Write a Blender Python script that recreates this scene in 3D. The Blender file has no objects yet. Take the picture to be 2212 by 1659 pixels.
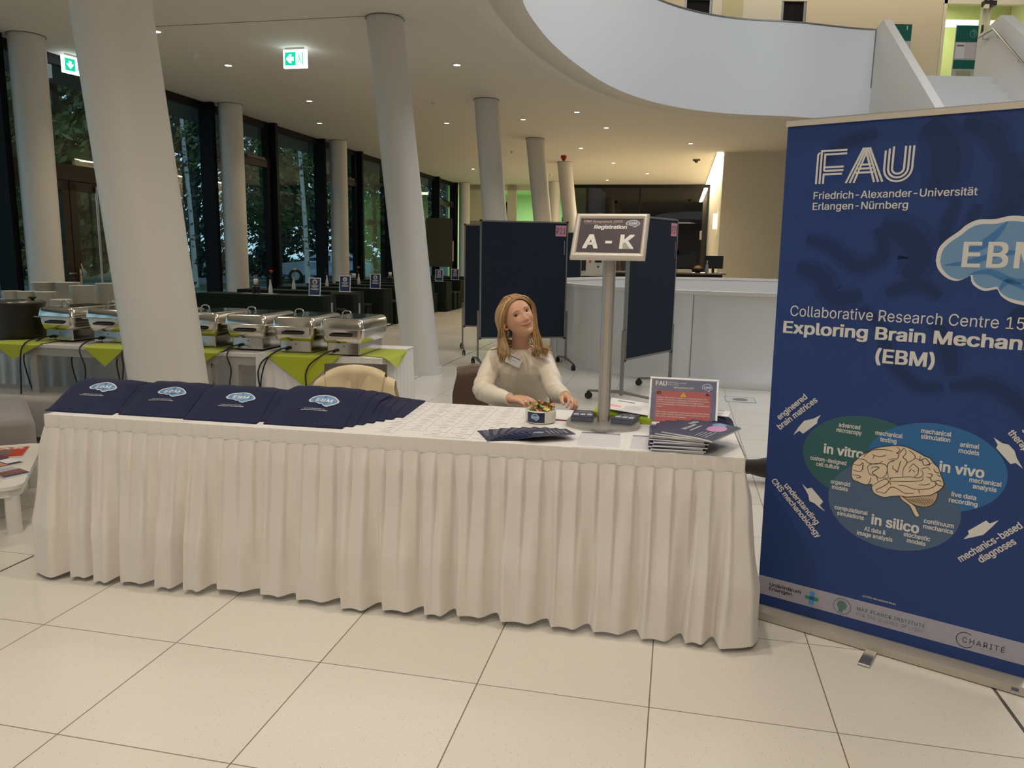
import bpy, bmesh, math, random
from mathutils import Vector, Matrix, noise
random.seed(7)
SC = bpy.context.scene
COL = SC.collection
PI = math.pi
# ------------------------------------------------------------ camera
HC = 1.507
PITCH, ROLL = 0.1694, 0.0173
cam_d = bpy.data.cameras.new('camera')
cam = bpy.data.objects.new('camera', cam_d)
COL.objects.link(cam)
cam_d.sensor_width = 36.0
cam_d.lens = 1657.2 / 2212 * 36.0
cam_d.clip_end = 300
_r = Vector((1, 0, 0)); _f = Vector((0, math.cos(PITCH), -math.sin(PITCH))); _u = Vector((0, math.sin(PITCH), math.cos(PITCH)))
_a = math.cos(ROLL) * _r + math.sin(ROLL) * _u
_b = -math.sin(ROLL) * _r + math.cos(ROLL) * _u
cam.matrix_world = Matrix(((_a.x, _b.x, -_f.x, 0), (_a.y, _b.y, -_f.y, 0), (_a.z, _b.z, -_f.z, HC), (0, 0, 0, 1)))
SC.camera = cam
# ------------------------------------------------------------ view + world + big lights
SC.view_settings.view_transform = 'Standard'
SC.view_settings.look = 'None'
SC.view_settings.gamma = 1.0
SC.view_settings.use_curve_mapping = False
SC.view_settings.exposure = 0.12
SC.cycles.max_bounces = 7
SC.cycles.diffuse_bounces = 4
SC.cycles.glossy_bounces = 3
SC.cycles.transmission_bounces = 5
SC.cycles.transparent_max_bounces = 16
SC.cycles.caustics_reflective = False
SC.cycles.caustics_refractive = False
SC.cycles.sample_clamp_indirect = 3.0
world = bpy.data.worlds.new('dusk_sky')
SC.world = world
world.use_nodes = True
_wn = world.node_tree.nodes['Background']
_wn.inputs[0].default_value = (0.46, 0.60, 0.82, 1)
_wn.inputs[1].default_value = 1.25

def area_light(name, loc, size, power, color, rot=(0, 0, 0), shape='DISK', size_y=None):
    d = bpy.data.lights.new(name, 'AREA')
    d.shape = shape; d.size = size
    if size_y: d.size_y = size_y
    d.energy = power; d.color = color
    o = bpy.data.objects.new(name, d); COL.objects.link(o)
    o.location = loc; o.rotation_euler = rot
    return o
RC = (6.64, 9.32)       # centre of the round atrium opening
RR = 6.45
WARM = (1.0, 0.80, 0.56)
# skylight over the atrium and a broad fill light added behind the camera
area_light('skylight', (5.4, 8.4, 8.9), 7.5, 430, (0.93, 0.96, 1.0))
area_light('hall_fill', (-0.6, -1.2, 4.2), 2.6, 75, (1.0, 0.90, 0.79), shape='SQUARE')
area_light('gallery_lamp', (7.0, 17.2, 7.85), 1.0, 58, (1.0, 0.87, 0.66), shape='RECTANGLE', size_y=9.0, rot=(0, 0, PI / 2))

# ------------------------------------------------------------ frames of reference
TH = 0.2096             # the building grid is turned this much against the camera
GU = Vector((math.cos(TH), -math.sin(TH), 0)); GV = Vector((math.sin(TH), math.cos(TH), 0))
def G(u, v, z=0.0): return GU * u + GV * v + Vector((0, 0, z))
MG = Matrix(((GU.x, GV.x, 0, 0), (GU.y, GV.y, 0, 0), (0, 0, 1, 0), (0, 0, 0, 1)))
TE1 = Vector((0.983, -0.1827, 0)); TE2 = Vector((0.1827, 0.983, 0)); TO = Vector((-2.112, 3.395, 0))
TROT = math.atan2(TE1.y, TE1.x)
def T(s, d, z=0.75): return TO + TE1 * s + TE2 * d + Vector((0, 0, z))
def frame(loc, rz=0.0, s=1.0):
    return Matrix.Translation(loc) @ Matrix.Rotation(rz, 4, 'Z') @ Matrix.Scale(s, 4)

# ------------------------------------------------------------ materials
_mats = {}
def mat(name, color, rough=0.6, metal=0.0, spec=0.5, emit=None, estr=0.0, alpha=None, sheen=0.0, coat=0.0, bump=None, var=None, sss=0.0):
    """principled material; bump=(scale, strength), var=(scale, amount) adds a faint noise variation"""
    if name in _mats: return _mats[name]
    m = bpy.data.materials.new(name); m.use_nodes = True
    nt = m.node_tree; p = nt.nodes['Principled BSDF']
    p.inputs['Base Color'].default_value = (*color, 1)
    p.inputs['Roughness'].default_value = rough
    p.inputs['Metallic'].default_value = metal
    p.inputs['Specular IOR Level'].default_value = spec
    if sheen: p.inputs['Sheen Weight'].default_value = sheen
    if coat: p.inputs['Coat Weight'].default_value = coat
    if sss:
        p.inputs['Subsurface Weight'].default_value = sss
        p.inputs['Subsurface Radius'].default_value = (0.012, 0.005, 0.003)
    if emit:
        p.inputs['Emission Color'].default_value = (*emit, 1)
        p.inputs['Emission Strength'].default_value = estr
    if bump or var:
        tc = nt.nodes.new('ShaderNodeTexCoord')
        if bump:
            n = nt.nodes.new('ShaderNodeTexNoise'); n.inputs['Scale'].default_value = bump[0]; n.inputs['Detail'].default_value = 3
            nt.links.new(tc.outputs['Object'], n.inputs['Vector'])
            b = nt.nodes.new('ShaderNodeBump'); b.inputs['Strength'].default_value = bump[1]; b.inputs['Distance'].default_value = 0.004
            nt.links.new(n.outputs['Fac'], b.inputs['Height']); nt.links.new(b.outputs['Normal'], p.inputs['Normal'])
        if var:
            n2 = nt.nodes.new('ShaderNodeTexNoise'); n2.inputs['Scale'].default_value = var[0]; n2.inputs['Detail'].default_value = 4
            nt.links.new(tc.outputs['Object'], n2.inputs['Vector'])
            mx = nt.nodes.new('ShaderNodeMix'); mx.data_type = 'RGBA'
            k = var[1]
            mx.inputs[6].default_value = (*[c * (1 - k) for c in color], 1)
            mx.inputs[7].default_value = (*[min(1, c * (1 + k)) for c in color], 1)
            nt.links.new(n2.outputs['Fac'], mx.inputs[0]); nt.links.new(mx.outputs[2], p.inputs['Base Color'])
    _mats[name] = m
    return m
def srgb(r, g, b):
    f = lambda c: (c / 255 / 12.92) if c <= 10 else ((c / 255 + 0.055) / 1.055) ** 2.4
    return (f(r), f(g), f(b))
def glass(name, tint=(1, 1, 1), refl=1.0, rough=0.0):
    if name in _mats: return _mats[name]
    m = bpy.data.materials.new(name); m.use_nodes = True
    nt = m.node_tree; nt.nodes.clear()
    out = nt.nodes.new('ShaderNodeOutputMaterial'); mix = nt.nodes.new('ShaderNodeMixShader')
    tr = nt.nodes.new('ShaderNodeBsdfTransparent'); gl = nt.nodes.new('ShaderNodeBsdfGlossy')
    tr.inputs[0].default_value = (*tint, 1); gl.inputs['Roughness'].default_value = rough
    fr = nt.nodes.new('ShaderNodeFresnel'); fr.inputs[0].default_value = 1.5
    mu = nt.nodes.new('ShaderNodeMath'); mu.operation = 'MULTIPLY'; mu.inputs[1].default_value = refl
    ge = nt.nodes.new('ShaderNodeNewGeometry'); fc = nt.nodes.new('ShaderNodeMath'); fc.operation = 'SUBTRACT'; fc.inputs[0].default_value = 1.0
    m2 = nt.nodes.new('ShaderNodeMath'); m2.operation = 'MULTIPLY'
    nt.links.new(ge.outputs['Backfacing'], fc.inputs[1]); nt.links.new(mu.outputs[0], m2.inputs[0]); nt.links.new(fc.outputs[0], m2.inputs[1])
    nt.links.new(fr.outputs[0], mu.inputs[0]); nt.links.new(m2.outputs[0], mix.inputs[0])
    nt.links.new(tr.outputs[0], mix.inputs[1]); nt.links.new(gl.outputs[0], mix.inputs[2])
    nt.links.new(mix.outputs[0], out.inputs[0])
    _mats[name] = m
    return m

# ------------------------------------------------------------ mesh builder
_text_cache = {}
try:    # the sans-serif face that ships with Blender itself; the built-in one otherwise
    import os
    FONT = bpy.data.fonts.load(os.path.join(bpy.utils.resource_path('LOCAL'), 'datafiles', 'fonts', 'Inter.woff2'))
except Exception:
    FONT = None
def text_geo(s, bold=0.0, shear=0.0, space=1.0):
    key = (s, bold, shear, space)
    if key in _text_cache: return _text_cache[key]
    cu = bpy.data.curves.new('lettering', 'FONT')
    if FONT is not None: cu.font = FONT
    cu.body = s; cu.size = 1.0; cu.offset = bold; cu.shear = shear; cu.resolution_u = 3; cu.space_character = space
    ob = bpy.data.objects.new('lettering', cu)
    me = ob.to_mesh()
    vs = [(v.co.x, v.co.y) for v in me.vertices]; fs = [tuple(p.vertices) for p in me.polygons]
    ob.to_mesh_clear(); bpy.data.objects.remove(ob); bpy.data.curves.remove(cu)
    if vs:
        x0 = min(v[0] for v in vs); x1 = max(v[0] for v in vs); y0 = min(v[1] for v in vs); y1 = max(v[1] for v in vs)
    else: x0 = x1 = y0 = y1 = 0
    _text_cache[key] = (vs, fs, (x0, x1, y0, y1))
    return _text_cache[key]
CAP = 0.729   # cap height of the built-in font at size 1 (measured below)
class MB:
    def __init__(s): s.v = []; s.f = []; s.m = []; s.s = []; s.mats = []
    def mi(s, m):
        if m is None: m = _default
        if m not in s.mats: s.mats.append(m)
        return s.mats.index(m)
    def add(s, vs, fs, m=None, M=None, smooth=False):
        k = len(s.v); mi = s.mi(m)
        for v in vs:
            v = Vector(v)
            s.v.append(M @ v if M is not None else v)
        for f in fs:
            s.f.append([i + k for i in f]); s.m.append(mi); s.s.append(smooth)
        return s
    def box(s, c, d, m=None, M=None, rz=0.0, taper=None):
        x, y, z = d[0] / 2, d[1] / 2, d[2] / 2
        vs = [(sx * x, sy * y, sz * z) for sz in (-1, 1) for sy in (-1, 1) for sx in (-1, 1)]
        if taper: vs = [(v[0] * (taper if v[2] > 0 else 1), v[1] * (taper if v[2] > 0 else 1), v[2]) for v in vs]
        L = Matrix.Translation(c) @ Matrix.Rotation(rz, 4, 'Z')
        L = M @ L if M is not None else L
        return s.add(vs, [(0, 2, 3, 1), (4, 5, 7, 6), (0, 1, 5, 4), (2, 6, 7, 3), (0, 4, 6, 2), (1, 3, 7, 5)], m, L)
    def prism(s, poly, z0, z1, m=None, M=None, smooth=False, top=None):
        n = len(poly)
        vs = [(p[0], p[1], z0) for p in poly] + [(p[0], p[1], z1) for p in poly]
        s.add(vs, [(i, (i + 1) % n, n + (i + 1) % n, n + i) for i in range(n)], m, M, smooth)
        s.add(vs, [tuple(range(n - 1, -1, -1))], m, M)
        return s.add(vs, [tuple(range(n, 2 * n))], top or m, M)
    def poly(s, pts, m=None, M=None): return s.add(pts, [tuple(range(len(pts)))], m, M)
    def tube(s, path, r, n=10, m=None, M=None, caps=True, smooth=True, flat=1.0, up=None):
        P = [Vector(p) for p in path]; N = len(P)
        rs = r if isinstance(r, (list, tuple)) else [r] * N
        vs = []; prev = None
        for i, p in enumerate(P):
            t = (P[min(i + 1, N - 1)] - P[max(i - 1, 0)])
            t = t.normalized() if t.length > 1e-9 else Vector((0, 0, 1))
            if prev is None:
                a = up if up is not None else (Vector((0, 0, 1)) if abs(t.z) < 0.9 else Vector((1, 0, 0)))
                x = (a - t * a.dot(t)).normalized()
            else:
                x = (prev - t * prev.dot(t)); x = x.normalized() if x.length > 1e-9 else prev
            prev = x; y = t.cross(x)
            for k in range(n):
                a = 2 * PI * k / n
                vs.append(p + (x * math.cos(a) * flat + y * math.sin(a)) * rs[i])
        fs = [(i * n + k, i * n + (k + 1) % n, (i + 1) * n + (k + 1) % n, (i + 1) * n + k) for i in range(N - 1) for k in range(n)]
        s.add(vs, fs, m, M, smooth)
        if caps: s.add(vs, [tuple(range(n - 1, -1, -1)), tuple(range((N - 1) * n, N * n))], m, M)
        return s
    def cyl(s, p0, p1, r0, r1=None, n=24, m=None, M=None, smooth=True):
        return s.tube([p0, p1], [r0, r0 if r1 is None else r1], n, m, M, True, smooth)
    def lathe(s, prof, n=32, m=None, M=None, smooth=True, sx=1.0, sy=1.0, caps=True):
        vs = [(r * math.cos(2 * PI * k / n) * sx, r * math.sin(2 * PI * k / n) * sy, z) for r, z in prof for k in range(n)]
        N = len(prof)
        fs = [(i * n + k, i * n + (k + 1) % n, (i + 1) * n + (k + 1) % n, (i + 1) * n + k) for i in range(N - 1) for k in range(n)]
        s.add(vs, fs, m, M, smooth)
        if caps:
            if prof[0][0] > 1e-6: s.add(vs[:n], [tuple(range(n - 1, -1, -1))], m, M)
            if prof[-1][0] > 1e-6: s.add(vs[-n:], [tuple(range(n))], m, M)
        return s
    def grid(s, fn, nu, nv, m=None, M=None, smooth=True, closed_u=False):
        vs = [fn(i / (nu if closed_u else nu - 1), j / (nv - 1)) for j in range(nv) for i in range(nu)]
        fs = []
        for j in range(nv - 1):
            for i in range(nu if closed_u else nu - 1):
                i2 = (i + 1) % nu
                fs.append((j * nu + i, j * nu + i2, (j + 1) * nu + i2, (j + 1) * nu + i))
        return s.add(vs, fs, m, M, smooth)
    def ball(s, c, r, n=16, m=None, M=None, sx=1, sy=1, sz=1):
        prof = [(max(1e-7, math.sin(PI * i / (n // 2 + 2))), -math.cos(PI * i / (n // 2 + 2))) for i in range(n // 2 + 3)]
        L = Matrix.Translation(c) @ Matrix.Diagonal((r * sx, r * sy, r * sz, 1))
        return s.lathe(prof, n, m, M @ L if M is not None else L, caps=False)
    # flat printing on the local x/y plane
    def text(s, t, x, y, h, m, M=None, align='L', bold=0.0, shear=0.0, z=0.0, rot=0.0, width=None, space=1.0):
        """h = cap height; y = base line; width squeezes or stretches to an exact width"""
        vs, fs, (x0, x1, y0, y1) = text_geo(t, 0.0, shear, space)
        if not vs: return s
        if bold:                       # heavier strokes: the same outlines stamped with small shifts
            bx, by = bold * 0.95, bold * 0.55; n0 = len(vs); v2, f2 = [], []
            for dx, dy in ((-bx, -by), (bx, -by), (-bx, by), (bx, by), (0, 0)):
                q = len(v2); v2 += [(a + dx, c + dy) for a, c in vs]; f2 += [tuple(i + q for i in f) for f in fs]
            vs, fs = v2, f2; x0 -= bx; x1 += bx; nst = n0
        k = h / CAP; kx = k; dz = 0.00013 if bold else 0.0; cnt = len(vs) // 5 if bold else 1
        if width: kx = width / (x1 - x0)
        ox = {'L': -x0, 'C': -(x0 + x1) / 2, 'R': -x1}[align]
        ca, sa = math.cos(rot), math.sin(rot)
        pts = []
        for i, (a, b) in enumerate(vs):
            px, py = (a + ox) * kx, b * k
            pts.append((x + px * ca - py * sa, y + px * sa + py * ca, z + dz * (i // cnt)))
        return s.add(pts, fs, m, M)
    def stroke(s, pts, w, m, M=None, z=0.0, closed=False):
        P = [Vector((p[0], p[1])) for p in pts]; n = len(P); L = []; R_ = []
        for i in range(n):
            a = P[i - 1] if (i > 0 or closed) else P[i]; b = P[(i + 1) % n] if (i < n - 1 or closed) else P[i]
            d1 = (P[i] - a); d2 = (b - P[i])
            if d1.length < 1e-9: d1 = d2
            if d2.length < 1e-9: d2 = d1
            d1 = d1.normalized(); d2 = d2.normalized()
            n1 = Vector((-d1.y, d1.x)); n2 = Vector((-d2.y, d2.x)); nn = n1 + n2
            nn = nn.normalized() if nn.length > 1e-6 else n1
            k = min(2.0, 1 / max(0.3, nn.dot(n1)))
            ww = w[i] if isinstance(w, (list, tuple)) else w
            L.append(P[i] + nn * ww / 2 * k); R_.append(P[i] - nn * ww / 2 * k)
        vs = [(p.x, p.y, z) for p in L] + [(p.x, p.y, z) for p in R_]
        fs = [(i, n + i, n + (i + 1) % n, (i + 1) % n) for i in range(n if closed else n - 1)]
        return s.add(vs, fs, m, M)
    def rect(s, x0, y0, x1, y1, m, M=None, z=0.0): return s.poly([(x0, y0, z), (x1, y0, z), (x1, y1, z), (x0, y1, z)], m, M)
    def ell(s, cx, cy, rx, ry, m, M=None, z=0.0, n=40): return s.poly([(cx + rx * math.cos(2 * PI * k / n), cy + ry * math.sin(2 * PI * k / n), z) for k in range(n)], m, M)
    def build(s, name, parent=None, bevel=None, subsurf=0, M=None):
        me = bpy.data.meshes.new(name)
        me.from_pydata([tuple(v) for v in s.v], [], s.f)
        for mm in (s.mats or [_default]): me.materials.append(mm)
        me.polygons.foreach_set('material_index', s.m); me.polygons.foreach_set('use_smooth', s.s)
        me.validate(); me.update()
        o = bpy.data.objects.new(name, me); COL.objects.link(o)
        if parent is not None: o.parent = parent
        if M is not None: o.matrix_world = M
        if bevel:
            b = o.modifiers.new('edge', 'BEVEL'); b.width = bevel; b.segments = 2; b.limit_method = 'ANGLE'; b.angle_limit = 0.9
        if subsurf:
            b = o.modifiers.new('round', 'SUBSURF'); b.levels = subsurf; b.render_levels = subsurf
        return o
_default = mat('plain', (0.6, 0.6, 0.6))
def _measure_cap():
    global CAP
    CAP = text_geo('H')[2][3]
_measure_cap()

def thing(name, label, cat, loc=(0, 0, 0), rz=0.0, group=None):
    o = bpy.data.objects.new(name, None); COL.objects.link(o)
    o.empty_display_size = 0.05
    o.location = loc; o.rotation_euler = (0, 0, rz)
    return tag(o, label, cat, group)
def tag(o, label, cat, group=None, kind=None):
    o['label'] = label; o['category'] = cat
    if group: o['group'] = group
    if kind: o['kind'] = kind
    return o
def struct(o, label=None):
    o['kind'] = 'structure'
    if label: o['label'] = label
    return o
KIDS = {}
def dup(root, loc=None, rz=None, label=None, group=None):
    """a copy of a thing with copies of its parts and sub-parts (mesh data shared)"""
    r = root.copy(); COL.objects.link(r)
    if loc is not None: r.location = loc
    if rz is not None: r.rotation_euler = (0, 0, rz)
    if label: r['label'] = label
    if group: r['group'] = group
    for ch in list(root.children):
        if ch.name.startswith('~'): continue
        c = ch.copy(); COL.objects.link(c); c.parent = r
        for g in list(ch.children):
            d = g.copy(); COL.objects.link(d); d.parent = c
    return r
def lerp(a, b, t): return a + (b - a) * t
def interp(xs, ys, x):
    if x <= xs[0]: return ys[0]
    for i in range(len(xs) - 1):
        if x <= xs[i + 1]: return lerp(ys[i], ys[i + 1], (x - xs[i]) / (xs[i + 1] - xs[i]))
    return ys[-1]
def smooth_path(P, n=6):
    P = [Vector(p) for p in P]; out = []
    for i in range(len(P) - 1):
        p0, p1, p2, p3 = P[max(i - 1, 0)], P[i], P[i + 1], P[min(i + 2, len(P) - 1)]
        for k in range(n):
            t = k / n
            out.append(0.5 * ((2 * p1) + (p2 - p0) * t + (2 * p0 - 5 * p1 + 4 * p2 - p3) * t * t + (3 * p1 - p0 - 3 * p2 + p3) * t ** 3))
    out.append(P[-1]); return out
def rrect(w, h, r, n=5, cx=0, cy=0):
    out = []
    for (sx, sy, a0) in ((1, 1, 0), (-1, 1, PI / 2), (-1, -1, PI), (1, -1, 3 * PI / 2)):
        for k in range(n + 1):
            a = a0 + PI / 2 * k / n
            out.append((cx + sx * (w / 2 - r) + r * math.cos(a), cy + sy * (h / 2 - r) + r * math.sin(a)))
    return out
# ============================================================ SETTING
ZC = 4.35            # soffit height of the hall
ZF2 = 4.85           # upper floor
M_white = mat('white_paint', (0.76, 0.74, 0.70), 0.55)
M_column = mat('column_paint', (0.68, 0.655, 0.61), 0.5, bump=(60, 0.02))
M_ceil = mat('ceiling_plaster', (0.76, 0.71, 0.62), 0.85)
M_parapet = mat('parapet_paint', (0.74, 0.755, 0.77), 0.5)
M_blackframe = mat('black_frame', (0.006, 0.006, 0.007), 0.6, spec=0.15)
M_brownframe = mat('bronze_frame', (0.028, 0.020, 0.014), 0.5, metal=0.2, spec=0.3)
M_beige = mat('beige_wall', (0.70, 0.65, 0.52), 0.7)
M_cream = mat('cream_frame', (0.74, 0.68, 0.54), 0.6)
M_steel = mat('brushed_steel', (0.55, 0.54, 0.52), 0.3, metal=1.0)
M_grey = mat('grey_metal', (0.30, 0.29, 0.28), 0.4, metal=0.7)
M_black = mat('black_plastic', (0.012, 0.012, 0.013), 0.45)
M_wglass = glass('window_glass', (0.80, 0.93, 0.88), 1.0)
M_pglass = glass('partition_glass', (0.86, 0.96, 0.86), 1.0)
M_shadowgap = mat('joint_dark', (0.16, 0.14, 0.12), 0.8)

# ---- floor: light terrazzo slabs on the building grid
def floor_material():
    m = bpy.data.materials.new('terrazzo_slabs'); m.use_nodes = True
    nt = m.node_tree; N = nt.nodes; Lk = nt.links; p = N['Principled BSDF']
    def math_(op, a=None, b=None, c=None):
        n = N.new('ShaderNodeMath'); n.operation = op
        for i, x in enumerate((a, b, c)):
            if x is None: continue
            if isinstance(x, (int, float)): n.inputs[i].default_value = x
            else: Lk.new(x, n.inputs[i])
        return n.outputs[0]
    tc = N.new('ShaderNodeTexCoord'); sep = N.new('ShaderNodeSeparateXYZ'); Lk.new(tc.outputs['Object'], sep.inputs[0])
    a, b = 0.6003, 0.5874
    u0 = -1.867 * math.cos(TH) - 2.874 * math.sin(TH); v0 = -1.867 * math.sin(TH) + 2.874 * math.cos(TH)
    def line(out, o, step, w):
        x = math_('DIVIDE', math_('SUBTRACT', out, o), step)
        fr = math_('FRACT', math_('ADD', x, 0.5))
        return math_('LESS_THAN', math_('ABSOLUTE', math_('SUBTRACT', fr, 0.5)), w / step / 2)
    lines = math_('MAXIMUM', line(sep.outputs['X'], u0, a, 0.0046), line(sep.outputs['Y'], v0, b, 0.0040))
    wide = line(sep.outputs['X'], u0 - a, a * 7, 0.013)
    cells = N.new('ShaderNodeTexVoronoi'); cells.inputs['Scale'].default_value = 85; Lk.new(tc.outputs['Object'], cells.inputs['Vector'])
    speck = math_('LESS_THAN', cells.outputs['Distance'], 0.13)
    sepc = N.new('ShaderNodeSeparateColor'); Lk.new(cells.outputs['Color'], sepc.inputs[0])
    speck = math_('MULTIPLY', speck, math_('GREATER_THAN', sepc.outputs[0], 0.45))
    tint = N.new('ShaderNodeTexWhiteNoise'); tint.noise_dimensions = '2D'
    cmb = N.new('ShaderNodeCombineXYZ')
    Lk.new(math_('FLOOR', math_('DIVIDE', math_('SUBTRACT', sep.outputs['X'], u0), a)), cmb.inputs[0])
    Lk.new(math_('FLOOR', math_('DIVIDE', math_('SUBTRACT', sep.outputs['Y'], v0), b)), cmb.inputs[1])
    Lk.new(cmb.outputs[0], tint.inputs['Vector'])
    ns = N.new('ShaderNodeTexNoise'); ns.inputs['Scale'].default_value = 1.3; ns.inputs['Detail'].default_value = 5
    Lk.new(tc.outputs['Object'], ns.inputs['Vector'])
    val = math_('ADD', math_('MULTIPLY', tint.outputs['Value'], 0.05), math_('MULTIPLY', ns.outputs['Fac'], 0.08))
    base = N.new('ShaderNodeMix'); base.data_type = 'RGBA'
    base.inputs[6].default_value = (0.72, 0.675, 0.60, 1); base.inputs[7].default_value = (0.82, 0.785, 0.72, 1)
    Lk.new(math_('MULTIPLY', val, 7.0), base.inputs[0])
    m1 = N.new('ShaderNodeMix'); m1.data_type = 'RGBA'; m1.inputs[7].default_value = (0.33, 0.28, 0.22, 1)
    Lk.new(math_('MULTIPLY', speck, 0.75), m1.inputs[0]); Lk.new(base.outputs[2], m1.inputs[6])
    m2 = N.new('ShaderNodeMix'); m2.data_type = 'RGBA'; m2.inputs[7].default_value = (0.23, 0.18, 0.12, 1)
    Lk.new(lines, m2.inputs[0]); Lk.new(m1.outputs[2], m2.inputs[6])
    m3 = N.new('ShaderNodeMix'); m3.data_type = 'RGBA'; m3.inputs[7].default_value = (0.10, 0.085, 0.07, 1)
    Lk.new(wide, m3.inputs[0]); Lk.new(m2.outputs[2], m3.inputs[6])
    Lk.new(m3.outputs[2], p.inputs['Base Color'])
    rg = math_('ADD', math_('MULTIPLY', ns.outputs['Fac'], 0.10), 0.20)
    Lk.new(math_('MAXIMUM', rg, math_('MULTIPLY', lines, 0.8)), p.inputs['Roughness'])
    p.inputs['Specular IOR Level'].default_value = 0.45
    return m
M_floor = floor_material()
fl = MB()
U0, U1, V0, V1 = -9.50, 14.0, -7.0, 33.6
nx, ny = 12, 18
fl.grid(lambda a, b: (lerp(U0, U1, a), lerp(V0, V1, b), 0), nx, ny, M_floor, smooth=False)
o = struct(fl.build('floor', M=MG), 'light speckled terrazzo slab floor')

# ---- round opening in the soffit and its parapet
RTH = [87.2, 94, 103.2, 111.9, 122.1, 130.6, 141.1, 155.3, 166.0, 178.2, 183.9, 195, 210, 240, 270, 300, 330, 360, 447.2]
RRR = [6.64, 6.45, 6.29, 6.56, 6.62, 6.55, 6.39, 6.23, 6.28, 6.46, 6.65, 6.7, 6.6, 6.5, 6.45, 6.45, 6.45, 6.45, 6.64]
def _ring_r(deg):
    # smoothed radius of the opening
    s = 0; w = 0
    for k in range(-6, 7):
        d = deg + k * 1.5
        if d < 87.2: d += 360
        if d > 447.2: d -= 360
        g = math.exp(-(k / 3.2) ** 2); s += g * interp(RTH, RRR, d); w += g
    return s / w
def ring(deg, off=0.0, z=0.0):
    r = _ring_r(deg) + off
    return Vector((RC[0] + r * math.cos(math.radians(deg)), RC[1] + r * math.sin(math.radians(deg)), z))
DEG = [87.2 + 360 * i / 180 for i in range(181)]
DEGW = [87.2 + 2 * i for i in range(0, 109)]       # the parapet: gap at the stairs
def rect_hit(deg, u0=U0 + 0.02, u1=U1, v0=V0, v1=V1 + 0.2):
    cu = RC[0] * GU.x + RC[1] * GU.y; cv = RC[0] * GV.x + RC[1] * GV.y
    d = Vector((math.cos(math.radians(deg)), math.sin(math.radians(deg)), 0)); du, dv = d.dot(GU), d.dot(GV)
    t = 1e9
    for k, dd, lo, hi in ((cu, du, u0, u1), (cv, dv, v0, v1)):
        if dd > 1e-9: t = min(t, (hi - k) / dd)
        if dd < -1e-9: t = min(t, (lo - k) / dd)
    return cu + du * t, cv + dv * t
def corner_degs(u0=U0 + 0.02, u1=U1, v0=V0, v1=V1 + 0.2):
    cu = RC[0] * GU.x + RC[1] * GU.y; cv = RC[0] * GV.x + RC[1] * GV.y; out = []
    for u, v in ((u0, v0), (u0, v1), (u1, v0), (u1, v1)):
        p = GU * (u - cu) + GV * (v - cv)
        a = math.degrees(math.atan2(p.y, p.x))
        while a < 87.2: a += 360
        out.append(a)
    return out
DEGC = sorted(DEG + corner_degs())
ce = MB()
n = len(DEGC)
def strip_rings(mb, rings, m, smooth=True, closed=False):
    vs = [p for r in rings for p in r]; k = len(rings[0])
    fs = [(j * k + i, j * k + i + 1, (j + 1) * k + i + 1, (j + 1) * k + i) for j in range(len(rings) - 1) for i in range(k - 1)]
    mb.add(vs, fs, m, None, smooth)
LIP = [(1.75, ZC), (1.30, ZC - 0.012), (0.95, ZC - 0.05), (0.62, ZC - 0.12), (0.42, ZC - 0.155), (0.40, ZC - 0.14), (0.37, ZC - 0.14), (0.36, ZC - 0.16), (0.0, ZC - 0.15)]
outer = []
for d in DEGC:
    u, v = rect_hit(d); outer.append(G(u, v, ZC))
strip_rings(ce, [outer, [ring(d, 1.75, ZC) for d in DEGC]], M_ceil, False)
strip_rings(ce, [[ring(d, a, z) for d in DEGC] for a, z in LIP], M_ceil)
# expansion joint lines in the plaster
ce.box(G(-4.6, 9.46, ZC - 0.001), (4.6, 0.012, 0.004), M_shadowgap, rz=-TH)
ce.box(G(-2.55, 8.4, ZC - 0.001), (0.012, 2.1, 0.004), M_shadowgap, rz=-TH)
struct(ce.build('ceiling'), 'warm white plaster soffit with a round cut-out')
pa = MB()
strip_rings(pa, [[ring(d, 0.0, z) for d in DEG] for z in (ZC - 0.15, ZF2 - 0.02)], M_parapet)
strip_rings(pa, [[ring(d, a, z) for d in DEGW] for a, z in ((0.0, ZF2 - 0.02), (0.0, 5.90))], M_parapet)
strip_rings(pa, [[ring(d, a, z) for d in DEGW] for a, z in ((-0.012, 5.90), (-0.012, 5.925), (0.132, 5.925), (0.132, 5.90))], M_grey, False)
strip_rings(pa, [[ring(d, a, z) for d in DEGW] for a, z in ((0.12, 5.90), (0.12, ZF2))], M_parapet)
struct(pa.build('wall_parapet'), 'curved white parapet of the upper gallery')
fu = MB()
strip_rings(fu, [[ring(d, 0.0, ZF2) for d in DEGC], [G(*rect_hit(d), ZF2) for d in DEGC]], mat('gallery_floor', (0.55, 0.53, 0.5), 0.5), False)
struct(fu.build('floor_gallery'), 'floor of the upper gallery')
# roof and enclosing walls (outside the picture, they hold the light in)
rf = MB(); rf.box((0, 0, 9.1), (U1 - U0 + 0.4, V1 - V0 + 12, 0.2), M_white)
struct(rf.build('ceiling_roof', M=frame(G((U0 + U1) / 2, (V0 + V1) / 2, 0), -TH)), 'roof over the atrium')
wr = MB(); wr.box(G((U0 + U1) / 2, V0 - 0.1, 4.5), (U1 - U0, 0.2, 9.2), M_white, rz=-TH)
struct(wr.build('wall_entrance'), 'wall behind the viewer')
wr = MB(); wr.box(G(U1 + 0.1, (V0 + V1) / 2, 4.5), (0.2, V1 - V0, 9.2), M_white, rz=-TH)
struct(wr.build('wall_right'), 'wall on the right of the hall')
wr = MB(); wr.box(G(U0 - 0.1, (V0 + V1) / 2, 6.9), (0.2, V1 - V0 + 12, 4.5), M_white, rz=-TH)
struct(wr.build('wall_upper_left'), 'upper facade wall above the glazing')

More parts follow.
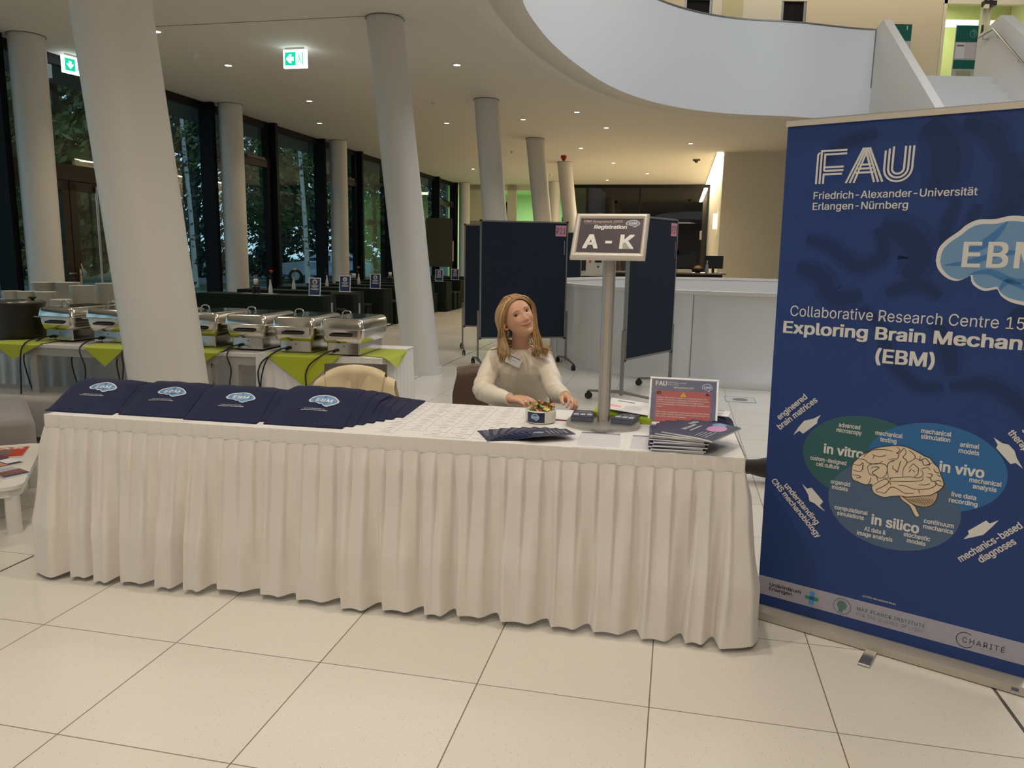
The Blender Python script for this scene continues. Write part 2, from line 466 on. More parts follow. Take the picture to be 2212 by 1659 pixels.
# ---- the glazed facade on the left: ten bays of 2.5 m
BV = [9.35 + 2.484 * k for k in range(-6, 10)]
WU = -9.44
def facade_bay(k):
    v0, v1 = BV[k], BV[k + 1]
    f = MB()
    f.box((0.08, v0, ZC / 2), (0.30, 0.11, ZC), M_blackframe)                    # fin
    f.box((0, (v0 + v1) / 2, ZC - 0.07), (0.10, v1 - v0, 0.15), M_blackframe)
    f.box((0, (v0 + v1) / 2, 0.05), (0.10, v1 - v0, 0.10), M_blackframe)
    return v0, v1, f
nwin = 0
for k in range(len(BV) - 1):
    v0, v1, f = facade_bay(k)
    nwin += 1
    door = (k == 6); vent = (k % 2 == 0)
    if k == len(BV) - 2: f.box((0.08, v1, ZC / 2), (0.30, 0.11, ZC), M_blackframe)
    if door:
        f.box((0.02, (v0 + v1) / 2, 2.62), (0.16, v1 - v0, 0.24), M_brownframe)
    elif vent:
        f.box((0.02, (v0 + v1) / 2, 3.42), (0.13, v1 - v0 - 0.1, 0.17), M_brownframe)
        f.box((0.02, v1 - 0.16, 1.7), (0.13, 0.10, 3.4), M_blackframe)
        f.box((0.02, v1 - 0.16, 3.85), (0.13, 0.10, 0.85), M_blackframe)
        f.box((0.10, v1 - 0.75, 3.51), (0.07, 0.75, 0.06), M_black)               # window opener
    fo = struct(f.build('window_%d' % nwin, M=MG @ Matrix.Translation((WU, 0, 0))), 'black framed tall facade window')
    g = MB()
    z0 = 2.74 if door else 0.1
    g.box((0, (v0 + v1) / 2, (z0 + ZC - 0.08) / 2), (0.012, v1 - v0 - 0.10, ZC - 0.08 - z0), M_wglass)
    go = g.build('pane'); go.parent = fo
    if door:
        d = MB(); vm = v0 + 1.22
        for (a, b) in ((v0 + 0.07, vm - 0.01), (vm + 0.01, v1 - 0.07)):
            d.box((0.03, a + 0.07, 1.24), (0.09, 0.14, 2.48), M_brownframe); d.box((0.03, b - 0.07, 1.24), (0.09, 0.14, 2.48), M_brownframe)
            d.box((0.03, (a + b) / 2, 2.42), (0.09, b - a, 0.14), M_brownframe); d.box((0.03, (a + b) / 2, 0.12), (0.09, b - a, 0.22), M_brownframe)
        do = struct(d.build('door_1', M=MG @ Matrix.Translation((WU, 0, 0))), 'bronze framed double glass door in the facade')
        g = MB()
        for (a, b) in ((v0 + 0.07, vm - 0.01), (vm + 0.01, v1 - 0.07)): g.box((0.03, (a + b) / 2, 1.3), (0.012, b - a - 0.26, 2.15), M_wglass)
        g.build('pane').parent = do
        h = MB(); h.cyl((0.10, vm + 0.55, 0.15), (0.10, vm + 0.55, 2.45), 0.018, None, 10, M_steel); h.build('push_rod').parent = do
        h = MB(); h.tube([(0.09, vm - 0.08, 1.07), (0.15, vm - 0.08, 1.07), (0.15, vm - 0.20, 1.07)], 0.012, 8, M_steel)
        h.tube([(0.09, vm + 0.10, 1.05), (0.15, vm + 0.10, 1.05), (0.16, vm + 0.06, 1.12), (0.16, vm + 0.03, 1.22)], 0.016, 8, M_steel)
        h.box((0.085, vm + 0.09, 1.0), (0.02, 0.05, 0.26), M_steel); h.build('door_handle').parent = do
ov = MB(); ov.box((-10.3, 13.5, 4.48), (1.7, 52, 0.24), mat('canopy_dark', (0.08, 0.085, 0.09), 0.8))
struct(ov.build('trim_canopy', M=MG), 'dark canopy edge outside the facade')

# ---- columns
def column(name, base, top, r=0.23, n=40, plinth=True, label=''):
    mb = MB(); b = Vector(base); t = Vector(top)
    ring_ = lambda c, rr: [c + Vector((rr * math.cos(2 * PI * k / n), rr * math.sin(2 * PI * k / n), 0)) for k in range(n)]
    lv = [(b, r), (t, r)]
    vs = ring_(b, r) + ring_(t, r)
    mb.add(vs, [(i, (i + 1) % n, n + (i + 1) % n, n + i) for i in range(n)], M_column, None, True)
    if plinth:
        q = b + (t - b) * (0.085 / (t.z - b.z))
        vs = ring_(b, r + 0.022) + ring_(q, r + 0.022) + ring_(q, r - 0.01)
        mb.add(vs, [(i, (i + 1) % n, n + (i + 1) % n, n + i) for i in range(n)] + [(n + i, n + (i + 1) % n, 2 * n + (i + 1) % n, 2 * n + i) for i in range(n)], M_column, None, False)
    t2 = t + (t - b).normalized() * -0.012
    mb.add(ring_(t2, r + 0.012) + ring_(t, r + 0.012), [(i, (i + 1) % n, n + (i + 1) % n, n + i) for i in range(n)], M_shadowgap, None, True)
    o = mb.build('column'); tag(o, label, 'column', 'white round columns of the hall', 'structure')
    return o
column('column', (-2.06, 4.68, 0), (-2.65, 5.07, ZC), label='slanted white column close behind the tote bag stacks')
column('column', (-1.13, 9.53, 0), (-1.66, 10.16, ZC), label='slanted white column beside the end of the buffet table')
column('column', (-0.19, 14.70, 0), (-0.58, 15.20, ZC), label='slanted white column rising behind board P21')
column('column', (0.97, 19.60, 0), (0.47, 20.10, ZC), label='slanted white column behind the right half of board P21')
column('column', (2.06, 24.50, 0), (1.53, 25.0, ZC), label='slanted white column just left of the registration sign')
column('column', (-6.79, 11.23, 0), (-6.79, 11.23, ZC), label='white column at the facade beside the bronze door')
column('column', (-5.76, 16.12, 0), (-5.76, 16.12, ZC), label='white column at the facade behind the candle and red rose')
column('column', (-4.72, 21.1, 0), (-4.72, 21.1, ZC), label='white column at the facade behind the menu stands')
column('column', (-2.12, 33.0, 0), (-2.12, 33.0, ZC), label='white column in the far corner beside the last facade window')
column('column', (1.57, 31.8, 0), (1.57, 31.8, ZC), label='white column in front of the far partition')

# ---- far end: cream partition with glazing, dark window wall, service core
pt = MB(); vB = 32.75
def pbox(mb, u0, u1, z0, z1, m, v=vB, t=0.10): mb.box(((u0 + u1) / 2, v, (z0 + z1) / 2), (u1 - u0, t, z1 - z0), m)
pu = [-9.4, -8.55, -7.95, -6.2, -4.95, -4.5]
pbox(pt, -9.4, -4.5, 4.12, ZC, M_cream); pbox(pt, -9.4, -4.5, 2.62, 2.84, M_cream); pbox(pt, -9.4, -4.5, 0, 0.35, M_cream)
for a, b in ((-9.4, -8.3), (-7.3, -6.9), (-5.62, -5.45), (-4.7, -4.5)): pbox(pt, a, b, 0, ZC, M_cream)
po = struct(pt.build('wall_partition', M=MG), 'cream glazed partition at the far end')
g = MB(); pbox(g, -9.4, -4.5, 0.3, 4.2, M_pglass, t=0.012); g.build('pane').parent = po
# the lit room behind the partition
rm = MB(); pg = mat('pale_green_wall', (0.60, 0.72, 0.50), 0.7)
rm.box((-6.9, 38.6, 2.2), (6.4, 0.1, 4.4), pg); rm.box((-10.0, 35.7, 2.2), (0.1, 5.8, 4.4), pg); rm.box((-3.9, 35.7, 2.2), (0.1, 5.8, 4.4), pg)
rm.box((-6.9, 35.7, 4.40), (6.4, 5.9, 0.1), pg); rm.box((-6.9, 35.7, -0.06), (6.4, 5.9, 0.1), pg)
rm.box((-8.4, 38.5, 2.6), (0.5, 0.1, 2.8), M_blackframe); rm.box((-5.2, 38.5, 2.2), (1.2, 0.1, 2.2), M_blackframe)
struct(rm.build('wall_back_room', M=MG), 'pale green room behind the partition')
_l = area_light('back_room_lamp', G(-6.9, 35.6, 4.2), 3.0, 150, (0.90, 1.0, 0.72), shape='RECTANGLE', size_y=1.6, rot=(0, 0, -TH))
dw = MB()
pbox(dw, -4.5, 1.05, 4.22, ZC, M_blackframe); pbox(dw, -4.5, 1.05, 0.0, 0.12, M_blackframe)
for u in (-4.45, -1.72, 1.0): dw.box((u, vB, 2.15), (0.07, 0.14, 4.3), M_blackframe)
wo = struct(dw.build('window_%d' % (nwin + 1), M=MG), 'wide dark window at the far end')
g = MB(); pbox(g, -4.45, 1.02, 0.1, 4.25, glass('dark_glass', (0.30, 0.26, 0.30), 1.6), t=0.012); g.build('pane').parent = wo
nb = MB(); nb.box((-1.5, 40.0, 2.5), (14, 0.2, 8), mat('backdrop_black', (0.012, 0.011, 0.014), 0.9))  # near-black backdrop added so the far window looks dark
struct(nb.build('wall_backdrop', M=MG), 'near-black backdrop wall added outside the far window')
wb = MB()
wb.box(((1.05 + U1) / 2, (22.7 + V1) / 2, ZC / 2 + 0.02), (U1 - 1.05, V1 - 22.7, ZC + 0.06), M_beige)
struct(wb.build('wall_core', M=MG), 'plain beige wall of the service core')
# recessed wall-washer slot beside the core: lamp trough with a visible bright diffuser
sl = thing('wall_washer', 'long bright slot light where the beige wall meets the ceiling', 'light', G(0.95, 27.6, ZC), -TH)
m_ = MB(); m_.box((0, 0, -0.012), (0.16, 9.6, 0.02), mat('slot_glow', (1, 1, 1), emit=(1.0, 0.86, 0.62), estr=42)); m_.build('diffuser', sl)
m_ = MB()
for s_ in (-1, 1): m_.box((s_ * 0.09, 0, -0.012), (0.015, 9.6, 0.026), M_white)
m_.build('frame', sl)
_wl = area_light('slot_lamp', G(0.90, 27.6, ZC - 0.05), 0.12, 260, (1.0, 0.84, 0.58), shape='RECTANGLE', size_y=9.4, rot=(0, math.radians(8), -TH))

# ---- round stairwell parapet behind the table
dr = MB(); DC = Vector((3.62, 11.6, 0)); DR = 3.05
def circ(r, z, n=120): return [DC + Vector((r * math.cos(2 * PI * k / n), r * math.sin(2 * PI * k / n), z)) for k in range(n + 1)]
M_drum = mat('stairwell_paint', (0.74, 0.735, 0.72), 0.35)
strip_rings(dr, [circ(DR + 0.012, 0), circ(DR + 0.012, 0.10), circ(DR, 0.10), circ(DR, 1.065)], M_drum)
strip_rings(dr, [circ(DR + 0.004, 1.065), circ(DR + 0.014, 1.07), circ(DR + 0.014, 1.11), circ(DR - 0.11, 1.11), circ(DR - 0.11, 1.07)], M_white, False)
strip_rings(dr, [circ(DR - 0.10, 1.07), circ(DR - 0.10, 0.01)], M_drum)
for a in range(0, 360, 24):
    d = Vector((math.cos(math.radians(a)), math.sin(math.radians(a)), 0))
    dr.box(DC + d * (DR + 0.001) + Vector((0, 0, 0.58)), (0.004, 0.006, 0.96), M_shadowgap, rz=math.radians(a))
struct(dr.build('wall_stairwell'), 'round white parapet around the stairwell')

# ---- upper gallery wall, glass door, stairs
gw = MB()
for x0, x1, z0, z1 in ((-4, 3.64, ZF2, 8.9), (4.25, 5.77, ZF2, 8.9), (6.32, 9.32, ZF2, 8.9), (9.32, 12.0, 7.15, 8.9), (3.64, 4.25, 7.05, 8.9), (5.77, 6.32, 7.05, 8.9)):
    gw.box(((x0 + x1) / 2, 18.1, (z0 + z1) / 2), (x1 - x0, 0.2, z1 - z0), M_beige if x1 < 9.4 and x0 < 6 and x0 > 4 else mat('ochre_wall', (0.68, 0.58, 0.42), 0.7))
gw.box((4.7, 18.02, 6.6), (0.45, 0.06, 4.0), mat('olive_wall', (0.55, 0.50, 0.30), 0.7))
struct(gw.build('wall_gallery'), 'ochre wall of the upper gallery')
for i, (x0, x1) in enumerate(((3.64, 4.25), (5.77, 6.32))):
    d = MB(); d.box(((x0 + x1) / 2, 18.12, 5.95), (x1 - x0, 0.12, 2.2), M_blackframe)
    d.box((x0 + 0.03, 18.05, 5.95), (0.05, 0.06, 2.2), M_grey); d.box((x1 - 0.03, 18.05, 5.95), (0.05, 0.06, 2.2), M_grey)
    struct(d.build('door_%d' % (i + 2)), ('left' if i == 0 else 'right') + ' black door above the parapet')
gd = MB()
for x in (9.36, 10.22, 10.34, 11.5): gd.box((x, 18.05, 6.0), (0.07, 0.12, 2.3), M_cream)
gd.box((10.4, 18.05, 7.1), (2.2, 0.12, 0.10), M_cream); gd.box((10.4, 18.05, 4.92), (2.2, 0.12, 0.12), M_cream)
go_ = struct(gd.build('door_4'), 'cream framed glass door on the upper gallery')
g = MB(); g.box((10.4, 18.05, 6.0), (2.1, 0.012, 2.2), M_pglass); g.build('pane').parent = go_
h = MB(); h.box((10.20, 17.97, 6.5), (0.03, 0.05, 0.22), M_brownframe); h.box((10.20, 17.97, 5.95), (0.03, 0.05, 0.14), M_steel); h.build('door_handle').parent = go_
cl = MB(); cl.box((10.25, 17.9, 7.03), (0.26, 0.14, 0.10), M_black); cl.box((10.17, 17.85, 6.96), (0.10, 0.05, 0.08), M_cream)
cl.build('door_sensor').parent = go_
br = MB()
br.box((10.4, 20.6, 6.6), (4.0, 0.1, 3.6), mat('olive_room', (0.52, 0.52, 0.28), 0.7)); br.box((10.4, 19.4, 8.0), (4.0, 2.6, 0.1), M_white); br.box((8.6, 19.4, 6.5), (0.1, 2.6, 3.4), M_cream); br.box((12.4, 19.4, 6.5), (0.1, 2.6, 3.4), M_cream); br.box((10.4, 19.4, 4.8), (4, 2.6, 0.1), M_cream)
br.box((10.15, 20.45, 5.7), (0.8, 0.1, 1.5), mat('dark_board', (0.10, 0.085, 0.06), 0.6)); br.box((10.55, 20.2, 5.15), (0.5, 0.4, 0.7), mat('oak', (0.45, 0.28, 0.08), 0.5))
struct(br.build('wall_office'), 'olive office behind the glass door')
area_light('office_lamp', (10.4, 19.3, 7.7), 0.5, 55, (1.0, 0.95, 0.72), shape='RECTANGLE', size_y=1.0)
lt = thing('office_lamp', 'long white lamp glowing behind the upper glass door', 'light', (10.35, 19.0, 6.92))
m_ = MB(); m_.box((0, 0, 0), (1.5, 0.30, 0.07), mat('office_glow', (1, 1, 1), emit=(1.0, 0.98, 0.86), estr=5.0)); m_.build('diffuser', lt, bevel=0.02)
m_ = MB(); m_.box((0, 0, 0.05), (1.5, 0.2, 0.03), M_white)
for s_ in (-0.6, 0.6): m_.cyl((s_, 0, 0.06), (s_, 0, 1.0), 0.004, None, 6, M_grey)
m_.build('housing', lt)
# stairs descending towards the hall
st = MB(); M_step = mat('stair_concrete', (0.66, 0.655, 0.65), 0.6)
for k in range(26):
    z = ZF2 - 0.185 * k; y = 15.06 - 0.255 * k
    if z < 0.1: break
    st.box((7.95, y - 0.1275 + 0.16, z - 0.24), (1.62, 0.42, 0.48), M_step)
    st.box((7.95, y + 0.335 - 0.42, z - 0.012), (1.62, 0.03, 0.02), mat('step_nosing', (0.42, 0.41, 0.40), 0.6))
st.box((7.95, 15.6, ZF2 - 0.2), (1.62, 0.7, 0.40), M_step)
struct(st.build('floor_stairs'), 'pale concrete stairs up to the gallery')
sw = MB()
def yz_prism(mb, poly, x0, x1, m):
    n = len(poly)
    vs = [(x0, y, z) for y, z in poly] + [(x1, y, z) for y, z in poly]
    mb.add(vs, [(i, (i + 1) % n, n + (i + 1) % n, n + i) for i in range(n)] + [tuple(range(n - 1, -1, -1)), tuple(range(n, 2 * n))], m)
yz_prism(sw, [(15.65, 6.02), (13.40, 4.01), (8.0, 0.9), (8.0, 0.0), (9.0, 0.0), (15.65, 4.25)], 6.975, 7.14, M_white)
yz_prism(sw, [(16.02, 5.91), (15.65, 6.02), (15.65, 4.25), (16.02, 4.25)], 6.98, 7.135, M_white)
struct(sw.build('wall_stair_left'), 'sloping white parapet at the stairs')
sw = MB()
yz_prism(sw, [(15.55, 5.72), (14.88, 5.91), (14.10, 5.33), (8.0, 1.0), (8.0, 0.0), (9.0, 0), (15.55, 4.25)], 8.76, 8.98, M_white)
struct(sw.build('wall_stair_right'), 'sloping white wall with handrail at the stairs')
hr = thing('handrail', 'steel handrail on the right wall of the upper stairs', 'handrail', (8.66, 14.9, 5.68))
m_ = MB(); m_.tube([(0, 0.45, -0.04), (0, 0.0, 0.0), (0, -1.04, -0.86), (0, -4.0, -3.2)], 0.021, 10, M_steel); m_.build('rail', hr)
for y, z in ((0.3, -0.03), (-0.15, -0.12), (-0.85, -0.70), (-1.7, -1.38)):
    m_ = MB(); m_.tube([(0, y, z), (0, y, z - 0.07), (0.1, y, z - 0.07)], 0.011, 8, M_steel); m_.build('bracket', hr)
# ============================================================ CEILING FIXTURES
M_glow = mat('lamp_glow', (1, 1, 1), emit=(1.0, 0.88, 0.66), estr=14.0)
def spot(name, loc, energy, color=WARM, angle=110, blend=0.7, radius=0.06, target=None, parent=None):
    d = bpy.data.lights.new(name, 'SPOT'); d.energy = energy; d.color = color
    d.spot_size = math.radians(angle); d.spot_blend = blend; d.shadow_soft_size = radius
    o = bpy.data.objects.new(name, d); COL.objects.link(o); o.location = loc
    if target is not None:
        v = Vector(target) - Vector(loc); o.rotation_euler = v.to_track_quat('-Z', 'Y').to_euler()
    if parent: o.parent = parent
    return o
def downlight(x, y, label, power=70, proto=[]):
    if not proto:
        r = thing('downlight', label, 'light', (x, y, ZC), -TH, 'recessed ceiling downlights')
        m_ = MB(); m_.lathe([(0.078, 0.0), (0.078, -0.007), (0.055, -0.007), (0.052, 0.0)], 24, M_white); m_.build('trim_ring', r)
        m_ = MB(); m_.lathe([(0.0001, -0.003), (0.053, -0.003)], 20, M_glow, caps=False); m_.build('lens', r)
        proto.append(r)
    else:
        r = dup(proto[0], (x, y, ZC), -TH, label, 'recessed ceiling downlights')
    spot('downlight_lamp', (x, y, ZC - 0.03), power, WARM, 125, 0.9, 0.05)
    return r
for x, y, l in ((-4.848, 10.923, 'ceiling downlight just right of the thick slanted column top'),
                (-4.57, 12.783, 'ceiling downlight between the thick column and the exit sign'),
                (-4.038, 15.622, 'ceiling downlight below the hanging exit sign'),
                (-4.50, 18.264, 'ceiling downlight closest to the facade windows'),
                (-0.935, 12.493, 'large ceiling downlight right of the second slanted column top'),
                (-1.566, 17.959, 'ceiling downlight left of the third slanted column top'),
                (0.141, 17.302, 'ceiling downlight between the third and fourth slanted column tops'),
                (1.222, 16.313, 'ceiling downlight nearest the curved ceiling edge'),
                (2.05, 18.217, 'ceiling downlight right of the fourth column below the curved edge'),
                (1.769, 21.703, 'faint ceiling downlight above the red alarm'),
                (-1.478, 27.497, 'ceiling downlight deep in the hall left of the third slanted column'),
                (3.073, 25.006, 'ceiling downlight left of the far dark window top'),
                (4.481, 20.471, 'ceiling downlight beside the bright wall-washer slot'),
                (4.655, 28.03, 'far ceiling downlight above the middle of the dark window'),
                (3.563, 30.69, 'farthest ceiling downlight close to the dark window')):
    downlight(x, y, l)
# spots without fixtures, added above the unseen front of the hall to light it
for x, y, e in ((-3.6, 6.4, 90), (-5.2, 5.2, 70), (-0.6, 6.2, 80), (-1.9, 1.9, 150), (0.3, 3.3, 110), (-3.4, 0.6, 40), (1.4, 0.6, 60), (-5.4, 9.0, 60)):
    spot('added_spot', (x, y, ZC - 0.03), e, (1.0, 0.87, 0.71), 125, 0.9, 0.05)

def detector(x, y, label, kind=0):
    if kind == 0:
        t = thing('smoke_detector', label, 'smoke detector', (x, y, ZC), -TH, 'smoke detectors')
        m_ = MB(); m_.lathe([(0.055, 0.0), (0.055, -0.02), (0.048, -0.028)], 20, M_white); m_.build('base', t)
        m_ = MB(); m_.lathe([(0.044, -0.028), (0.044, -0.045), (0.03, -0.058), (0.0001, -0.06)], 20, M_white); m_.build('sensor_head', t)
    elif kind == 1:
        t = thing('fire_alarm', label, 'alarm', (x, y, ZC), -TH)
        m_ = MB(); m_.box((0, 0, -0.05), (0.16, 0.16, 0.10), mat('alarm_red', srgb(150, 22, 18), 0.4)); m_.build('housing', t, bevel=0.02)
        m_ = MB(); m_.box((0, 0, -0.125), (0.09, 0.09, 0.05), mat('alarm_dark', srgb(95, 12, 12), 0.3)); m_.build('sounder', t, bevel=0.01)
    else:
        t = thing('ceiling_camera', label, 'camera', (x, y, ZC), -TH)
        m_ = MB(); m_.box((0, 0, -0.025), (0.22, 0.10, 0.05), M_black); m_.build('housing', t, bevel=0.012)
        m_ = MB(); m_.lathe([(0.07, -0.05), (0.06, -0.08), (0.03, -0.105), (0.0001, -0.11)], 16, M_black); m_.build('dome', t)
    return t
detector(-4.792, 12.056, 'smoke detector between the thick column and the hanging exit sign')
detector(-1.599, 15.543, 'smoke detector between the second and third slanted columns')
detector(-0.101, 22.629, 'small smoke detector between the third and fourth slanted columns')
detector(1.281, 28.772, 'farthest smoke detector in front of the cream partition')
detector(1.408, 23.369, 'red fire alarm on the ceiling above the registration sign', 1)
detector(5.393, 23.70, 'black dome camera on the ceiling next to the bright slot light', 2)

# exit signs: lit boxes with a green printed face
M_exitw = mat('exit_white', (1, 1, 1), emit=(0.80, 0.95, 1.0), estr=3.2)
M_exitg = mat('exit_green', (0, 0.5, 0.3), emit=(0.0, 0.62, 0.36), estr=0.9)
M_exitw2 = mat('exit_pictogram', (1, 1, 1), emit=(0.85, 1.0, 0.97), estr=1.6)
def exit_sign(loc, rz, label, down=False):
    t = thing('exit_sign', label, 'exit sign', loc, rz)
    w, h = 0.36, 0.25
    m_ = MB(); m_.box((0, 0, -0.03 - h / 2), (w, 0.05, h), M_exitw); m_.build('light_box', t, bevel=0.006)
    m_ = MB(); m_.box((0, 0, -0.015), (0.30, 0.04, 0.03), M_white); m_.build('ceiling_mount', t)
    MM = Matrix.Translation((0, -0.027, -0.03 - h / 2)) @ Matrix.Rotation(PI / 2, 4, 'X')
    m_ = MB()
    m_.rect(-0.152, -0.093, 0.152, 0.093, M_exitw2, MM, 0.0)
    m_.rect(-0.150, -0.090, 0.016, 0.090, M_exitg, MM, 0.0008)
    if down:
        arrow = [(-0.067, -0.062), (-0.014, 0.0), (-0.014, 0.018), (-0.045, 0.0), (-0.045, 0.05), (-0.089, 0.05), (-0.089, 0.0), (-0.12, 0.018), (-0.12, 0.0)]
    else:
        arrow = [(-0.132, 0.0), (-0.075, 0.060), (-0.045, 0.060), (-0.062, 0.026), (-0.016, 0.026), (-0.016, -0.026), (-0.062, -0.026), (-0.045, -0.060), (-0.075, -0.060)]
    m_.poly([(x, y, 0.0016) for x, y in arrow], M_exitw, MM)
    # running figure and door
    m_.stroke([(0.126, -0.085), (0.126, 0.085)], 0.014, M_exitg, MM, 0.0010)
    m_.ell(0.067, 0.050, 0.010, 0.010, M_exitg, MM, 0.0012, 14)
    m_.stroke([(0.066, 0.036), (0.076, -0.005), (0.060, -0.035), (0.046, -0.065)], 0.012, M_exitg, MM, 0.0012)
    m_.stroke([(0.076, -0.005), (0.090, -0.030), (0.100, -0.062)], 0.010, M_exitg, MM, 0.0013)
    m_.stroke([(0.045, 0.005), (0.068, 0.028), (0.092, 0.010)], 0.007, M_exitg, MM, 0.0014)
    m_.build('pictogram', t)
    return t
exit_sign((-3.19, 11.64, ZC), -TH, 'lit green exit sign with an arrow pointing left')
exit_sign((-6.76, 12.3, ZC), PI / 2 - TH - 0.22, 'lit green exit sign with a downward arrow near the facade door', True)

# ============================================================ OUTSIDE
M_leaf = [mat('leaf_a', (0.060, 0.120, 0.040), 0.7, var=(0.6, 0.5)), mat('leaf_b', (0.095, 0.125, 0.030), 0.6, var=(0.6, 0.5)), mat('leaf_c', (0.035, 0.085, 0.055), 0.6, var=(0.6, 0.5))]
M_bark = mat('bark', (0.06, 0.045, 0.03), 0.9, bump=(8, 0.5))
gd_ = MB()
M_grass = mat('grass', (0.05, 0.09, 0.03), 0.9, var=(1.5, 0.4)); M_road = mat('asphalt', (0.16, 0.19, 0.24), 0.7, var=(2.0, 0.15))
for u0, u1, m in ((-11.5, -9.5, mat('paving_slab', (0.28, 0.27, 0.25), 0.8)), (-13.5, -11.5, M_grass), (-17.0, -13.5, M_road), (-20.0, -17.0, M_grass), (-24.5, -20.0, M_road), (-70, -24.5, M_grass)):
    gd_.rect(u0, -30, u1, 110, m, None, -0.06)
struct(gd_.build('ground', M=MG), 'grass and road outside the facade')
def tree(x, y, h, r, kind, label, name='tree', crown_lo=0.25, leaves=6500, leaf=0.44, group='trees outside the facade'):
    t = thing(name, label, 'tree', (x, y, -0.06), random.uniform(0, 6), group)
    m_ = MB()
    m_.tube([(0, 0, 0), (0.05, 0.03, h * 0.3), (0.0, 0.08, h * 0.6), (0.1, 0, h * 0.88)], [r * 0.075, r * 0.06, r * 0.04, r * 0.01], 9, M_bark)
    for k in range(7):
        a = k * 2.4; z = h * (0.3 + 0.07 * k); m_.tube([(0, 0, z), (math.cos(a) * r * 0.35, math.sin(a) * r * 0.35, z + h * 0.09), (math.cos(a) * r * 0.7, math.sin(a) * r * 0.7, z + h * 0.13)], [r * 0.025, r * 0.015, r * 0.005], 6, M_bark)
    m_.build('trunk', t)
    f = MB(); rnd = random.Random(int(x * 31 + y * 7))
    blobs = []
    for k in range(22):
        a = rnd.uniform(0, 6.28); rr = r * math.sqrt(rnd.uniform(0, 1)) * 0.75; z = h * rnd.uniform(0.16, 0.93)
        w = 1.0 - abs((z / h - 0.55)) * 0.9
        blobs.append((math.cos(a) * rr * w, math.sin(a) * rr * w, z, r * rnd.uniform(0.32, 0.55)))
    vs, fs = [], []
    for k in range(leaves):
        b = blobs[rnd.randrange(22)]
        d = Vector((rnd.gauss(0, 1), rnd.gauss(0, 1), rnd.gauss(0, 1))).normalized() * (rnd.uniform(0.35, 1) ** 0.5) * b[3]
        c = Vector(b[:3]) + d
        q = Vector((rnd.gauss(0, 1), rnd.gauss(0, 1), rnd.gauss(0, 0.7))).normalized(); p = q.orthogonal().normalized()
        s_ = leaf * rnd.uniform(0.5, 1.1); q2 = q.cross(p)
        i = len(vs); vs += [c - p * s_ * 0.5, c + q2 * s_ * 0.22, c + p * s_ * 0.5, c - q2 * s_ * 0.22]; fs.append((i, i + 1, i + 2, i + 3))
    f.add(vs, fs, M_leaf[kind]); f.build('foliage', t)
    return t
TREES = [(-16.5, 19.5, 12, 3.4, 1, 'olive green leafy tree outside the bronze door'), (-22.5, 24.0, 14, 4.0, 1, 'tall tree outside left of the bronze door'),
         (-19.0, 27.5, 13, 3.6, 0, 'leafy tree outside right of the bronze door'), (-15.2, 33.0, 13, 3.2, 2, 'dark green tree outside behind the white birch'),
         (-21.5, 37, 15, 4.2, 0, 'tall tree far outside behind the thick column'), (-11.2, 36.5, 12, 3.0, 0, 'green tree outside behind the rose vases'),
         (-14.8, 46, 15, 4.4, 2, 'dark tree beyond the road behind the facade columns'), (-9.6, 46, 14, 4.0, 2, 'dark tree beyond the parked car'),
         (-6.8, 40.5, 12, 2.8, 1, 'slim tree outside beside the last facade windows'), (-5.0, 50, 15, 4.0, 2, 'far tree seen through the last facade windows'),
         (-27, 33, 15, 4.5, 2, 'dark tree at the far left outside the door'), (-20.5, 50, 16, 5.0, 2, 'broad dark tree far beyond the road'),
         (-17.2, 57, 17, 5.0, 0, 'tall green tree in the far row left of the birches'), (-11.5, 58, 17, 5.0, 2, 'tall green tree in the far row behind the cars'), (-26.5, 44, 17, 5.0, 0, 'tall green tree in the far row behind the thick column'), (-33, 40, 16, 5.0, 2, 'tall green tree in the far row at the left'), (-6.0, 60, 17, 4.5, 0, 'tall green tree in the far row at the hall end'), (-13.0, 22.5, 9, 2.2, 1, 'small olive tree close outside the thick column')]
for a in TREES: tree(*a)
def bush(x, y, w, d, h, label):
    f = MB(); rnd = random.Random(int(x * 13 + y)); vs, fs = [], []
    for k in range(2600):
        p = Vector((rnd.uniform(-w, w), rnd.uniform(-d, d), 0)); z = h * (rnd.uniform(0, 1) ** 0.6) * (0.75 + 0.25 * math.sin(p.x * 2.1 + x))
        q = Vector((rnd.gauss(0, 1), rnd.gauss(0, 1), rnd.gauss(0, 1))).normalized(); pp = q.orthogonal().normalized(); q2 = q.cross(pp); s_ = rnd.uniform(0.2, 0.45)
        c = p + Vector((0, 0, z)); i = len(vs); vs += [c - pp * s_ * 0.5, c + q2 * s_ * 0.25, c + pp * s_ * 0.5, c - q2 * s_ * 0.25]; fs.append((i, i + 1, i + 2, i + 3))
    f.add(vs, fs, M_leaf[2]); o = f.build('hedge', M=frame((x, y, -0.06), -TH)); tag(o, label, 'hedge', 'hedges outside'); return o
bush(-25, 36, 5, 0.8, 2.2, 'dark hedge outside left of the white birch'); bush(-14.5, 41, 5, 0.8, 1.8, 'dark hedge outside behind the rose vases'); bush(-7.0, 44, 5, 0.8, 2.0, 'dark hedge behind the parked car'); bush(-22, 28, 2.4, 0.7, 1.6, 'low hedge outside the bronze door')
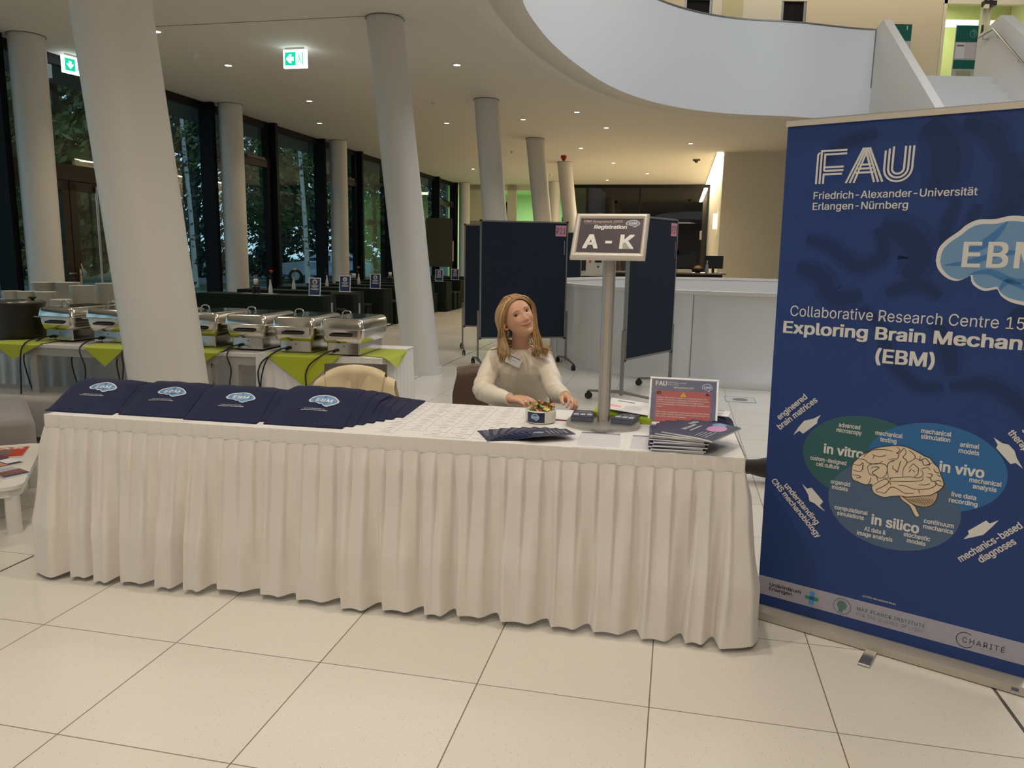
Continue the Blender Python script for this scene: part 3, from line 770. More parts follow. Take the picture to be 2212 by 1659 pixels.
# white birch trunks
M_birch = bpy.data.materials.new('birch_bark'); M_birch.use_nodes = True
_nt = M_birch.node_tree; _p = _nt.nodes['Principled BSDF']; _p.inputs['Roughness'].default_value = 0.8
_tc = _nt.nodes.new('ShaderNodeTexCoord'); _mp = _nt.nodes.new('ShaderNodeMapping'); _mp.inputs['Scale'].default_value = (4, 4, 7)
_ns = _nt.nodes.new('ShaderNodeTexNoise'); _ns.inputs['Scale'].default_value = 1.0; _cr = _nt.nodes.new('ShaderNodeValToRGB')
_cr.color_ramp.elements[0].position = 0.36; _cr.color_ramp.elements[0].color = (0.03, 0.03, 0.03, 1); _cr.color_ramp.elements[1].position = 0.44; _cr.color_ramp.elements[1].color = (0.62, 0.64, 0.66, 1)
_nt.links.new(_tc.outputs['Object'], _mp.inputs[0]); _nt.links.new(_mp.outputs[0], _ns.inputs['Vector']); _nt.links.new(_ns.outputs['Fac'], _cr.inputs[0]); _nt.links.new(_cr.outputs[0], _p.inputs['Base Color'])
for (x, y, l) in ((-12.55, 30.5, 'white birch trunk outside left of the second facade column'), (-8.25, 31.0, 'white birch trunk outside beside the parked car')):
    t = thing('birch_tree', l, 'tree', (x, y, -0.06), 0, 'trees outside the facade')
    m_ = MB(); m_.tube([(0, 0, 0), (-0.05, 0, 2.5), (-0.22, 0, 6), (-0.3, 0, 9.5)], [0.105, 0.085, 0.07, 0.03], 12, M_birch); m_.build('trunk', t)
    f = MB(); rnd = random.Random(5); vs, fs = [], []
    for k in range(900):
        c = Vector((rnd.gauss(-0.2, 1.1), rnd.gauss(0, 1.1), rnd.uniform(4.5, 10))); q = Vector((rnd.gauss(0, 1), rnd.gauss(0, 1), rnd.gauss(0, 1))).normalized(); pp = q.orthogonal().normalized(); q2 = q.cross(pp); s_ = rnd.uniform(0.15, 0.32)
        i = len(vs); vs += [c - pp * s_ * 0.5, c + q2 * s_ * 0.25, c + pp * s_ * 0.5, c - q2 * s_ * 0.25]; fs.append((i, i + 1, i + 2, i + 3))
    f.add(vs, fs, M_leaf[1]); f.build('foliage', t)
# parked car beyond the glazing
def car(loc, rz, paint, label):
    t = thing('car', label, 'car', loc, rz)
    L_, W_ = 4.3, 1.75
    side = [(-2.15, 0.35), (-2.12, 0.75), (-1.95, 0.92), (-1.0, 1.02), (-0.35, 1.42), (0.95, 1.45), (1.75, 1.05), (2.08, 0.95), (2.15, 0.6), (2.1, 0.3)]
    m_ = MB(); n = len(side); ins = [0.0, 0, 0.02, 0.03, 0.16, 0.16, 0.06, 0.02, 0, 0]
    vs = [(x, -W_ / 2 + i_, z) for (x, z), i_ in zip(side, ins)] + [(x, W_ / 2 - i_, z) for (x, z), i_ in zip(side, ins)]
    m_.add(vs, [(i, (i + 1) % n, n + (i + 1) % n, n + i) for i in range(n)] + [tuple(range(n - 1, -1, -1)), tuple(range(n, 2 * n))], paint)
    m_.build('car_body', t, bevel=0.05)
    for s_ in (-1, 1):
        yy = s_ * (W_ / 2 - 0.07)
        for a in ([(-0.9, 1.04), (-0.33, 1.37), (0.25, 1.39), (0.25, 1.04)], [(0.32, 1.04), (0.32, 1.39), (0.92, 1.39), (1.5, 1.06)]):
            m_ = MB(); m_.poly([(x, yy + s_ * (0.06 - 0.16 * (z - 1.0) / 0.4), z) for x, z in a], M_black); m_.build('side_window', t)
    for x in (-1.35, 1.3):
        for s_ in (-1, 1):
            m_ = MB(); m_.cyl((x, s_ * (W_ / 2 - 0.18), 0.32), (x, s_ * (W_ / 2 + 0.01), 0.32), 0.32, None, 24, M_black)
            w_ = m_.build('wheel', t)
            m_ = MB(); m_.cyl((x, s_ * (W_ / 2), 0.32), (x, s_ * (W_ / 2 + 0.02), 0.32), 0.20, None, 10, M_steel); m_.build('rim', w_)
    for s_ in (-1, 1):
        m_ = MB(); m_.box((-2.05, s_ * 0.55, 0.72), (0.12, 0.3, 0.14), M_white); m_.build('headlight', t)
    return t
car((-8.95, 37.2, -0.06), 0.10, mat('car_silver', (0.42, 0.52, 0.68), 0.3, metal=0.4), 'silver blue car parked outside behind the facade columns')
car((-4.05, 37.8, -0.06), 0.10, mat('car_white', (0.55, 0.62, 0.72), 0.3), 'pale car parked outside further right of the silver one')
# ============================================================ REGISTRATION TABLE
M_cloth = mat('cream_cloth', (0.76, 0.71, 0.655), 0.75, sheen=0.15, bump=(220, 0.10))
M_clothtop = mat('white_cloth', (0.80, 0.785, 0.75), 0.6)
M_navy = mat('navy_cotton', (0.016, 0.020, 0.062), 0.85, sheen=0.05, spec=0.2, bump=(350, 0.15))
M_navyprint = mat('navy_print', (0.018, 0.028, 0.085), 0.35)
M_paper = mat('white_paper', (0.82, 0.80, 0.80), 0.6)
M_ink = mat('grey_ink', (0.16, 0.16, 0.18), 0.7)
M_ink2 = mat('pale_ink', (0.45, 0.45, 0.48), 0.7)
M_wprint = mat('white_print', (0.80, 0.79, 0.77), 0.5)
M_lblue = mat('logo_light_blue', srgb(112, 158, 205), 0.5)
M_mblue = mat('logo_mid_blue', srgb(62, 120, 180), 0.5)
TL_, TD_ = 3.054, 0.73
for k in range(2):
    t = thing('folding_table', ('left' if k == 0 else 'right') + ' folding table hidden under the cream skirted registration cloth', 'table', T(0.77 + 1.513 * k, 0.365, 0), TROT)
    m_ = MB(); m_.box((0, 0, 0.732), (1.5, 0.70, 0.025), mat('table_board', (0.55, 0.52, 0.47), 0.5)); m_.build('tabletop', t)
    for sx in (-1, 1):
        for sy in (-1, 1):
            m_ = MB(); m_.box((sx * 0.66, sy * 0.29, 0.37), (0.035, 0.035, 0.70), M_grey); m_.box((sx * 0.66, sy * 0.29, 0.011), (0.045, 0.045, 0.022), M_black); m_.build('leg', t)
tc_ = MB(); tc_.box((0, 0, 0), (TL_ + 0.006, TD_ + 0.006, 0.004), M_clothtop)
for s_ in (-0.9, 0.35, 1.2): tc_.box((s_, -0.33, 0.0021), (0.14, 0.004, 0.0012), mat('tape', (0.58, 0.57, 0.54), 0.4))
tag(tc_.build('tablecloth', M=frame(T(TL_ / 2, TD_ / 2, 0.7475), TROT)), 'flat white cloth covering the top of the long registration table', 'tablecloth')

def make_skirt(name, label, origin, e1, e2, L, D, sides, ztop=0.752, zband=0.695, hem=0.022, period=0.168, seed=3, flare=0.10, m=None, amp=0.052):
    """pleated cloth hung round a table edge; sides: list of (start corner s,d) ... given as an open path"""
    rnd = random.Random(seed)
    path = [Vector(p) for p in sides]
    # resample with arc length; rounded corner normals
    seg = []; tot = 0
    for i in range(len(path) - 1): seg.append((path[i + 1] - path[i]).length); tot += seg[-1]
    step = 0.0049; nS = int(tot / step)
    def at(a):
        k = 0
        while k < len(seg) - 1 and a > seg[k]: a -= seg[k]; k += 1
        d = (path[k + 1] - path[k]).normalized()
        return path[k] + d * a, Vector((d.y, -d.x))
    base = []
    for i in range(nS + 1):
        p, nrm = at(min(tot, i * step)); 
        acc = Vector((0, 0))
        for k in range(-5, 6): acc += at(min(tot, max(0, i * step + k * 0.010)))[1]
        base.append((p, acc.normalized()))
    # irregular large folds near the hem
    cuts = [0.0]
    while cuts[-1] < tot: cuts.append(cuts[-1] + period * rnd.uniform(0.72, 1.3))
    fam = [rnd.uniform(0.6, 1.25) for _ in cuts]; fdir = [rnd.uniform(-0.02, 0.02) for _ in cuts]
    def fold(a, t):
        k = 0
        while k < len(cuts) - 2 and a > cuts[k + 1]: k += 1
        x = (a - cuts[k]) / (cuts[k + 1] - cuts[k])
        # broad front panel that rolls over into a narrow deep return
        if x < 0.14: w = 0.5 - 0.5 * math.cos(PI * x / 0.14)
        elif x < 0.60: w = 1.0 - 0.18 * math.sin(PI * (x - 0.14) / 0.46)
        else: w = 0.5 + 0.5 * math.cos(PI * (x - 0.60) / 0.40)
        return w * fam[k], fam[k], x
    rows = 34
    vs = []
    for j in range(rows):
        q = j / (rows - 1); z = lerp(zband, hem, q)
        for i, (p, nrm) in enumerate(base):
            a = i * step
            pl = (a / 0.0735) % 1.0                       # small knife pleats sewn under the band
            saw = pl / 0.90 if pl < 0.90 else 1 - (pl - 0.90) / 0.10
            aa = a + 0.014 * math.sin(q * 2.2 + a * 3.1) + 0.010 * noise.noise((a * 3, q * 1.5, seed + 9))
            w, fa, x = fold(aa, q)
            up = (1 - q) ** 1.1
            big = min(1, q * 1.5) ** 1.0
            wr = noise.noise((a * 9, q * 3.2, seed)) * 0.006 * (0.3 + q) + noise.noise((a * 26, q * 6, seed + 5)) * 0.0028
            off = 0.004 + saw * (0.006 + 0.024 * min(1, q * 7)) * up + big * (flare * 0.42 * (q ** 1.2) + amp * w) + wr
            zz = z + (0.014 * (1 - w) + 0.004 * math.sin(a * 5)) * (q ** 3)
            pp = p + nrm * off
            vs.append((pp.x, pp.y, zz))
    nn = len(base)
    fs = [(j * nn + i, j * nn + i + 1, (j + 1) * nn + i + 1, (j + 1) * nn + i) for j in range(rows - 1) for i in range(nn - 1)]
    o = bpy.data.objects.new(name, None); COL.objects.link(o); tag(o, label, 'table skirt')
    o.location = origin; o.rotation_euler = (0, 0, math.atan2(e1.y, e1.x))
    b = MB(); b.add(vs, fs, m, None, True); b.build('pleated_cloth', o)
    # band: overlapping folds with visible tucks
    b = MB(); vs = []
    zs = (ztop, ztop - 0.006, zband + 0.006, zband - 0.003)
    for j, z in enumerate(zs):
        for i, (p, nrm) in enumerate(base):
            a = i * step; pl = (a / 0.0735) % 1.0
            off = 0.0045 + 0.0035 * (1 - pl) + (0.0008 if 0 < j < 3 else 0.0)
            pp = p + nrm * off; vs.append((pp.x, pp.y, z))
    fs = [(j * nn + i, j * nn + i + 1, (j + 1) * nn + i + 1, (j + 1) * nn + i) for j in range(len(zs) - 1) for i in range(nn - 1)]
    b.add(vs, fs, m, None, True); b.build('header_band', o)
    return o
make_skirt('table_skirt', 'cream pleated skirt hanging down to the floor around the registration table', T(0, 0, 0), TE1, TE2, TL_, TD_, [(0, TD_), (0, 0), (TL_, 0), (TL_, TD_)], m=M_cloth)

# ---- printed brain emblem (outline in unit coordinates: width 1)
CLOUD = [(-0.50, -0.02), (-0.44, 0.13), (-0.33, 0.23), (-0.17, 0.28), (-0.02, 0.315), (0.12, 0.31), (0.27, 0.26), (0.40, 0.15), (0.49, 0.03), (0.485, -0.06), (0.42, -0.14), (0.31, -0.215), (0.20, -0.30), (0.13, -0.315), (0.03, -0.26), (-0.01, -0.20), (-0.11, -0.205), (-0.17, -0.165), (-0.24, -0.145), (-0.36, -0.14), (-0.45, -0.10)]
CLOUDS = [(p.x, p.y) for p in smooth_path([(x, y, 0) for x, y in CLOUD + CLOUD[:1]], 3)[:-1]]
def emblem(mb, cx, cy, w, M=None, fn=None, rim=None, fill=None, patch=None, letters=None, z=0.0012, italic=0.0, hs=1.0):
    """fn maps local (x, y, lift) to 3-D; M is used for flat prints"""
    rim = rim or M_wprint; fill = fill or M_lblue; patch = patch or M_mblue; letters = letters or M_wprint
    tmp = MB()
    tmp.poly([(cx + x * w, cy + y * w * hs, z) for x, y in CLOUDS], rim)
    tmp.poly([(cx + (x * 0.905) * w, cy + (y * 0.865 + 0.002) * w * hs, z * 1.6) for x, y in CLOUDS], fill)
    for pts, ww in (([(-0.40, 0.02), (-0.15, 0.10), (0.10, 0.04), (0.38, 0.10)], 0.05), ([(0.02, 0.27), (-0.02, 0.14), (0.06, 0.02)], 0.06), ([(0.05, -0.20), (0.14, -0.08), (0.36, -0.04)], 0.05), ([(-0.36, -0.07), (-0.12, -0.10), (0.08, -0.08)], 0.04)):
        sp = smooth_path([(a, b, 0) for a, b in pts], 5)
        tmp.stroke([(cx + p.x * w, cy + p.y * w * hs) for p in sp], ww * w, patch, None, z * 2.0)
    tmp.text('EBM', cx + 0.01 * w, cy - 0.085 * w * hs, 0.175 * w * hs, letters, None, 'C', 0.022, italic, z * 2.6, space=1.1)
    vs = [fn(v.x, v.y, v.z) for v in tmp.v] if fn else ([M @ v for v in tmp.v] if M is not None else tmp.v)
    for mi in range(len(tmp.mats)):
        fs = [f for f, q in zip(tmp.f, tmp.m) if q == mi]
        mb.add(vs, fs, tmp.mats[mi])

# ---- tote bags: four fanned stacks of folded navy bags
BAG_T = 0.0155
def bag_stack(si, s0, w, layers, fan_s, fan_d, d0, shear, logo, ln):
    def sm(x): x = max(0, min(1, x)); return x * x * (3 - 2 * x)
    fronts = [d0 + fan_d * k for k in range(layers)]
    Lb = 0.40
    for k in range(layers):
        def zlow(s, d, k=k):
            z = 0.0
            for j in range(k + 1, layers):
                z += BAG_T * sm((d - fronts[j] + 0.02) / 0.07)
            return 0.7505 + z
        s_off = s0 + fan_s * k; rnd = random.Random(si * 17 + k)
        rot = rnd.uniform(-0.04, 0.10) if k else 0.0
        wob = rnd.uniform(0, 9)
        def P(a, b, lift, k=k, s_off=s_off, rot=rot, wob=wob):
            d = fronts[k] + b * Lb
            s = s_off + a * w + shear * b * Lb + rot * b * 0.4
            bulge = 0.007 * math.sin(PI * min(1, max(0, a))) * math.sin(PI * min(1, max(0, b))) ** 0.5
            wr = 0.0030 * noise.noise((a * 3 + wob, b * 3, si)) + 0.0012 * math.sin((a * 2.2 + b * 0.8) * 9 + wob) * b
            return T(s, d, zlow(s, d) + lift + (bulge + wr if lift > 0.004 else 0))
        body = MB()
        n1, n2 = 14, 16
        top = lambda a, b: P(a, b, BAG_T - 0.001 - 0.0095 * (max(0, 1 - min(a, 1 - a, b * 0.6, 1 - b) / 0.06) ** 2))
        bot = lambda a, b: P(a, 1 - b, 0.0006)
        body.grid(top, n1, n2, M_navy); body.grid(bot, n1, n2, M_navy)
        edge = []
        for i in range(n1): edge.append((i / (n1 - 1), 0))
        for j in range(1, n2): edge.append((1, j / (n2 - 1)))
        for i in range(n1 - 2, -1, -1): edge.append((i / (n1 - 1), 1))
        for j in range(n2 - 2, 0, -1): edge.append((0, j / (n2 - 1)))
        m = len(edge)
        vs = [P(a, b, 0.0006) for a, b in edge] + [top(a, b) for a, b in edge]
        body.add(vs, [(i, (i + 1) % m, m + (i + 1) % m, m + i) for i in range(m)], M_navy, None, True)
        pos = ['topmost', 'second from top', 'third from top', 'fourth from top', 'fifth from top', 'sixth from top', 'bottom'][k if k < layers - 1 else 6]
        lab = 'navy tote bag with brain emblem, topmost of the %s stack on the table' % ln if k == 0 else 'folded navy tote bag, %s in the %s stack' % (pos, ln)
        t = thing('tote_bag', lab, 'bag', (0, 0, 0), 0, 'folded navy tote bags on the table')
        body.build('bag_body', t)
        if k == 0:
            pr = MB()
            fn = lambda x, y, z: P(x, y, BAG_T + 0.0012 + z)
            lx, ly = logo
            sx = 1 / w; sy = 1 / Lb
            fn2 = lambda x, y, z: P(lx + x * sx, ly + y * sy, BAG_T + 0.0008 + z)
            emblem(pr, 0, 0, 0.148, fn=fn2, italic=0.1, z=0.0006)
            t2 = MB()
            t2.text('Collaborative Research Centre 1540', -0.075, -0.072, 0.0055, M_wprint, width=0.10, z=0.0008)
            t2.text('Exploring Brain Mechanics (EBM)', -0.085, -0.084, 0.0062, M_wprint, width=0.125, bold=0.02, z=0.0008)
            pr.add([fn2(v.x, v.y, v.z) for v in t2.v], t2.f, M_wprint)
            pr.build('emblem_print', t)
bag_stack(1, -0.055, 0.350, 6, 0.028, 0.050, 0.060, -0.26, (0.55, 0.56), 'leftmost')
bag_stack(2, 0.315, 0.322, 6, 0.026, 0.050, 0.075, -0.22, (0.56, 0.52), 'second from left')
bag_stack(3, 0.650, 0.355, 6, 0.024, 0.050, 0.060, -0.22, (0.60, 0.50), 'third from left')
bag_stack(4, 1.035, 0.365, 7, 0.030, 0.046, 0.065, -0.12, (0.60, 0.50), 'rightmost')

# ---- name badges
ORD = ['front', 'second', 'third', 'fourth', 'fifth', 'sixth', 'seventh', 'eighth', 'ninth', 'tenth', 'eleventh', 'twelfth']
COLN = ['leftmost column', 'second column from left', 'middle column', 'fourth column from left', 'fifth column from left', 'short column beside the bowl']
def badge_mesh(seed):
    r = random.Random(seed); m = MB()
    m.box((0, 0, 0.0007), (0.088, 0.056, 0.0014), M_paper)
    a = r.uniform(0.028, 0.046); m.rect(-a / 2, 0.000, a / 2, 0.0042, M_ink, None, 0.00155)
    a = r.uniform(0.030, 0.056); m.rect(-a / 2, -0.0125, a / 2, -0.0105, M_ink2, None, 0.00155)
    if r.random() < 0.6: a = r.uniform(0.020, 0.040); m.rect(-a / 2, -0.0175, a / 2, -0.0158, M_ink2, None, 0.00155)
    return m
protos = []
rb = random.Random(11)
for c in range(6):
    s0 = 1.590 + 0.1075 * c; d0 = (0.080, 0.150, 0.083, 0.073, 0.073, 0.50)[c]; nrow = (11, 10, 11, 11, 11, 3)[c]
    if c == 5: s0 = 2.118
    for r_ in range(nrow):
        d = d0 + 0.0605 * r_ + rb.uniform(-0.003, 0.003); s = s0 + rb.uniform(-0.004, 0.004)
        if d > 0.70: continue
        lab = 'white name badge, %s in the %s' % (('front one' if r_ == 0 else ORD[r_] + ' from the front'), COLN[c])
        if len(protos) < 7:
            o = badge_mesh(len(protos)).build('name_badge'); protos.append(o)
        else:
            o = protos[rb.randrange(7)].copy(); COL.objects.link(o)
        o.matrix_world = frame(T(s, d, 0.7498 + 0.0002 * (r_ % 2)), TROT - 0.05 + rb.uniform(-0.05, 0.05))
        tag(o, lab, 'name badge', 'name badges laid out on the table')

# ---- sign stand
def onbase(s, d, z=0.75): return T(s, d, z)
ss = thing('sign_stand', 'silver registration sign stand with A - K poster on the table', 'sign stand', T(2.487, 0.462, 0.75), TROT)
m_ = MB()
out = [(-0.165, -0.02), (-0.155, -0.08), (-0.12, -0.125), (-0.06, -0.165), (0.0, -0.185), (0.06, -0.165), (0.12, -0.125), (0.155, -0.08), (0.165, -0.02), (0.15, 0.06), (0.10, 0.13), (0.0, 0.16), (-0.10, 0.13), (-0.15, 0.06)]
outs = [(p.x, p.y) for p in smooth_path([(x, y, 0) for x, y in out + out[:1]], 4)[:-1]]
M_silver = mat('silver_anodised', (0.52, 0.50, 0.47), 0.38, metal=0.85)
m_.prism(outs, 0.0, 0.010, M_silver)
m_.prism([(x * 0.985, y * 0.985) for x, y in outs], 0.010, 0.017, M_silver)
m_.build('base', ss, bevel=0.003)
m_ = MB()
prof = rrect(0.056, 0.034, 0.012, 4)
prof = [(x, y) for x, y in prof]
m_.prism(prof, 0.017, 0.735, M_silver, smooth=False); m_.box((0, -0.0175, 0.375), (0.018, 0.003, 0.71), mat('pole_inlay', (0.60, 0.55, 0.46), 0.35, metal=0.6))
m_.build('pole', ss)
SX = Vector((0.966, -0.259, 0.0)).normalized(); SN = Vector((-0.213, -0.79, 0.575)); SN = (SN - SX * SN.dot(SX)).normalized(); SY = SN.cross(SX)
def basis(c, x, y, n): return Matrix(((x.x, y.x, n.x, c[0]), (x.y, y.y, n.y, c[1]), (x.z, y.z, n.z, c[2]), (0, 0, 0, 1)))
MS = basis((0.409, 3.353, 1.584), SX, SY, SN)
LS = frame(T(2.487, 0.462, 0.75), TROT).inverted()
m_ = MB(); m_.box((0, 0, -0.014), (0.29, 0.20, 0.010), M_silver, LS @ MS); m_.tube([LS @ MS @ Vector((0.0, -0.02, -0.02)), Vector((0, 0, 0.76)), Vector((0, 0, 0.73))], 0.014, 10, M_silver); m_.build('back_plate', ss)
m_ = MB(); W_, H_, b_ = 0.320, 0.234, 0.024
for (x0, y0, x1, y1) in ((-1, -1, 1, -1), (1, -1, 1, 1), (1, 1, -1, 1), (-1, 1, -1, -1)):
    d = Vector((x1 - x0, y1 - y0, 0)).normalized(); 
    A0 = Vector((x0 * W_ / 2, y0 * H_ / 2, 0)); A1 = Vector((x1 * W_ / 2, y1 * H_ / 2, 0)); inn = Vector((-d.y, d.x, 0))
    rows = []
    for q, zz in ((0, -0.012), (0.0, 0.002), (0.18, 0.009), (0.5, 0.0125), (0.82, 0.009), (1.0, 0.001)):
        o_ = q * b_
        rows.append([A0 + d * o_ + inn * o_ + Vector((0, 0, zz)), A1 - d * o_ + inn * o_ + Vector((0, 0, zz))])
    vs = [p for r in rows for p in r]
    m_.add(vs, [(2 * k, 2 * k + 1, 2 * k + 3, 2 * k + 2) for k in range(len(rows) - 1)], mat('frame_champagne', (0.72, 0.66, 0.59), 0.35, metal=0.25), LS @ MS, True)
m_.build('snap_frame', ss)
pm = MB(); MP = LS @ MS @ Matrix.Scale(0.955, 4)
M_slate = mat('poster_slate', srgb(88, 80, 88), 0.22)
pm.rect(-0.145, -0.100, 0.145, 0.100, M_paper, MP, 0.0005)
pm.rect(-0.145, -0.090, 0.145, 0.100, M_slate, MP, 0.0009)
WP = mat('poster_white', (0.85, 0.82, 0.80), 0.4)
pm.text('EBM Symposium 2025', -0.128, 0.0745, 0.0125, mat('poster_pink', srgb(205, 180, 182), 0.4), MP, 'L', 0.018, 0.22, 0.0014, width=0.178)
pm.text('Collaborative Research Centre 1540 Exploring Brain Mechanics', -0.128, 0.0655, 0.0035, M_ink2, MP, 'L', 0, 0, 0.0014, width=0.150)
pm.text('Registration', -0.078, 0.040, 0.0205, WP, MP, 'L', 0.032, 0.12, 0.0014, width=0.150)
pm.text('A', -0.118, -0.066, 0.072, WP, MP, 'L', 0.034, 0, 0.0014, width=0.070)
pm.text('K', 0.048, -0.066, 0.072, WP, MP, 'L', 0.034, 0, 0.0014, width=0.064)
pm.rect(-0.017, -0.040, 0.013, -0.026, WP, MP, 0.0014)
emblem(pm, 0.096, 0.070, 0.064, M=MP @ Matrix.Translation((0, 0, 0.0011)), fill=mat('emblem_slate', srgb(116, 124, 152), 0.4), patch=mat('emblem_slate2', srgb(92, 100, 132), 0.4), z=0.0003)
for x0, x1 in ((-0.135, -0.125), (-0.085, -0.06), (-0.055, -0.05), (-0.02, -0.005), (0.05, 0.06)): pm.rect(x0, -0.0965, x1, -0.0945, M_ink2, MP, 0.0012)
pm.build('poster', ss)

# ---- two decks of small navy cards standing on the sign base
def card_mesh(top):
    m = MB(); m.box((0, 0, 0.0012), (0.098, 0.148, 0.0024), M_navyprint if top else mat('card_edge', (0.16, 0.17, 0.22), 0.5))
    if top:
        m.text('EBM Symposium', 0, 0.048, 0.007, M_wprint, None, 'C', 0.02, 0, 0.0026, width=0.05)
        m.text('Wi-Fi & Program', 0, 0.028, 0.009, M_wprint, None, 'C', 0.02, 0, 0.0026, width=0.07) if False else m.rect(-0.034, 0.028, 0.034, 0.036, M_ink2, None, 0.0026)
        for x in (-0.030, 0.0, 0.030):
            m.rect(x - 0.010, -0.004, x + 0.010, 0.004, M_wprint, None, 0.0026); m.rect(x - 0.012, -0.034, x + 0.012, -0.012, M_paper, None, 0.0026)
    return m
ctop = None
for dk, (s, d, rz, nm) in enumerate(((2.392, 0.49, 0.0, 'left'), (2.585, 0.475, -0.22, 'right'))):
    for k in range(8):
        o = card_mesh(k == 7).build('info_card')
        o.matrix_world = frame(T(s, d, 0.7675 + 0.0026 * k), TROT + rz + 0.004 * math.sin(k * 3.1))
        if k == 7: tag(o, 'printed navy card topmost in the deck on the %s of the sign pole' % nm, 'card', 'navy cards stacked on the sign base')
        else: tag(o, 'navy card inside the deck on the %s of the sign pole' % nm, 'card', 'navy cards in the %s deck on the sign base' % nm)
# ---- candy bowl
cb = thing('candy_bowl', 'round white candy bowl with a navy brain emblem label', 'bowl', T(2.203, 0.435, 0.7498), TROT)
m_ = MB(); M_china = mat('white_china', (0.80, 0.76, 0.66), 0.25)
m_.lathe([(0.0001, 0.0), (0.058, 0.0), (0.067, 0.006), (0.0695, 0.02), (0.0695, 0.058), (0.0665, 0.0605), (0.0635, 0.058), (0.0625, 0.022), (0.050, 0.014), (0.0001, 0.013)], 48, M_china, caps=False); m_.build('bowl_body', cb)
m_ = MB(); R_ = 0.0702
def wrap(x, y, z, R_=R_, a0=-PI / 2 - 0.22): a = a0 + x / R_; return Vector(((R_ + z) * math.cos(a), (R_ + z) * math.sin(a), 0.032 + y))
for i in range(14):
    x0, x1 = lerp(-0.044, 0.044, i / 14), lerp(-0.044, 0.044, (i + 1) / 14)
    m_.add([wrap(x0, -0.023, 0.0002), wrap(x1, -0.023, 0.0002), wrap(x1, 0.023, 0.0002), wrap(x0, 0.023, 0.0002)], [(0, 1, 2, 3)], M_navyprint, None, True)
emblem(m_, 0, 0.002, 0.040, fn=lambda x, y, z: wrap(x, y, z + 0.0007), z=0.0004, hs=1.25)
m_.build('label_sticker', cb)
M_foil = [mat('foil_gold', (0.55, 0.40, 0.13), 0.25, metal=0.9, bump=(160, 0.8)), mat('foil_olive', (0.30, 0.30, 0.12), 0.3, metal=0.8, bump=(160, 0.8)), mat('foil_copper', (0.45, 0.20, 0.08), 0.28, metal=0.9, bump=(160, 0.8))]
rc = random.Random(4)
for k in range(12):
    a = k * 2.399; r = 0.012 + 0.034 * ((k * 0.37) % 1.0); z = 0.058 + 0.030 * (k / 12.0) * (1 - r / 0.06)
    if k < 7: r = 0.042; z = 0.055; a = k * 2 * PI / 7
    o = MB()
    o.tube([(-0.026, 0, 0.003), (-0.017, 0, 0), (-0.012, 0, 0), (0.0, 0, 0.001), (0.012, 0, 0), (0.017, 0, 0), (0.027, 0, 0.004)], [0.013, 0.004, 0.0095, 0.0115, 0.0095, 0.004, 0.014], 9, M_foil[k % 3], flat=0.75)
    ob = o.build('wrapped_candy'); ob.matrix_world = frame(T(2.203 + r * math.cos(a), 0.435 + r * math.sin(a), 0.7498 + z + 0.004), rc.uniform(0, 6)) @ Matrix.Rotation(rc.uniform(-0.6, 0.6), 4, 'Y') @ Matrix.Rotation(rc.uniform(-0.5, 0.5), 4, 'X')
    tag(ob, ['gold', 'olive green', 'copper'][k % 3] + ' foil wrapped candy heaped in the white bowl', 'candy', ['gold', 'olive', 'copper'][k % 3] + ' candies in the white bowl')
# ---- fan of brochures
for k in range(9):
    q = k / 8.0; ang = math.radians(lerp(116, 30, q)); pv = (lerp(2.138, 2.236, q ** 0.8), lerp(0.055, 0.030, q))
    dx, dy = math.cos(ang), math.sin(ang)
    m_ = MB(); m_.box((0.0925, 0.05, 0.00125), (0.185, 0.10, 0.0025), M_navyprint)
    emblem(m_, 0.045, 0.062, 0.046, M=Matrix.Translation((0, 0, 0.0026)), z=0.0002)
    for j in range(5): m_.rect(0.085 + 0.018 * j, 0.03 + 0.008 * (j % 2), 0.089 + 0.018 * j, 0.085, M_ink2, None, 0.0028)
    m_.rect(0.155, 0.025, 0.163, 0.07, M_wprint, None, 0.0028)
    m_.rect(0.0, 0.0, 0.185, 0.0022, mat('brochure_edge', (0.45, 0.40, 0.45), 0.5), None, 0.0027)
    o = m_.build('brochure'); o.matrix_world = frame(T(pv[0], pv[1], 0.7498 + 0.0031 * k), TROT + ang) @ Matrix.Rotation(-0.008 * (k + 1), 4, 'Y') if False else frame(T(pv[0], pv[1], 0.7498 + 0.0031 * k), TROT + ang)
    tag(o, 'navy brochure in the fan on the table, %s' % ('rightmost and on top' if k == 8 else ('leftmost and lowest' if k == 0 else ORD[k] + ' from its left end')), 'brochure', 'fanned navy brochures')
# ---- lists, loose papers
def sheet(s, d, w, h, rz, label, name='paper_list', rows=14, z=0.7499, kind=0):
    m_ = MB(); m_.box((0, 0, 0.0006), (w, h, 0.0012), M_paper)
    if kind == 0:
        m_.rect(-w * 0.40, h * 0.36, w * 0.40, h * 0.42, mat('list_head', (0.10, 0.11, 0.17), 0.6), None, 0.0014)
        m_.rect(-w * 0.40, h * 0.31, w * 0.40, h * 0.33, mat('list_bar', (0.22, 0.26, 0.38), 0.6), None, 0.0014)
        for k in range(rows):
            y = h * (0.27 - 0.70 * k / rows)
            m_.rect(-w * 0.42, y - h * 0.012, w * 0.42, y + h * 0.012, mat('list_band', (0.52, 0.53, 0.60), 0.6) if k % 2 else mat('list_band2', (0.68, 0.68, 0.72), 0.6), None, 0.0014)
    o = m_.build(name); o.matrix_world = frame(T(s, d, z), TROT + rz); tag(o, label, 'paper'); return o
sheet(2.492, 0.157, 0.205, 0.290, 0.02, 'printed list with dark header lying in front of the sign base')
sheet(2.705, 0.152, 0.200, 0.285, 0.0, 'printed list half covered by the booklet stack', rows=18)
sheet(2.286, 0.585, 0.205, 0.19, -0.12, 'blank white paper under her left hand', kind=1, name='paper_sheet', z=0.7530)
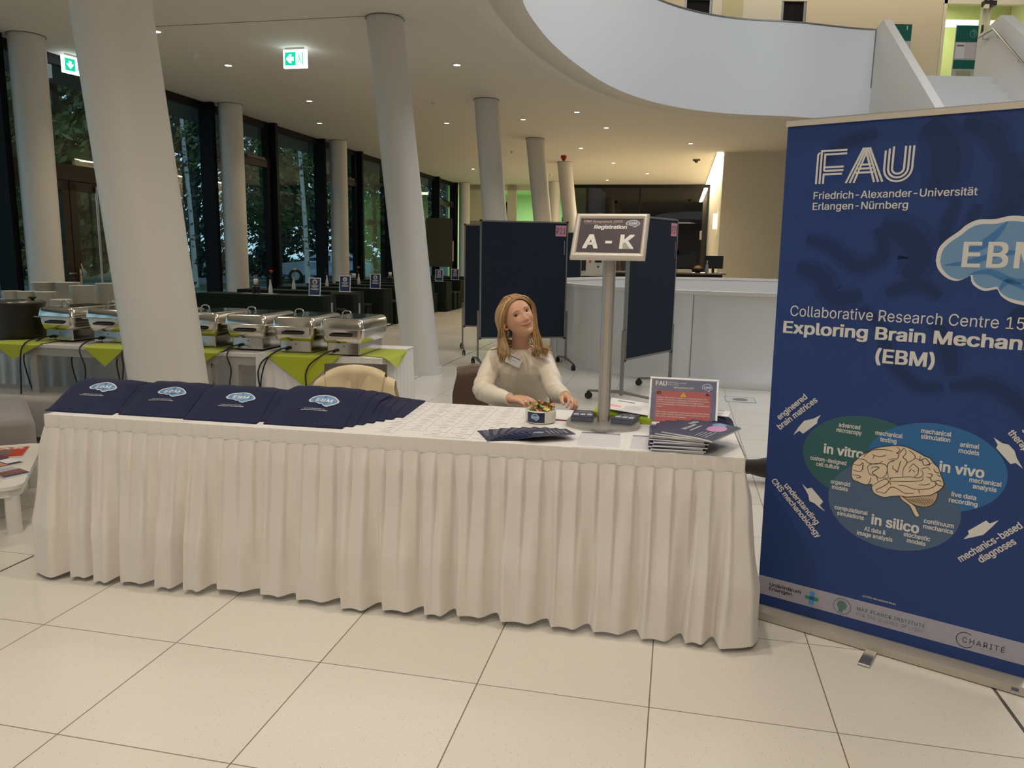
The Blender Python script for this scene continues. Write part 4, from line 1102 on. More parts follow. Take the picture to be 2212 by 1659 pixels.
m_ = MB(); m_.box((0, 0, 0.0008), (0.20, 0.20, 0.0016), mat('magenta_folder', srgb(150, 30, 70), 0.5)); o = m_.build('paper_folder'); o.matrix_world = frame(T(2.292, 0.577, 0.7499), TROT - 0.06); tag(o, 'thin magenta folder below the white paper by the bowl', 'folder')
# ---- lime document folder with a sheet on top
lf = thing('document_folder', 'lime green elastic document folder behind the sign pole', 'folder', T(2.575, 0.615, 0.7499), TROT - 0.10)
M_lime = mat('lime_plastic', srgb(165, 190, 30), 0.35); M_limeb = mat('lime_inside', srgb(196, 205, 120), 0.45)
m_ = MB(); m_.box((0, 0, 0.003), (0.27, 0.19, 0.006), M_lime)
m_.add([(-0.135, -0.095, 0.006), (0.135, -0.095, 0.006), (0.135, 0.095, 0.006), (-0.135, 0.095, 0.006), (-0.135, -0.09, 0.040), (0.135, -0.098, 0.022), (0.135, 0.095, 0.056), (-0.135, 0.095, 0.064)], [(4, 5, 6, 7), (0, 1, 5, 4), (1, 2, 6, 5), (2, 3, 7, 6), (3, 0, 4, 7)], M_lime)
m_.build('folder_cover', lf, bevel=0.003)
m_ = MB(); m_.tube([(0.06, -0.102, 0.004), (0.065, -0.10, 0.03), (0.10, -0.02, 0.042), (0.138, 0.03, 0.042)], 0.0022, 6, M_black); m_.build('elastic_band', lf)
m_ = MB(); MM = Matrix.Translation((0.02, 0.0, 0.058)) @ Matrix.Rotation(0.16, 4, 'X') @ Matrix.Rotation(0.10, 4, 'Y')
m_.box((0, 0, 0), (0.19, 0.155, 0.0015), M_paper, MM); m_.rect(-0.09, -0.035, -0.035, -0.010, mat('pink_note', srgb(245, 175, 180), 0.6), MM, 0.001)
m_.rect(-0.06, 0.045, 0.02, 0.055, M_ink, MM, 0.001)
for k in range(4): m_.rect(-0.02, 0.0 - 0.014 * k, 0.06, 0.003 - 0.014 * k, M_ink2, MM, 0.001)
o = m_.build('letter', M=frame(T(2.575, 0.615, 0.7499), TROT - 0.10)); tag(o, 'white letter with a pink strip on the lime folder', 'paper')
# ---- slanted acrylic notice
ac = thing('notice_holder', 'clear acrylic holder with a navy and red photo notice', 'notice', (0.778, 3.42, 0.75), 0)
AX = Vector((0.975, -0.222, 0.0)).normalized(); AN = Vector((-0.20, -0.89, 0.40)); AN = (AN - AX * AN.dot(AX)).normalized(); AY = AN.cross(AX)
MA = basis((0, 0, 0.1035), AX, AY, AN)
m_ = MB(); M_acr = mat('acrylic_edge', (0.86, 0.86, 0.85), 0.15)
W_, H_ = 0.306, 0.222
for c, d in (((0, -H_ / 2 + 0.006, 0), (W_, 0.012, 0.005)), ((0, H_ / 2 - 0.004, 0), (W_, 0.008, 0.005)), ((-W_ / 2 + 0.004, 0, 0), (0.008, H_ - 0.02, 0.005)), ((W_ / 2 - 0.005, 0, 0), (0.010, H_ - 0.02, 0.005))): m_.box(c, d, M_acr, MA)
m_.build('acrylic_frame', ac)
m_ = MB(); m_.add([MA @ Vector((-W_ / 2, -H_ / 2, -0.004)), MA @ Vector((W_ / 2, -H_ / 2, -0.004)), MA @ Vector((W_ / 2, -H_ / 2, -0.004)) + Vector((0.02, 0.10, 0)), MA @ Vector((-W_ / 2, -H_ / 2, -0.004)) + Vector((0.02, 0.10, 0))], [(0, 1, 2, 3)], M_acr); m_.build('foot_plate', ac)
pm = MB(); M_notice = mat('notice_navy', srgb(38, 48, 100), 0.25); M_red = mat('notice_red', srgb(168, 38, 36), 0.3)
w2, h2 = 0.144, 0.100
pm.rect(-w2, -h2, w2, h2, M_notice, MA, 0.0028)
pm.poly([(-w2, h2, 0.003), (-w2, 0.03, 0.003), (-0.10, 0.06, 0.003), (-0.02, h2, 0.003)], mat('notice_slate', srgb(88, 88, 110), 0.3), MA)
pm.poly([(w2, h2 - 0.02, 0.003), (w2, 0.0, 0.003), (0.10, 0.05, 0.003), (0.06, h2, 0.003), (w2, h2, 0.003)], mat('notice_slate2', srgb(62, 66, 112), 0.3), MA)
pm.rect(-0.124, -h2, 0.122, 0.048, M_red, MA, 0.0033)
pm.text('FAU', -0.127, 0.071, 0.020, M_wprint, MA, 'L', 0.03, 0, 0.0036, width=0.050)
pm.text('Friedrich-Alexander-Universität', -0.072, 0.083, 0.0058, M_wprint, MA, 'L', 0.01, 0, 0.0036, width=0.082)
pm.text('Erlangen-Nürnberg', -0.072, 0.074, 0.0058, M_wprint, MA, 'L', 0.01, 0, 0.0036, width=0.049)
pm.text('EBM Symposium 2025', -0.046, 0.060, 0.0078, M_wprint, MA, 'L', 0.015, 0, 0.0036, width=0.090)
pm.rect(-0.035, 0.052, 0.035, 0.0535, M_ink2, MA, 0.0036)
emblem(pm, 0.103, 0.071, 0.047, M=MA @ Matrix.Translation((0, 0, 0.0032)), fill=mat('emblem_notice', srgb(92, 108, 160), 0.4), patch=mat('emblem_notice2', srgb(70, 88, 145), 0.4), z=0.0003, hs=1.2)
pm.poly([(-0.014, 0.022, 0.0037), (0.012, 0.022, 0.0037), (-0.001, 0.044, 0.0037)], mat('warning_yellow', srgb(225, 190, 30), 0.4), MA)
pm.rect(-0.0022, 0.029, 0.0002, 0.038, M_ink, MA, 0.0041); pm.rect(-0.0022, 0.0255, 0.0002, 0.0278, M_ink, MA, 0.0041)
M_cam = mat('pictogram_dark', (0.03, 0.015, 0.015), 0.5)
pm.rect(-0.120, 0.030, -0.100, 0.042, M_cam, MA, 0.0037); pm.ell(-0.108, 0.036, 0.0035, 0.0035, M_red, MA, 0.0041, 16); pm.rect(-0.113, 0.042, -0.105, 0.0445, M_cam, MA, 0.0037)
pm.rect(0.098, 0.031, 0.111, 0.0405, M_cam, MA, 0.0037); pm.poly([(0.111, 0.0355, 0.0037), (0.117, 0.032, 0.0037), (0.117, 0.040, 0.0037)], M_cam, MA); pm.ell(0.101, 0.0425, 0.0025, 0.0025, M_cam, MA, 0.0037, 12); pm.ell(0.107, 0.0425, 0.0025, 0.0025, M_cam, MA, 0.0037, 12)
TX = ['Hinweis: Während der heutigen Veranstaltung werden Foto-', 'und/oder Filmaufnahmen gemacht, die potentiell für Zwecke', 'der Veranstaltungsberichterstattung und allgemeinen', 'Öffentlichkeitsarbeit in verschiedenen Medien veröffentlicht', 'werden.', '', "Please note: during today's event photos and/or videos will be", 'taken which may be published in various media to report on', 'the event or general PR material.']
for k, l in enumerate(TX):
    if l: pm.text(l, -0.119, 0.0125 - 0.0105 * k - (0.004 if k > 5 else 0), 0.0058, M_wprint, MA, 'L', 0.012, 0, 0.0037, width=min(0.236, 0.0041 * len(l)))
pm.build('notice_sheet', ac)
# ---- booklets
def booklet(s, d, z, rz, label, bend=0.0, cover=False, tilt=0.0):
    m_ = MB(); L_, Wd, th = 0.297, 0.210, 0.0062
    n = 14
    def zz(x, y):  # the free right end droops
        e = max(0.0, (x - 0.02) / 0.13)
        return tilt * (x + 0.10) - bend * e * e
    for (z0, z1, mm) in ((0.0, 0.0004, M_navyprint), (0.0004, th - 0.0004, M_paper), (th - 0.0004, th, M_navyprint)):
        vs = []
        for j, y in enumerate((-L_ / 2, L_ / 2)):
            for i in range(n): 
                x = -Wd / 2 + Wd * i / (n - 1); vs.append((x, y, z0 + zz(x, y)))
        for j, y in enumerate((-L_ / 2, L_ / 2)):
            for i in range(n):
                x = -Wd / 2 + Wd * i / (n - 1); vs.append((x, y, z1 + zz(x, y)))
        q = 2 * n; fs = []
        for i in range(n - 1):
            fs += [(i, n + i, n + i + 1, i + 1), (q + i, q + i + 1, q + n + i + 1, q + n + i), (i, i + 1, q + i + 1, q + i), (n + i, q + n + i, q + n + i + 1, n + i + 1)]
        fs += [(0, q, q + n, n), (n - 1, 2 * n - 1, q + 2 * n - 1, q + n - 1)]
        m_.add(vs, fs, mm)
    o = thing('booklet', label, 'booklet', T(s, d, z), TROT + rz, 'stacked navy symposium booklets')
    m_.build('pages', o)
    if cover:
        c = MB()
        f = lambda x, y, z: Vector((x, y, z + th + zz(x, y) + 0.0006))
        t2 = MB()
        # the printed front, read from the spine side
        RT = Matrix.Rotation(PI / 2, 4, 'Z')
        t2.text('FAU', 0.055, 0.060, 0.024, M_wprint, RT, 'L', 0.03, 0, 0.0002, width=0.055)
        t2.text('EBM Symposium', -0.06, 0.045, 0.018, M_wprint, RT, 'L', 0.02, 0, 0.0002, width=0.115)
        t2.text('2025 Abstract book', -0.06, 0.018, 0.012, M_wprint, RT, 'L', 0.0, 0, 0.0002, width=0.09) if False else t2.rect(-0.06, 0.02, 0.05, 0.028, M_ink2, RT, 0.0002)
        for k in range(4): t2.rect(-0.13, -0.07 + 0.014 * k, -0.02 - 0.01 * k, -0.066 + 0.014 * k, M_ink2, RT, 0.0002)
        t2.ell(0.04, -0.045, 0.060, 0.036, mat('booklet_pink', srgb(205, 140, 190), 0.4), RT, 0.0002)
        t2.ell(0.105, -0.030, 0.030, 0.028, M_lblue, RT, 0.0003)
        for mi in range(len(t2.mats)):
            c.add([f(v.x, v.y, v.z) for v in t2.v], [q for q, w in zip(t2.f, t2.m) if w == mi], t2.mats[mi])
        c.build('cover_print', o)
    return o
BK = [(2.800, 0.165, 0.00), (2.802, 0.160, 0.03), (2.798, 0.168, -0.02), (2.806, 0.160, 0.05), (2.800, 0.170, 0.02), (2.808, 0.165, 0.06), (2.812, 0.165, -0.10), (2.818, 0.170, -0.16), (2.832, 0.160, -0.22), (2.862, 0.150, -0.32), (2.900, 0.135, -0.46)]
BN = ['lowest booklet', 'second booklet from below', 'third booklet from below', 'fourth booklet from below', 'fifth booklet from below', 'sixth booklet from below', 'seventh booklet from below', 'eighth booklet from below', 'third booklet from the top', 'second booklet from the top', 'topmost navy booklet with pink oval']
for k, (s, d, rz) in enumerate(BK):
    booklet(s, d, 0.7515 + 0.0068 * k, rz, BN[k] + ' in the stack at the right table end', bend=(0.0 if k < 8 else 0.006 + 0.004 * (k - 8)), cover=(k == 10))
# ---- navy lanyard pouch and plastic badge holders at the right end
lp = thing('lanyard_bag', 'crumpled navy bag with straps behind the acrylic notice', 'bag', T(2.97, 0.62, 0.7499), TROT)
m_ = MB(); m_.grid(lambda a, b: (lerp(-0.09, 0.10, a), lerp(-0.16, 0.10, b), 0.002 + 0.036 * math.sin(PI * a) ** 0.6 * math.sin(PI * b) ** 0.5 + 0.010 * noise.noise((a * 5, b * 5, 2))), 22, 26, M_navy); m_.build('bag_body', lp)
m_ = MB(); m_.tube(smooth_path([(-0.03, -0.05, 0.04), (0.05, -0.12, 0.034), (0.075, -0.15, 0.02), (0.082, -0.13, 0.012)], 5), 0.007, 8, M_navy, flat=0.4); m_.build('strap', lp)
for k, (s, d, rz) in enumerate(((2.965, 0.66, 0.3), (3.005, 0.60, -0.25))):
    m_ = MB(); m_.box((0, 0, 0), (0.085, 0.06, 0.0015), M_paper); m_.rect(-0.02, -0.002, 0.02, 0.002, M_ink2, None, 0.001); m_.box((0, 0.026, 0.002), (0.03, 0.006, 0.003), M_steel)
    o = m_.build('badge_holder'); o.matrix_world = frame(T(s, d, 0.797 + 0.004 * k), TROT + rz) @ Matrix.Rotation(0.25, 4, 'X'); tag(o, ('rear' if k == 0 else 'front') + ' white badge holder lying on the crumpled navy bag', 'badge holder')
# ---- dark fuzzy garment on the floor behind the banner
m_ = MB(); m_.grid(lambda a, b: Vector((lerp(-0.02, 0.75, b) , 0.09 * math.cos(2 * PI * a) * (0.5 + 0.6 * min(1, b * 3)), 0.105 + 0.10 * math.sin(2 * PI * a) * (0.45 + 0.55 * min(1, b * 2.5)) + 0.012 * noise.noise((a * 4, b * 8, 1)))), 24, 22, mat('dark_fleece', (0.022, 0.015, 0.012), 0.95, sheen=0.5, bump=(120, 0.8)), closed_u=True)
m_.ball((-0.01, 0, 0.10), 0.05, 12, mat('dark_fleece', (0, 0, 0)))
o = m_.build('fleece_jacket', M=frame((1.62, 5.05, 0.0), -0.35)); tag(o, 'dark brown fleece bundle lying on the floor behind the banner', 'jacket')
# ============================================================ ROLL-UP BANNER
BR_OUT = [(0.3209, 0.6898), (0.3207, 0.7015), (0.3242, 0.7253), (0.3373, 0.7438), (0.3484, 0.7596), (0.3717, 0.7773), (0.3831, 0.7884), (0.4104, 0.802), (0.4456, 0.8132), (0.469, 0.8184), (0.4925, 0.8201), (0.5163, 0.8152), (0.5443, 0.8045), (0.5644, 0.7947), (0.5839, 0.7893), (0.5967, 0.7741), (0.6132, 0.7596), (0.6204, 0.7434), (0.6275, 0.7273), (0.6347, 0.7112), (0.637, 0.6963), (0.6285, 0.6792), (0.6183, 0.6683), (0.5974, 0.6508), (0.5713, 0.6432), (0.5488, 0.6363), (0.5222, 0.6285), (0.4946, 0.6273), (0.4674, 0.6194), (0.4479, 0.6117), (0.4274, 0.6135), (0.4083, 0.6211), (0.3986, 0.6376), (0.3972, 0.6535), (0.3831, 0.6493), (0.3665, 0.6488), (0.345, 0.6549), (0.3299, 0.6589), (0.3214, 0.6736)]
BR_CER = [(0.5065, 0.6275), (0.5232, 0.6174), (0.5358, 0.6088), (0.5638, 0.6012), (0.5904, 0.6047), (0.6082, 0.6175), (0.6178, 0.6351), (0.6186, 0.6662), (0.5713, 0.6432), (0.5488, 0.6363)]
BR_STEM = [(0.4946, 0.6273), (0.5065, 0.6275), (0.5232, 0.6174), (0.5358, 0.6088), (0.5524, 0.5988), (0.5619, 0.5806), (0.5711, 0.5646), (0.558, 0.5594), (0.5468, 0.575), (0.533, 0.5969), (0.508, 0.612)]
BR_SUL = [[(0.3246, 0.7207), (0.3477, 0.7203), (0.3592, 0.7316), (0.3592, 0.7085), (0.3499, 0.6952), (0.3245, 0.6975)], [(0.3227, 0.6785), (0.3472, 0.6785), (0.356, 0.6732), (0.3397, 0.6678)], [(0.3373, 0.7438), (0.3621, 0.7459), (0.3796, 0.7352), (0.4083, 0.7358), (0.4272, 0.7506)], [(0.3613, 0.7549), (0.3646, 0.7647), (0.3873, 0.7868), (0.4272, 0.7958), (0.4593, 0.7945)], [(0.3924, 0.7535), (0.3952, 0.7677), (0.3889, 0.7689)], [(0.3952, 0.7677), (0.4137, 0.7663), (0.4294, 0.7713), (0.4369, 0.7771)], [(0.4539, 0.7666), (0.4756, 0.7681), (0.4796, 0.789), (0.4716, 0.7898), (0.4823, 0.8028), (0.4694, 0.814)], [(0.4796, 0.789), (0.495, 0.8138)], [(0.495, 0.8138), (0.5043, 0.7976), (0.4944, 0.7781), (0.5049, 0.771), (0.51, 0.7586), (0.5005, 0.7345), (0.5014, 0.7032)], [(0.4464, 0.7607), (0.4665, 0.7598), (0.4477, 0.7474), (0.4461, 0.72), (0.4525, 0.6939)], [(0.4642, 0.7414), (0.4654, 0.728), (0.4821, 0.7199), (0.4745, 0.7162)], [(0.4821, 0.7199), (0.4868, 0.7544), (0.4898, 0.7639)], [(0.3775, 0.7119), (0.3804, 0.7262), (0.404, 0.7373), (0.4322, 0.7401), (0.4453, 0.7289), (0.4438, 0.7014), (0.4329, 0.6879)], [(0.3897, 0.7141), (0.3972, 0.7224), (0.4175, 0.7238), (0.395, 0.7013), (0.4039, 0.6938), (0.4211, 0.6834), (0.4291, 0.6849)], [(0.3775, 0.7119), (0.3877, 0.6908), (0.4083, 0.6901), (0.4183, 0.6691)], [(0.3927, 0.6802), (0.3901, 0.6636), (0.3831, 0.6493)], [(0.3616, 0.7044), (0.358, 0.7221)], [(0.4291, 0.6849), (0.4569, 0.6902), (0.488, 0.6984), (0.5264, 0.708), (0.5535, 0.7087), (0.5673, 0.7247), (0.5577, 0.745)], [(0.4577, 0.6813), (0.4608, 0.691)], [(0.4581, 0.6768), (0.4739, 0.6799), (0.505, 0.6859), (0.5357, 0.6919), (0.5657, 0.7022), (0.5682, 0.716)], [(0.4581, 0.6768), (0.4633, 0.6642)], [(0.3998, 0.6471), (0.4224, 0.6699), (0.4454, 0.6835), (0.4546, 0.6716), (0.4324, 0.6489), (0.4152, 0.6363), (0.418, 0.6277), (0.43, 0.6301)], [(0.43, 0.6301), (0.4464, 0.6289), (0.4641, 0.6553), (0.4842, 0.6547), (0.513, 0.6424), (0.5437, 0.6487)], [(0.4868, 0.6688), (0.5144, 0.6698), (0.5344, 0.6648), (0.5577, 0.665)], [(0.5577, 0.665), (0.5948, 0.6769), (0.6121, 0.6936), (0.6071, 0.7058)], [(0.5577, 0.665), (0.5629, 0.6504)], [(0.51, 0.7586), (0.535, 0.7808), (0.5277, 0.7972), (0.5112, 0.8077)], [(0.535, 0.7808), (0.5586, 0.7761), (0.5677, 0.7601), (0.593, 0.7734)], [(0.5531, 0.7928), (0.551, 0.7747), (0.569, 0.7867), (0.586, 0.7678), (0.5752, 0.7614)], [(0.5178, 0.7377), (0.5295, 0.7576), (0.5375, 0.7546), (0.5502, 0.7436), (0.5485, 0.7211), (0.5379, 0.7102)], [(0.519, 0.7245), (0.5274, 0.7394)], [(0.54, 0.7284), (0.5316, 0.7358)], [(0.5615, 0.7457), (0.5798, 0.7535), (0.5881, 0.7462)], [(0.5794, 0.7181), (0.591, 0.7159), (0.5997, 0.7044), (0.6215, 0.713), (0.6297, 0.7058)], [(0.591, 0.7159), (0.5972, 0.7303), (0.5819, 0.7318)], [(0.6071, 0.7058), (0.6195, 0.695), (0.6346, 0.6936)], [(0.5988, 0.7526), (0.6075, 0.741), (0.6187, 0.7409)], [(0.556, 0.6825), (0.5786, 0.6869), (0.5931, 0.6942)], [(0.612, 0.7331), (0.6239, 0.7266)]]
BR_HATCH = [[(0.5269, 0.6205), (0.5471, 0.6134)], [(0.5352, 0.6231), (0.5549, 0.6128)], [(0.5436, 0.6257), (0.5627, 0.6123)], [(0.5519, 0.6284), (0.5705, 0.6117)], [(0.5601, 0.631), (0.5782, 0.6111)], [(0.5684, 0.6336), (0.586, 0.6105)], [(0.5768, 0.6345), (0.5933, 0.6143)], [(0.5851, 0.6353), (0.6005, 0.6181)], [(0.5934, 0.6362), (0.6078, 0.6218)], [(0.6017, 0.637), (0.615, 0.6256)]]
ARROWS = [[(0.0892, 0.8001), (0.1079, 0.8355), (0.1274, 0.8645), (0.1612, 0.8774), (0.1892, 0.8968), (0.1779, 0.8741), (0.178, 0.8615), (0.1271, 0.8108), (0.1118, 0.8208)], [(0.1397, 0.6052), (0.1605, 0.589), (0.178, 0.5959), (0.2266, 0.548), (0.2148, 0.5296), (0.2379, 0.5085), (0.2133, 0.521), (0.1943, 0.5339), (0.1736, 0.5392), (0.167, 0.5646)], [(0.772, 0.8976), (0.7995, 0.8812), (0.8185, 0.8793), (0.8374, 0.8606), (0.8469, 0.8354), (0.8684, 0.8013), (0.8453, 0.8186), (0.8308, 0.8118), (0.7827, 0.8618), (0.7867, 0.8729)], [(0.7195, 0.51), (0.7335, 0.5331), (0.7295, 0.544), (0.7809, 0.5951), (0.7924, 0.5861), (0.8184, 0.6049), (0.8006, 0.575), (0.7776, 0.5406), (0.7522, 0.5267)]]
CL1 = [(0.5323, 1.5047), (0.5364, 1.5452), (0.5573, 1.5766), (0.5937, 1.6076), (0.6149, 1.6294), (0.6477, 1.6464), (0.6965, 1.648), (0.7361, 1.6573), (0.7651, 1.6577)]
CL2 = [(0.5323, 1.5047), (0.541, 1.4778), (0.5615, 1.4536), (0.587, 1.4386), (0.6109, 1.4372), (0.6332, 1.4491), (0.6444, 1.4539), (0.6505, 1.432), (0.6677, 1.4149), (0.6917, 1.4048), (0.7177, 1.4103), (0.7289, 1.4108), (0.7424, 1.3895), (0.7703, 1.3712), (0.8043, 1.3622)]
BROT = math.atan2(-0.56, 0.765)
ban = thing('roll_up_banner', 'tall navy roll-up banner with FAU heading and brain diagram', 'banner', (1.07, 3.082, 0), BROT)
M_bnavy = mat('banner_navy', srgb(42, 66, 124), 0.5, spec=0.3); M_bdark = mat('banner_dark', srgb(33, 52, 98), 0.5, spec=0.3); M_bmid = mat('banner_mid', srgb(38, 59, 112), 0.5, spec=0.3)
BX0, BX1 = -0.004, 0.958
PX = Matrix.Rotation(PI / 2, 4, 'X')
b = MB()
LEAN = 0.010
b.add([(x - LEAN * z, y, z) for y in (0.001, 0.002) for x, z in ((BX0, 0.045), (BX1, 0.045), (BX1, 2.005), (BX0, 2.005))], [(3, 2, 1, 0), (4, 5, 6, 7), (0, 1, 5, 4), (2, 3, 7, 6), (1, 2, 6, 5), (3, 0, 4, 7)], mat('banner_back', (0.5, 0.5, 0.5), 0.6))
b.poly([(BX0, 0.040, 0), (BX1, 0.040, 0), (BX1 - LEAN * 2, 2.005, 0), (BX0 - LEAN * 2, 2.005, 0)], M_bnavy, PX)
def clipx(pts): return [(min(max(x, BX0), BX1), z) for x, z in pts]
_bk = 0
# big tone-on-tone brain behind the heading
def blob(pts, w, m, z):
    sp = smooth_path([(x, y, 0) for x, y in pts], 6); n = len(sp)
    ws = [w * (0.35 + 0.65 * math.sin(PI * min(1, max(0.0, (i + 0.5) / n))) ** 0.6) for i in range(n)]
    b.stroke([(min(max(p.x, BX0 + ws[i] / 2), BX1 - 0.025 - ws[i] / 2), p.y) for i, p in enumerate(sp)], ws, m, PX, z)
for pts, w in (([(0.10, 1.86), (0.20, 1.93), (0.30, 1.96)], 0.05), ([(0.46, 1.98), (0.52, 1.90), (0.53, 1.80), (0.50, 1.73)], 0.11), ([(0.57, 1.97), (0.66, 1.93), (0.70, 1.84)], 0.07),
               ([(0.71, 1.86), (0.74, 1.76), (0.72, 1.66), (0.66, 1.60)], 0.09), ([(0.58, 1.72), (0.55, 1.60), (0.58, 1.54), (0.62, 1.60), (0.64, 1.70)], 0.05), ([(0.08, 1.58), (0.17, 1.55), (0.28, 1.48), (0.36, 1.53), (0.33, 1.62)], 0.055),
               ([(0.05, 1.47), (0.14, 1.44), (0.20, 1.36), (0.30, 1.37)], 0.07), ([(0.34, 1.62), (0.42, 1.60), (0.48, 1.52), (0.44, 1.44)], 0.10), ([(0.38, 1.38), (0.48, 1.42), (0.56, 1.38)], 0.05), ([(0.30, 1.33), (0.38, 1.25), (0.42, 1.14), (0.52, 1.05), (0.60, 1.06)], 0.045),
               ([(0.55, 1.29), (0.60, 1.20), (0.62, 1.10)], 0.06), ([(0.62, 1.06), (0.74, 1.08), (0.84, 1.02), (0.90, 0.93)], 0.05), ([(0.78, 1.34), (0.85, 1.28), (0.88, 1.16)], 0.08), ([(0.80, 1.93), (0.88, 1.86), (0.92, 1.74)], 0.08), ([(0.86, 1.56), (0.92, 1.48)], 0.06)):
    blob(pts, w * 1.5, M_bmid, 0.0002 + 0.00002 * _bk); blob(pts, w * 0.8, M_bdark, 0.0006 + 0.00002 * _bk); _bk += 1
M_bw = mat('banner_white', (0.72, 0.70, 0.67), 0.5)
# FAU in triple lines
def fau(x, z, k):
    w = 0.0072 * k; g = 0.0132 * k; H = 0.125 * k
    X = lambda a: x + a * k; Z = lambda a: z + a * k
    cnt = [0]
    def L(pts): cnt[0] += 1; b.stroke([(X(p[0]), Z(p[1])) for p in pts], w, M_bw, PX, 0.0016 + 0.00006 * cnt[0])
    L([(0.004, 0), (0.004, 0.108), (0.010, 0.116), (0.010, 0.1165)]); L([(0.017, 0), (0.017, 0.121), (0.108, 0.121)]); L([(0.030, 0.048), (0.030, 0.108), (0.108, 0.108)])
    L([(0.030, 0.048), (0.100, 0.048)]); L([(0.043, 0.062), (0.100, 0.062)] if False else [(0.030, 0.061), (0.100, 0.061)]); L([(0.030, 0), (0.030, 0.035), (0.096, 0.035)])
    for i in range(3):
        o = 0.0132 * i
        L([(0.112 + o * 1.05, 0), (0.164 - 0.004 * i + o * 0.9, 0.122)]); L([(0.238 - o * 1.05, 0), (0.186 + 0.004 * i - o * 0.9, 0.122)])
    L([(0.160, 0.121), (0.190, 0.121)]); L([(0.150, 0.050), (0.200, 0.050)]); L([(0.144, 0.036), (0.206, 0.036)]); L([(0.156, 0.064), (0.195, 0.064)])
    for i in range(3):
        r = 0.046 - 0.0132 * i; cx = 0.286; cy = 0.046
        L([(cx - r, 0.122 - 0.006 * (2 - i))] + [(cx - r * math.cos(PI * q / 14), cy - r * math.sin(PI * q / 14)) for q in range(15)] + [(cx + r, 0.122)])
fau(0.094, 1.785, 1.0)
b.text('Friedrich-Alexander-Universität', 0.093, 1.729, 0.0265, M_bw, PX, 'L', 0.012, 0, 0.0016, width=0.544)
b.text('Erlangen-Nürnberg', 0.093, 1.689, 0.0265, M_bw, PX, 'L', 0.012, 0, 0.0016, width=0.332)
# emblem with thick white rim
cl = CL1 + [(0.80, 1.650), (0.845, 1.630), (0.885, 1.590), (0.915, 1.545), (0.930, 1.500), (0.925, 1.460), (0.895, 1.420), (0.865, 1.385), (0.845, 1.365)][:9] + [(0.825, 1.360)] + CL2[::-1][:-1]
cls = [(p.x, p.y) for p in smooth_path([(x, y, 0) for x, y in cl + cl[:1]], 4)[:-1]]
cx = sum(p[0] for p in cls) / len(cls); cz = sum(p[1] for p in cls) / len(cls)
b.poly([(x, z, 0.0010) for x, z in cls], M_bw, PX)
b.poly([(cx + (x - cx) * 0.925, cz + (z - cz) * 0.895, 0.0014) for x, z in cls], mat('banner_sky', srgb(112, 152, 190), 0.5), PX)
M_bblue = mat('banner_blue', srgb(66, 122, 178), 0.5)
for pts, w in (([(0.735, 1.64), (0.70, 1.59), (0.66, 1.555), (0.62, 1.545)], 0.030), ([(0.56, 1.49), (0.63, 1.50), (0.74, 1.535), (0.84, 1.53)], 0.020), ([(0.64, 1.46), (0.70, 1.47), (0.78, 1.44), (0.86, 1.46)], 0.022), ([(0.735, 1.41), (0.76, 1.44), (0.82, 1.41)], 0.020), ([(0.80, 1.62), (0.84, 1.57), (0.88, 1.55)], 0.02)):
    sp = smooth_path([(x, y, 0) for x, y in pts], 6); b.stroke([(p.x, p.y) for p in sp], [w * math.sin(PI * (i + 0.6) / (len(sp) + 0.4)) for i in range(len(sp))], M_bblue, PX, 0.0017)
b.text('EBM', 0.613, 1.486, 0.084, M_bw, PX, 'L', 0.022, 0, 0.0022, width=0.240, space=1.1)
b.text('Collaborative Research Centre 1540', 0.040, 1.279, 0.041, M_bw, PX, 'L', 0.0, 0, 0.0016, width=0.846)
b.text('Exploring Brain Mechanics', 0.017, 1.211, 0.045, M_bw, PX, 'L', 0.028, 0, 0.0016, width=0.902)
b.text('(EBM)', 0.465, 1.125, 0.050, M_bw, PX, 'C', 0.028, 0, 0.0016, width=0.198)
# diagram
b.ell(0.360, 0.748, 0.228, 0.166, mat('oval_green', srgb(44, 94, 96), 0.5), PX, 0.0008, 64)
b.ell(0.598, 0.757, 0.230, 0.164, mat('oval_blue', srgb(42, 106, 164), 0.5), PX, 0.0011, 64)
b.ell(0.473, 0.584, 0.230, 0.172, mat('oval_grey', srgb(74, 100, 130), 0.5), PX, 0.0014, 64)
for a in ARROWS: b.poly([(x, z, 0.0016) for x, z in a], M_bw, PX)
M_brain = mat('brain_cream', srgb(226, 205, 176), 0.5); M_line = mat('brain_line', (0.05, 0.04, 0.035), 0.6)
def bshape(pts, fill, z):
    sp = [(p.x, p.y) for p in smooth_path([(x, y, 0) for x, y in pts + pts[:1]], 3)[:-1]]
    b.poly([(x, y, z) for x, y in sp], fill, PX); b.stroke(sp, 0.0030, M_line, PX, z + 0.0003, closed=True)
bshape(BR_STEM, M_brain, 0.0018); bshape(BR_CER, mat('cerebellum', srgb(190, 165, 135), 0.5), 0.0022)
for h in BR_HATCH: b.stroke(h, 0.0018, M_line, PX, 0.0027)
bshape(BR_OUT, M_brain, 0.0027)
for s_ in BR_SUL:
    sp = smooth_path([(x, y, 0) for x, y in s_], 4); n = len(sp)
    _bk += 1; b.stroke([(p.x, p.y) for p in sp], [0.0027 * (0.55 + 0.45 * math.sin(PI * (i + 0.5) / n)) for i in range(n)], M_line, PX, 0.0030 + 0.00002 * (_bk % 30))
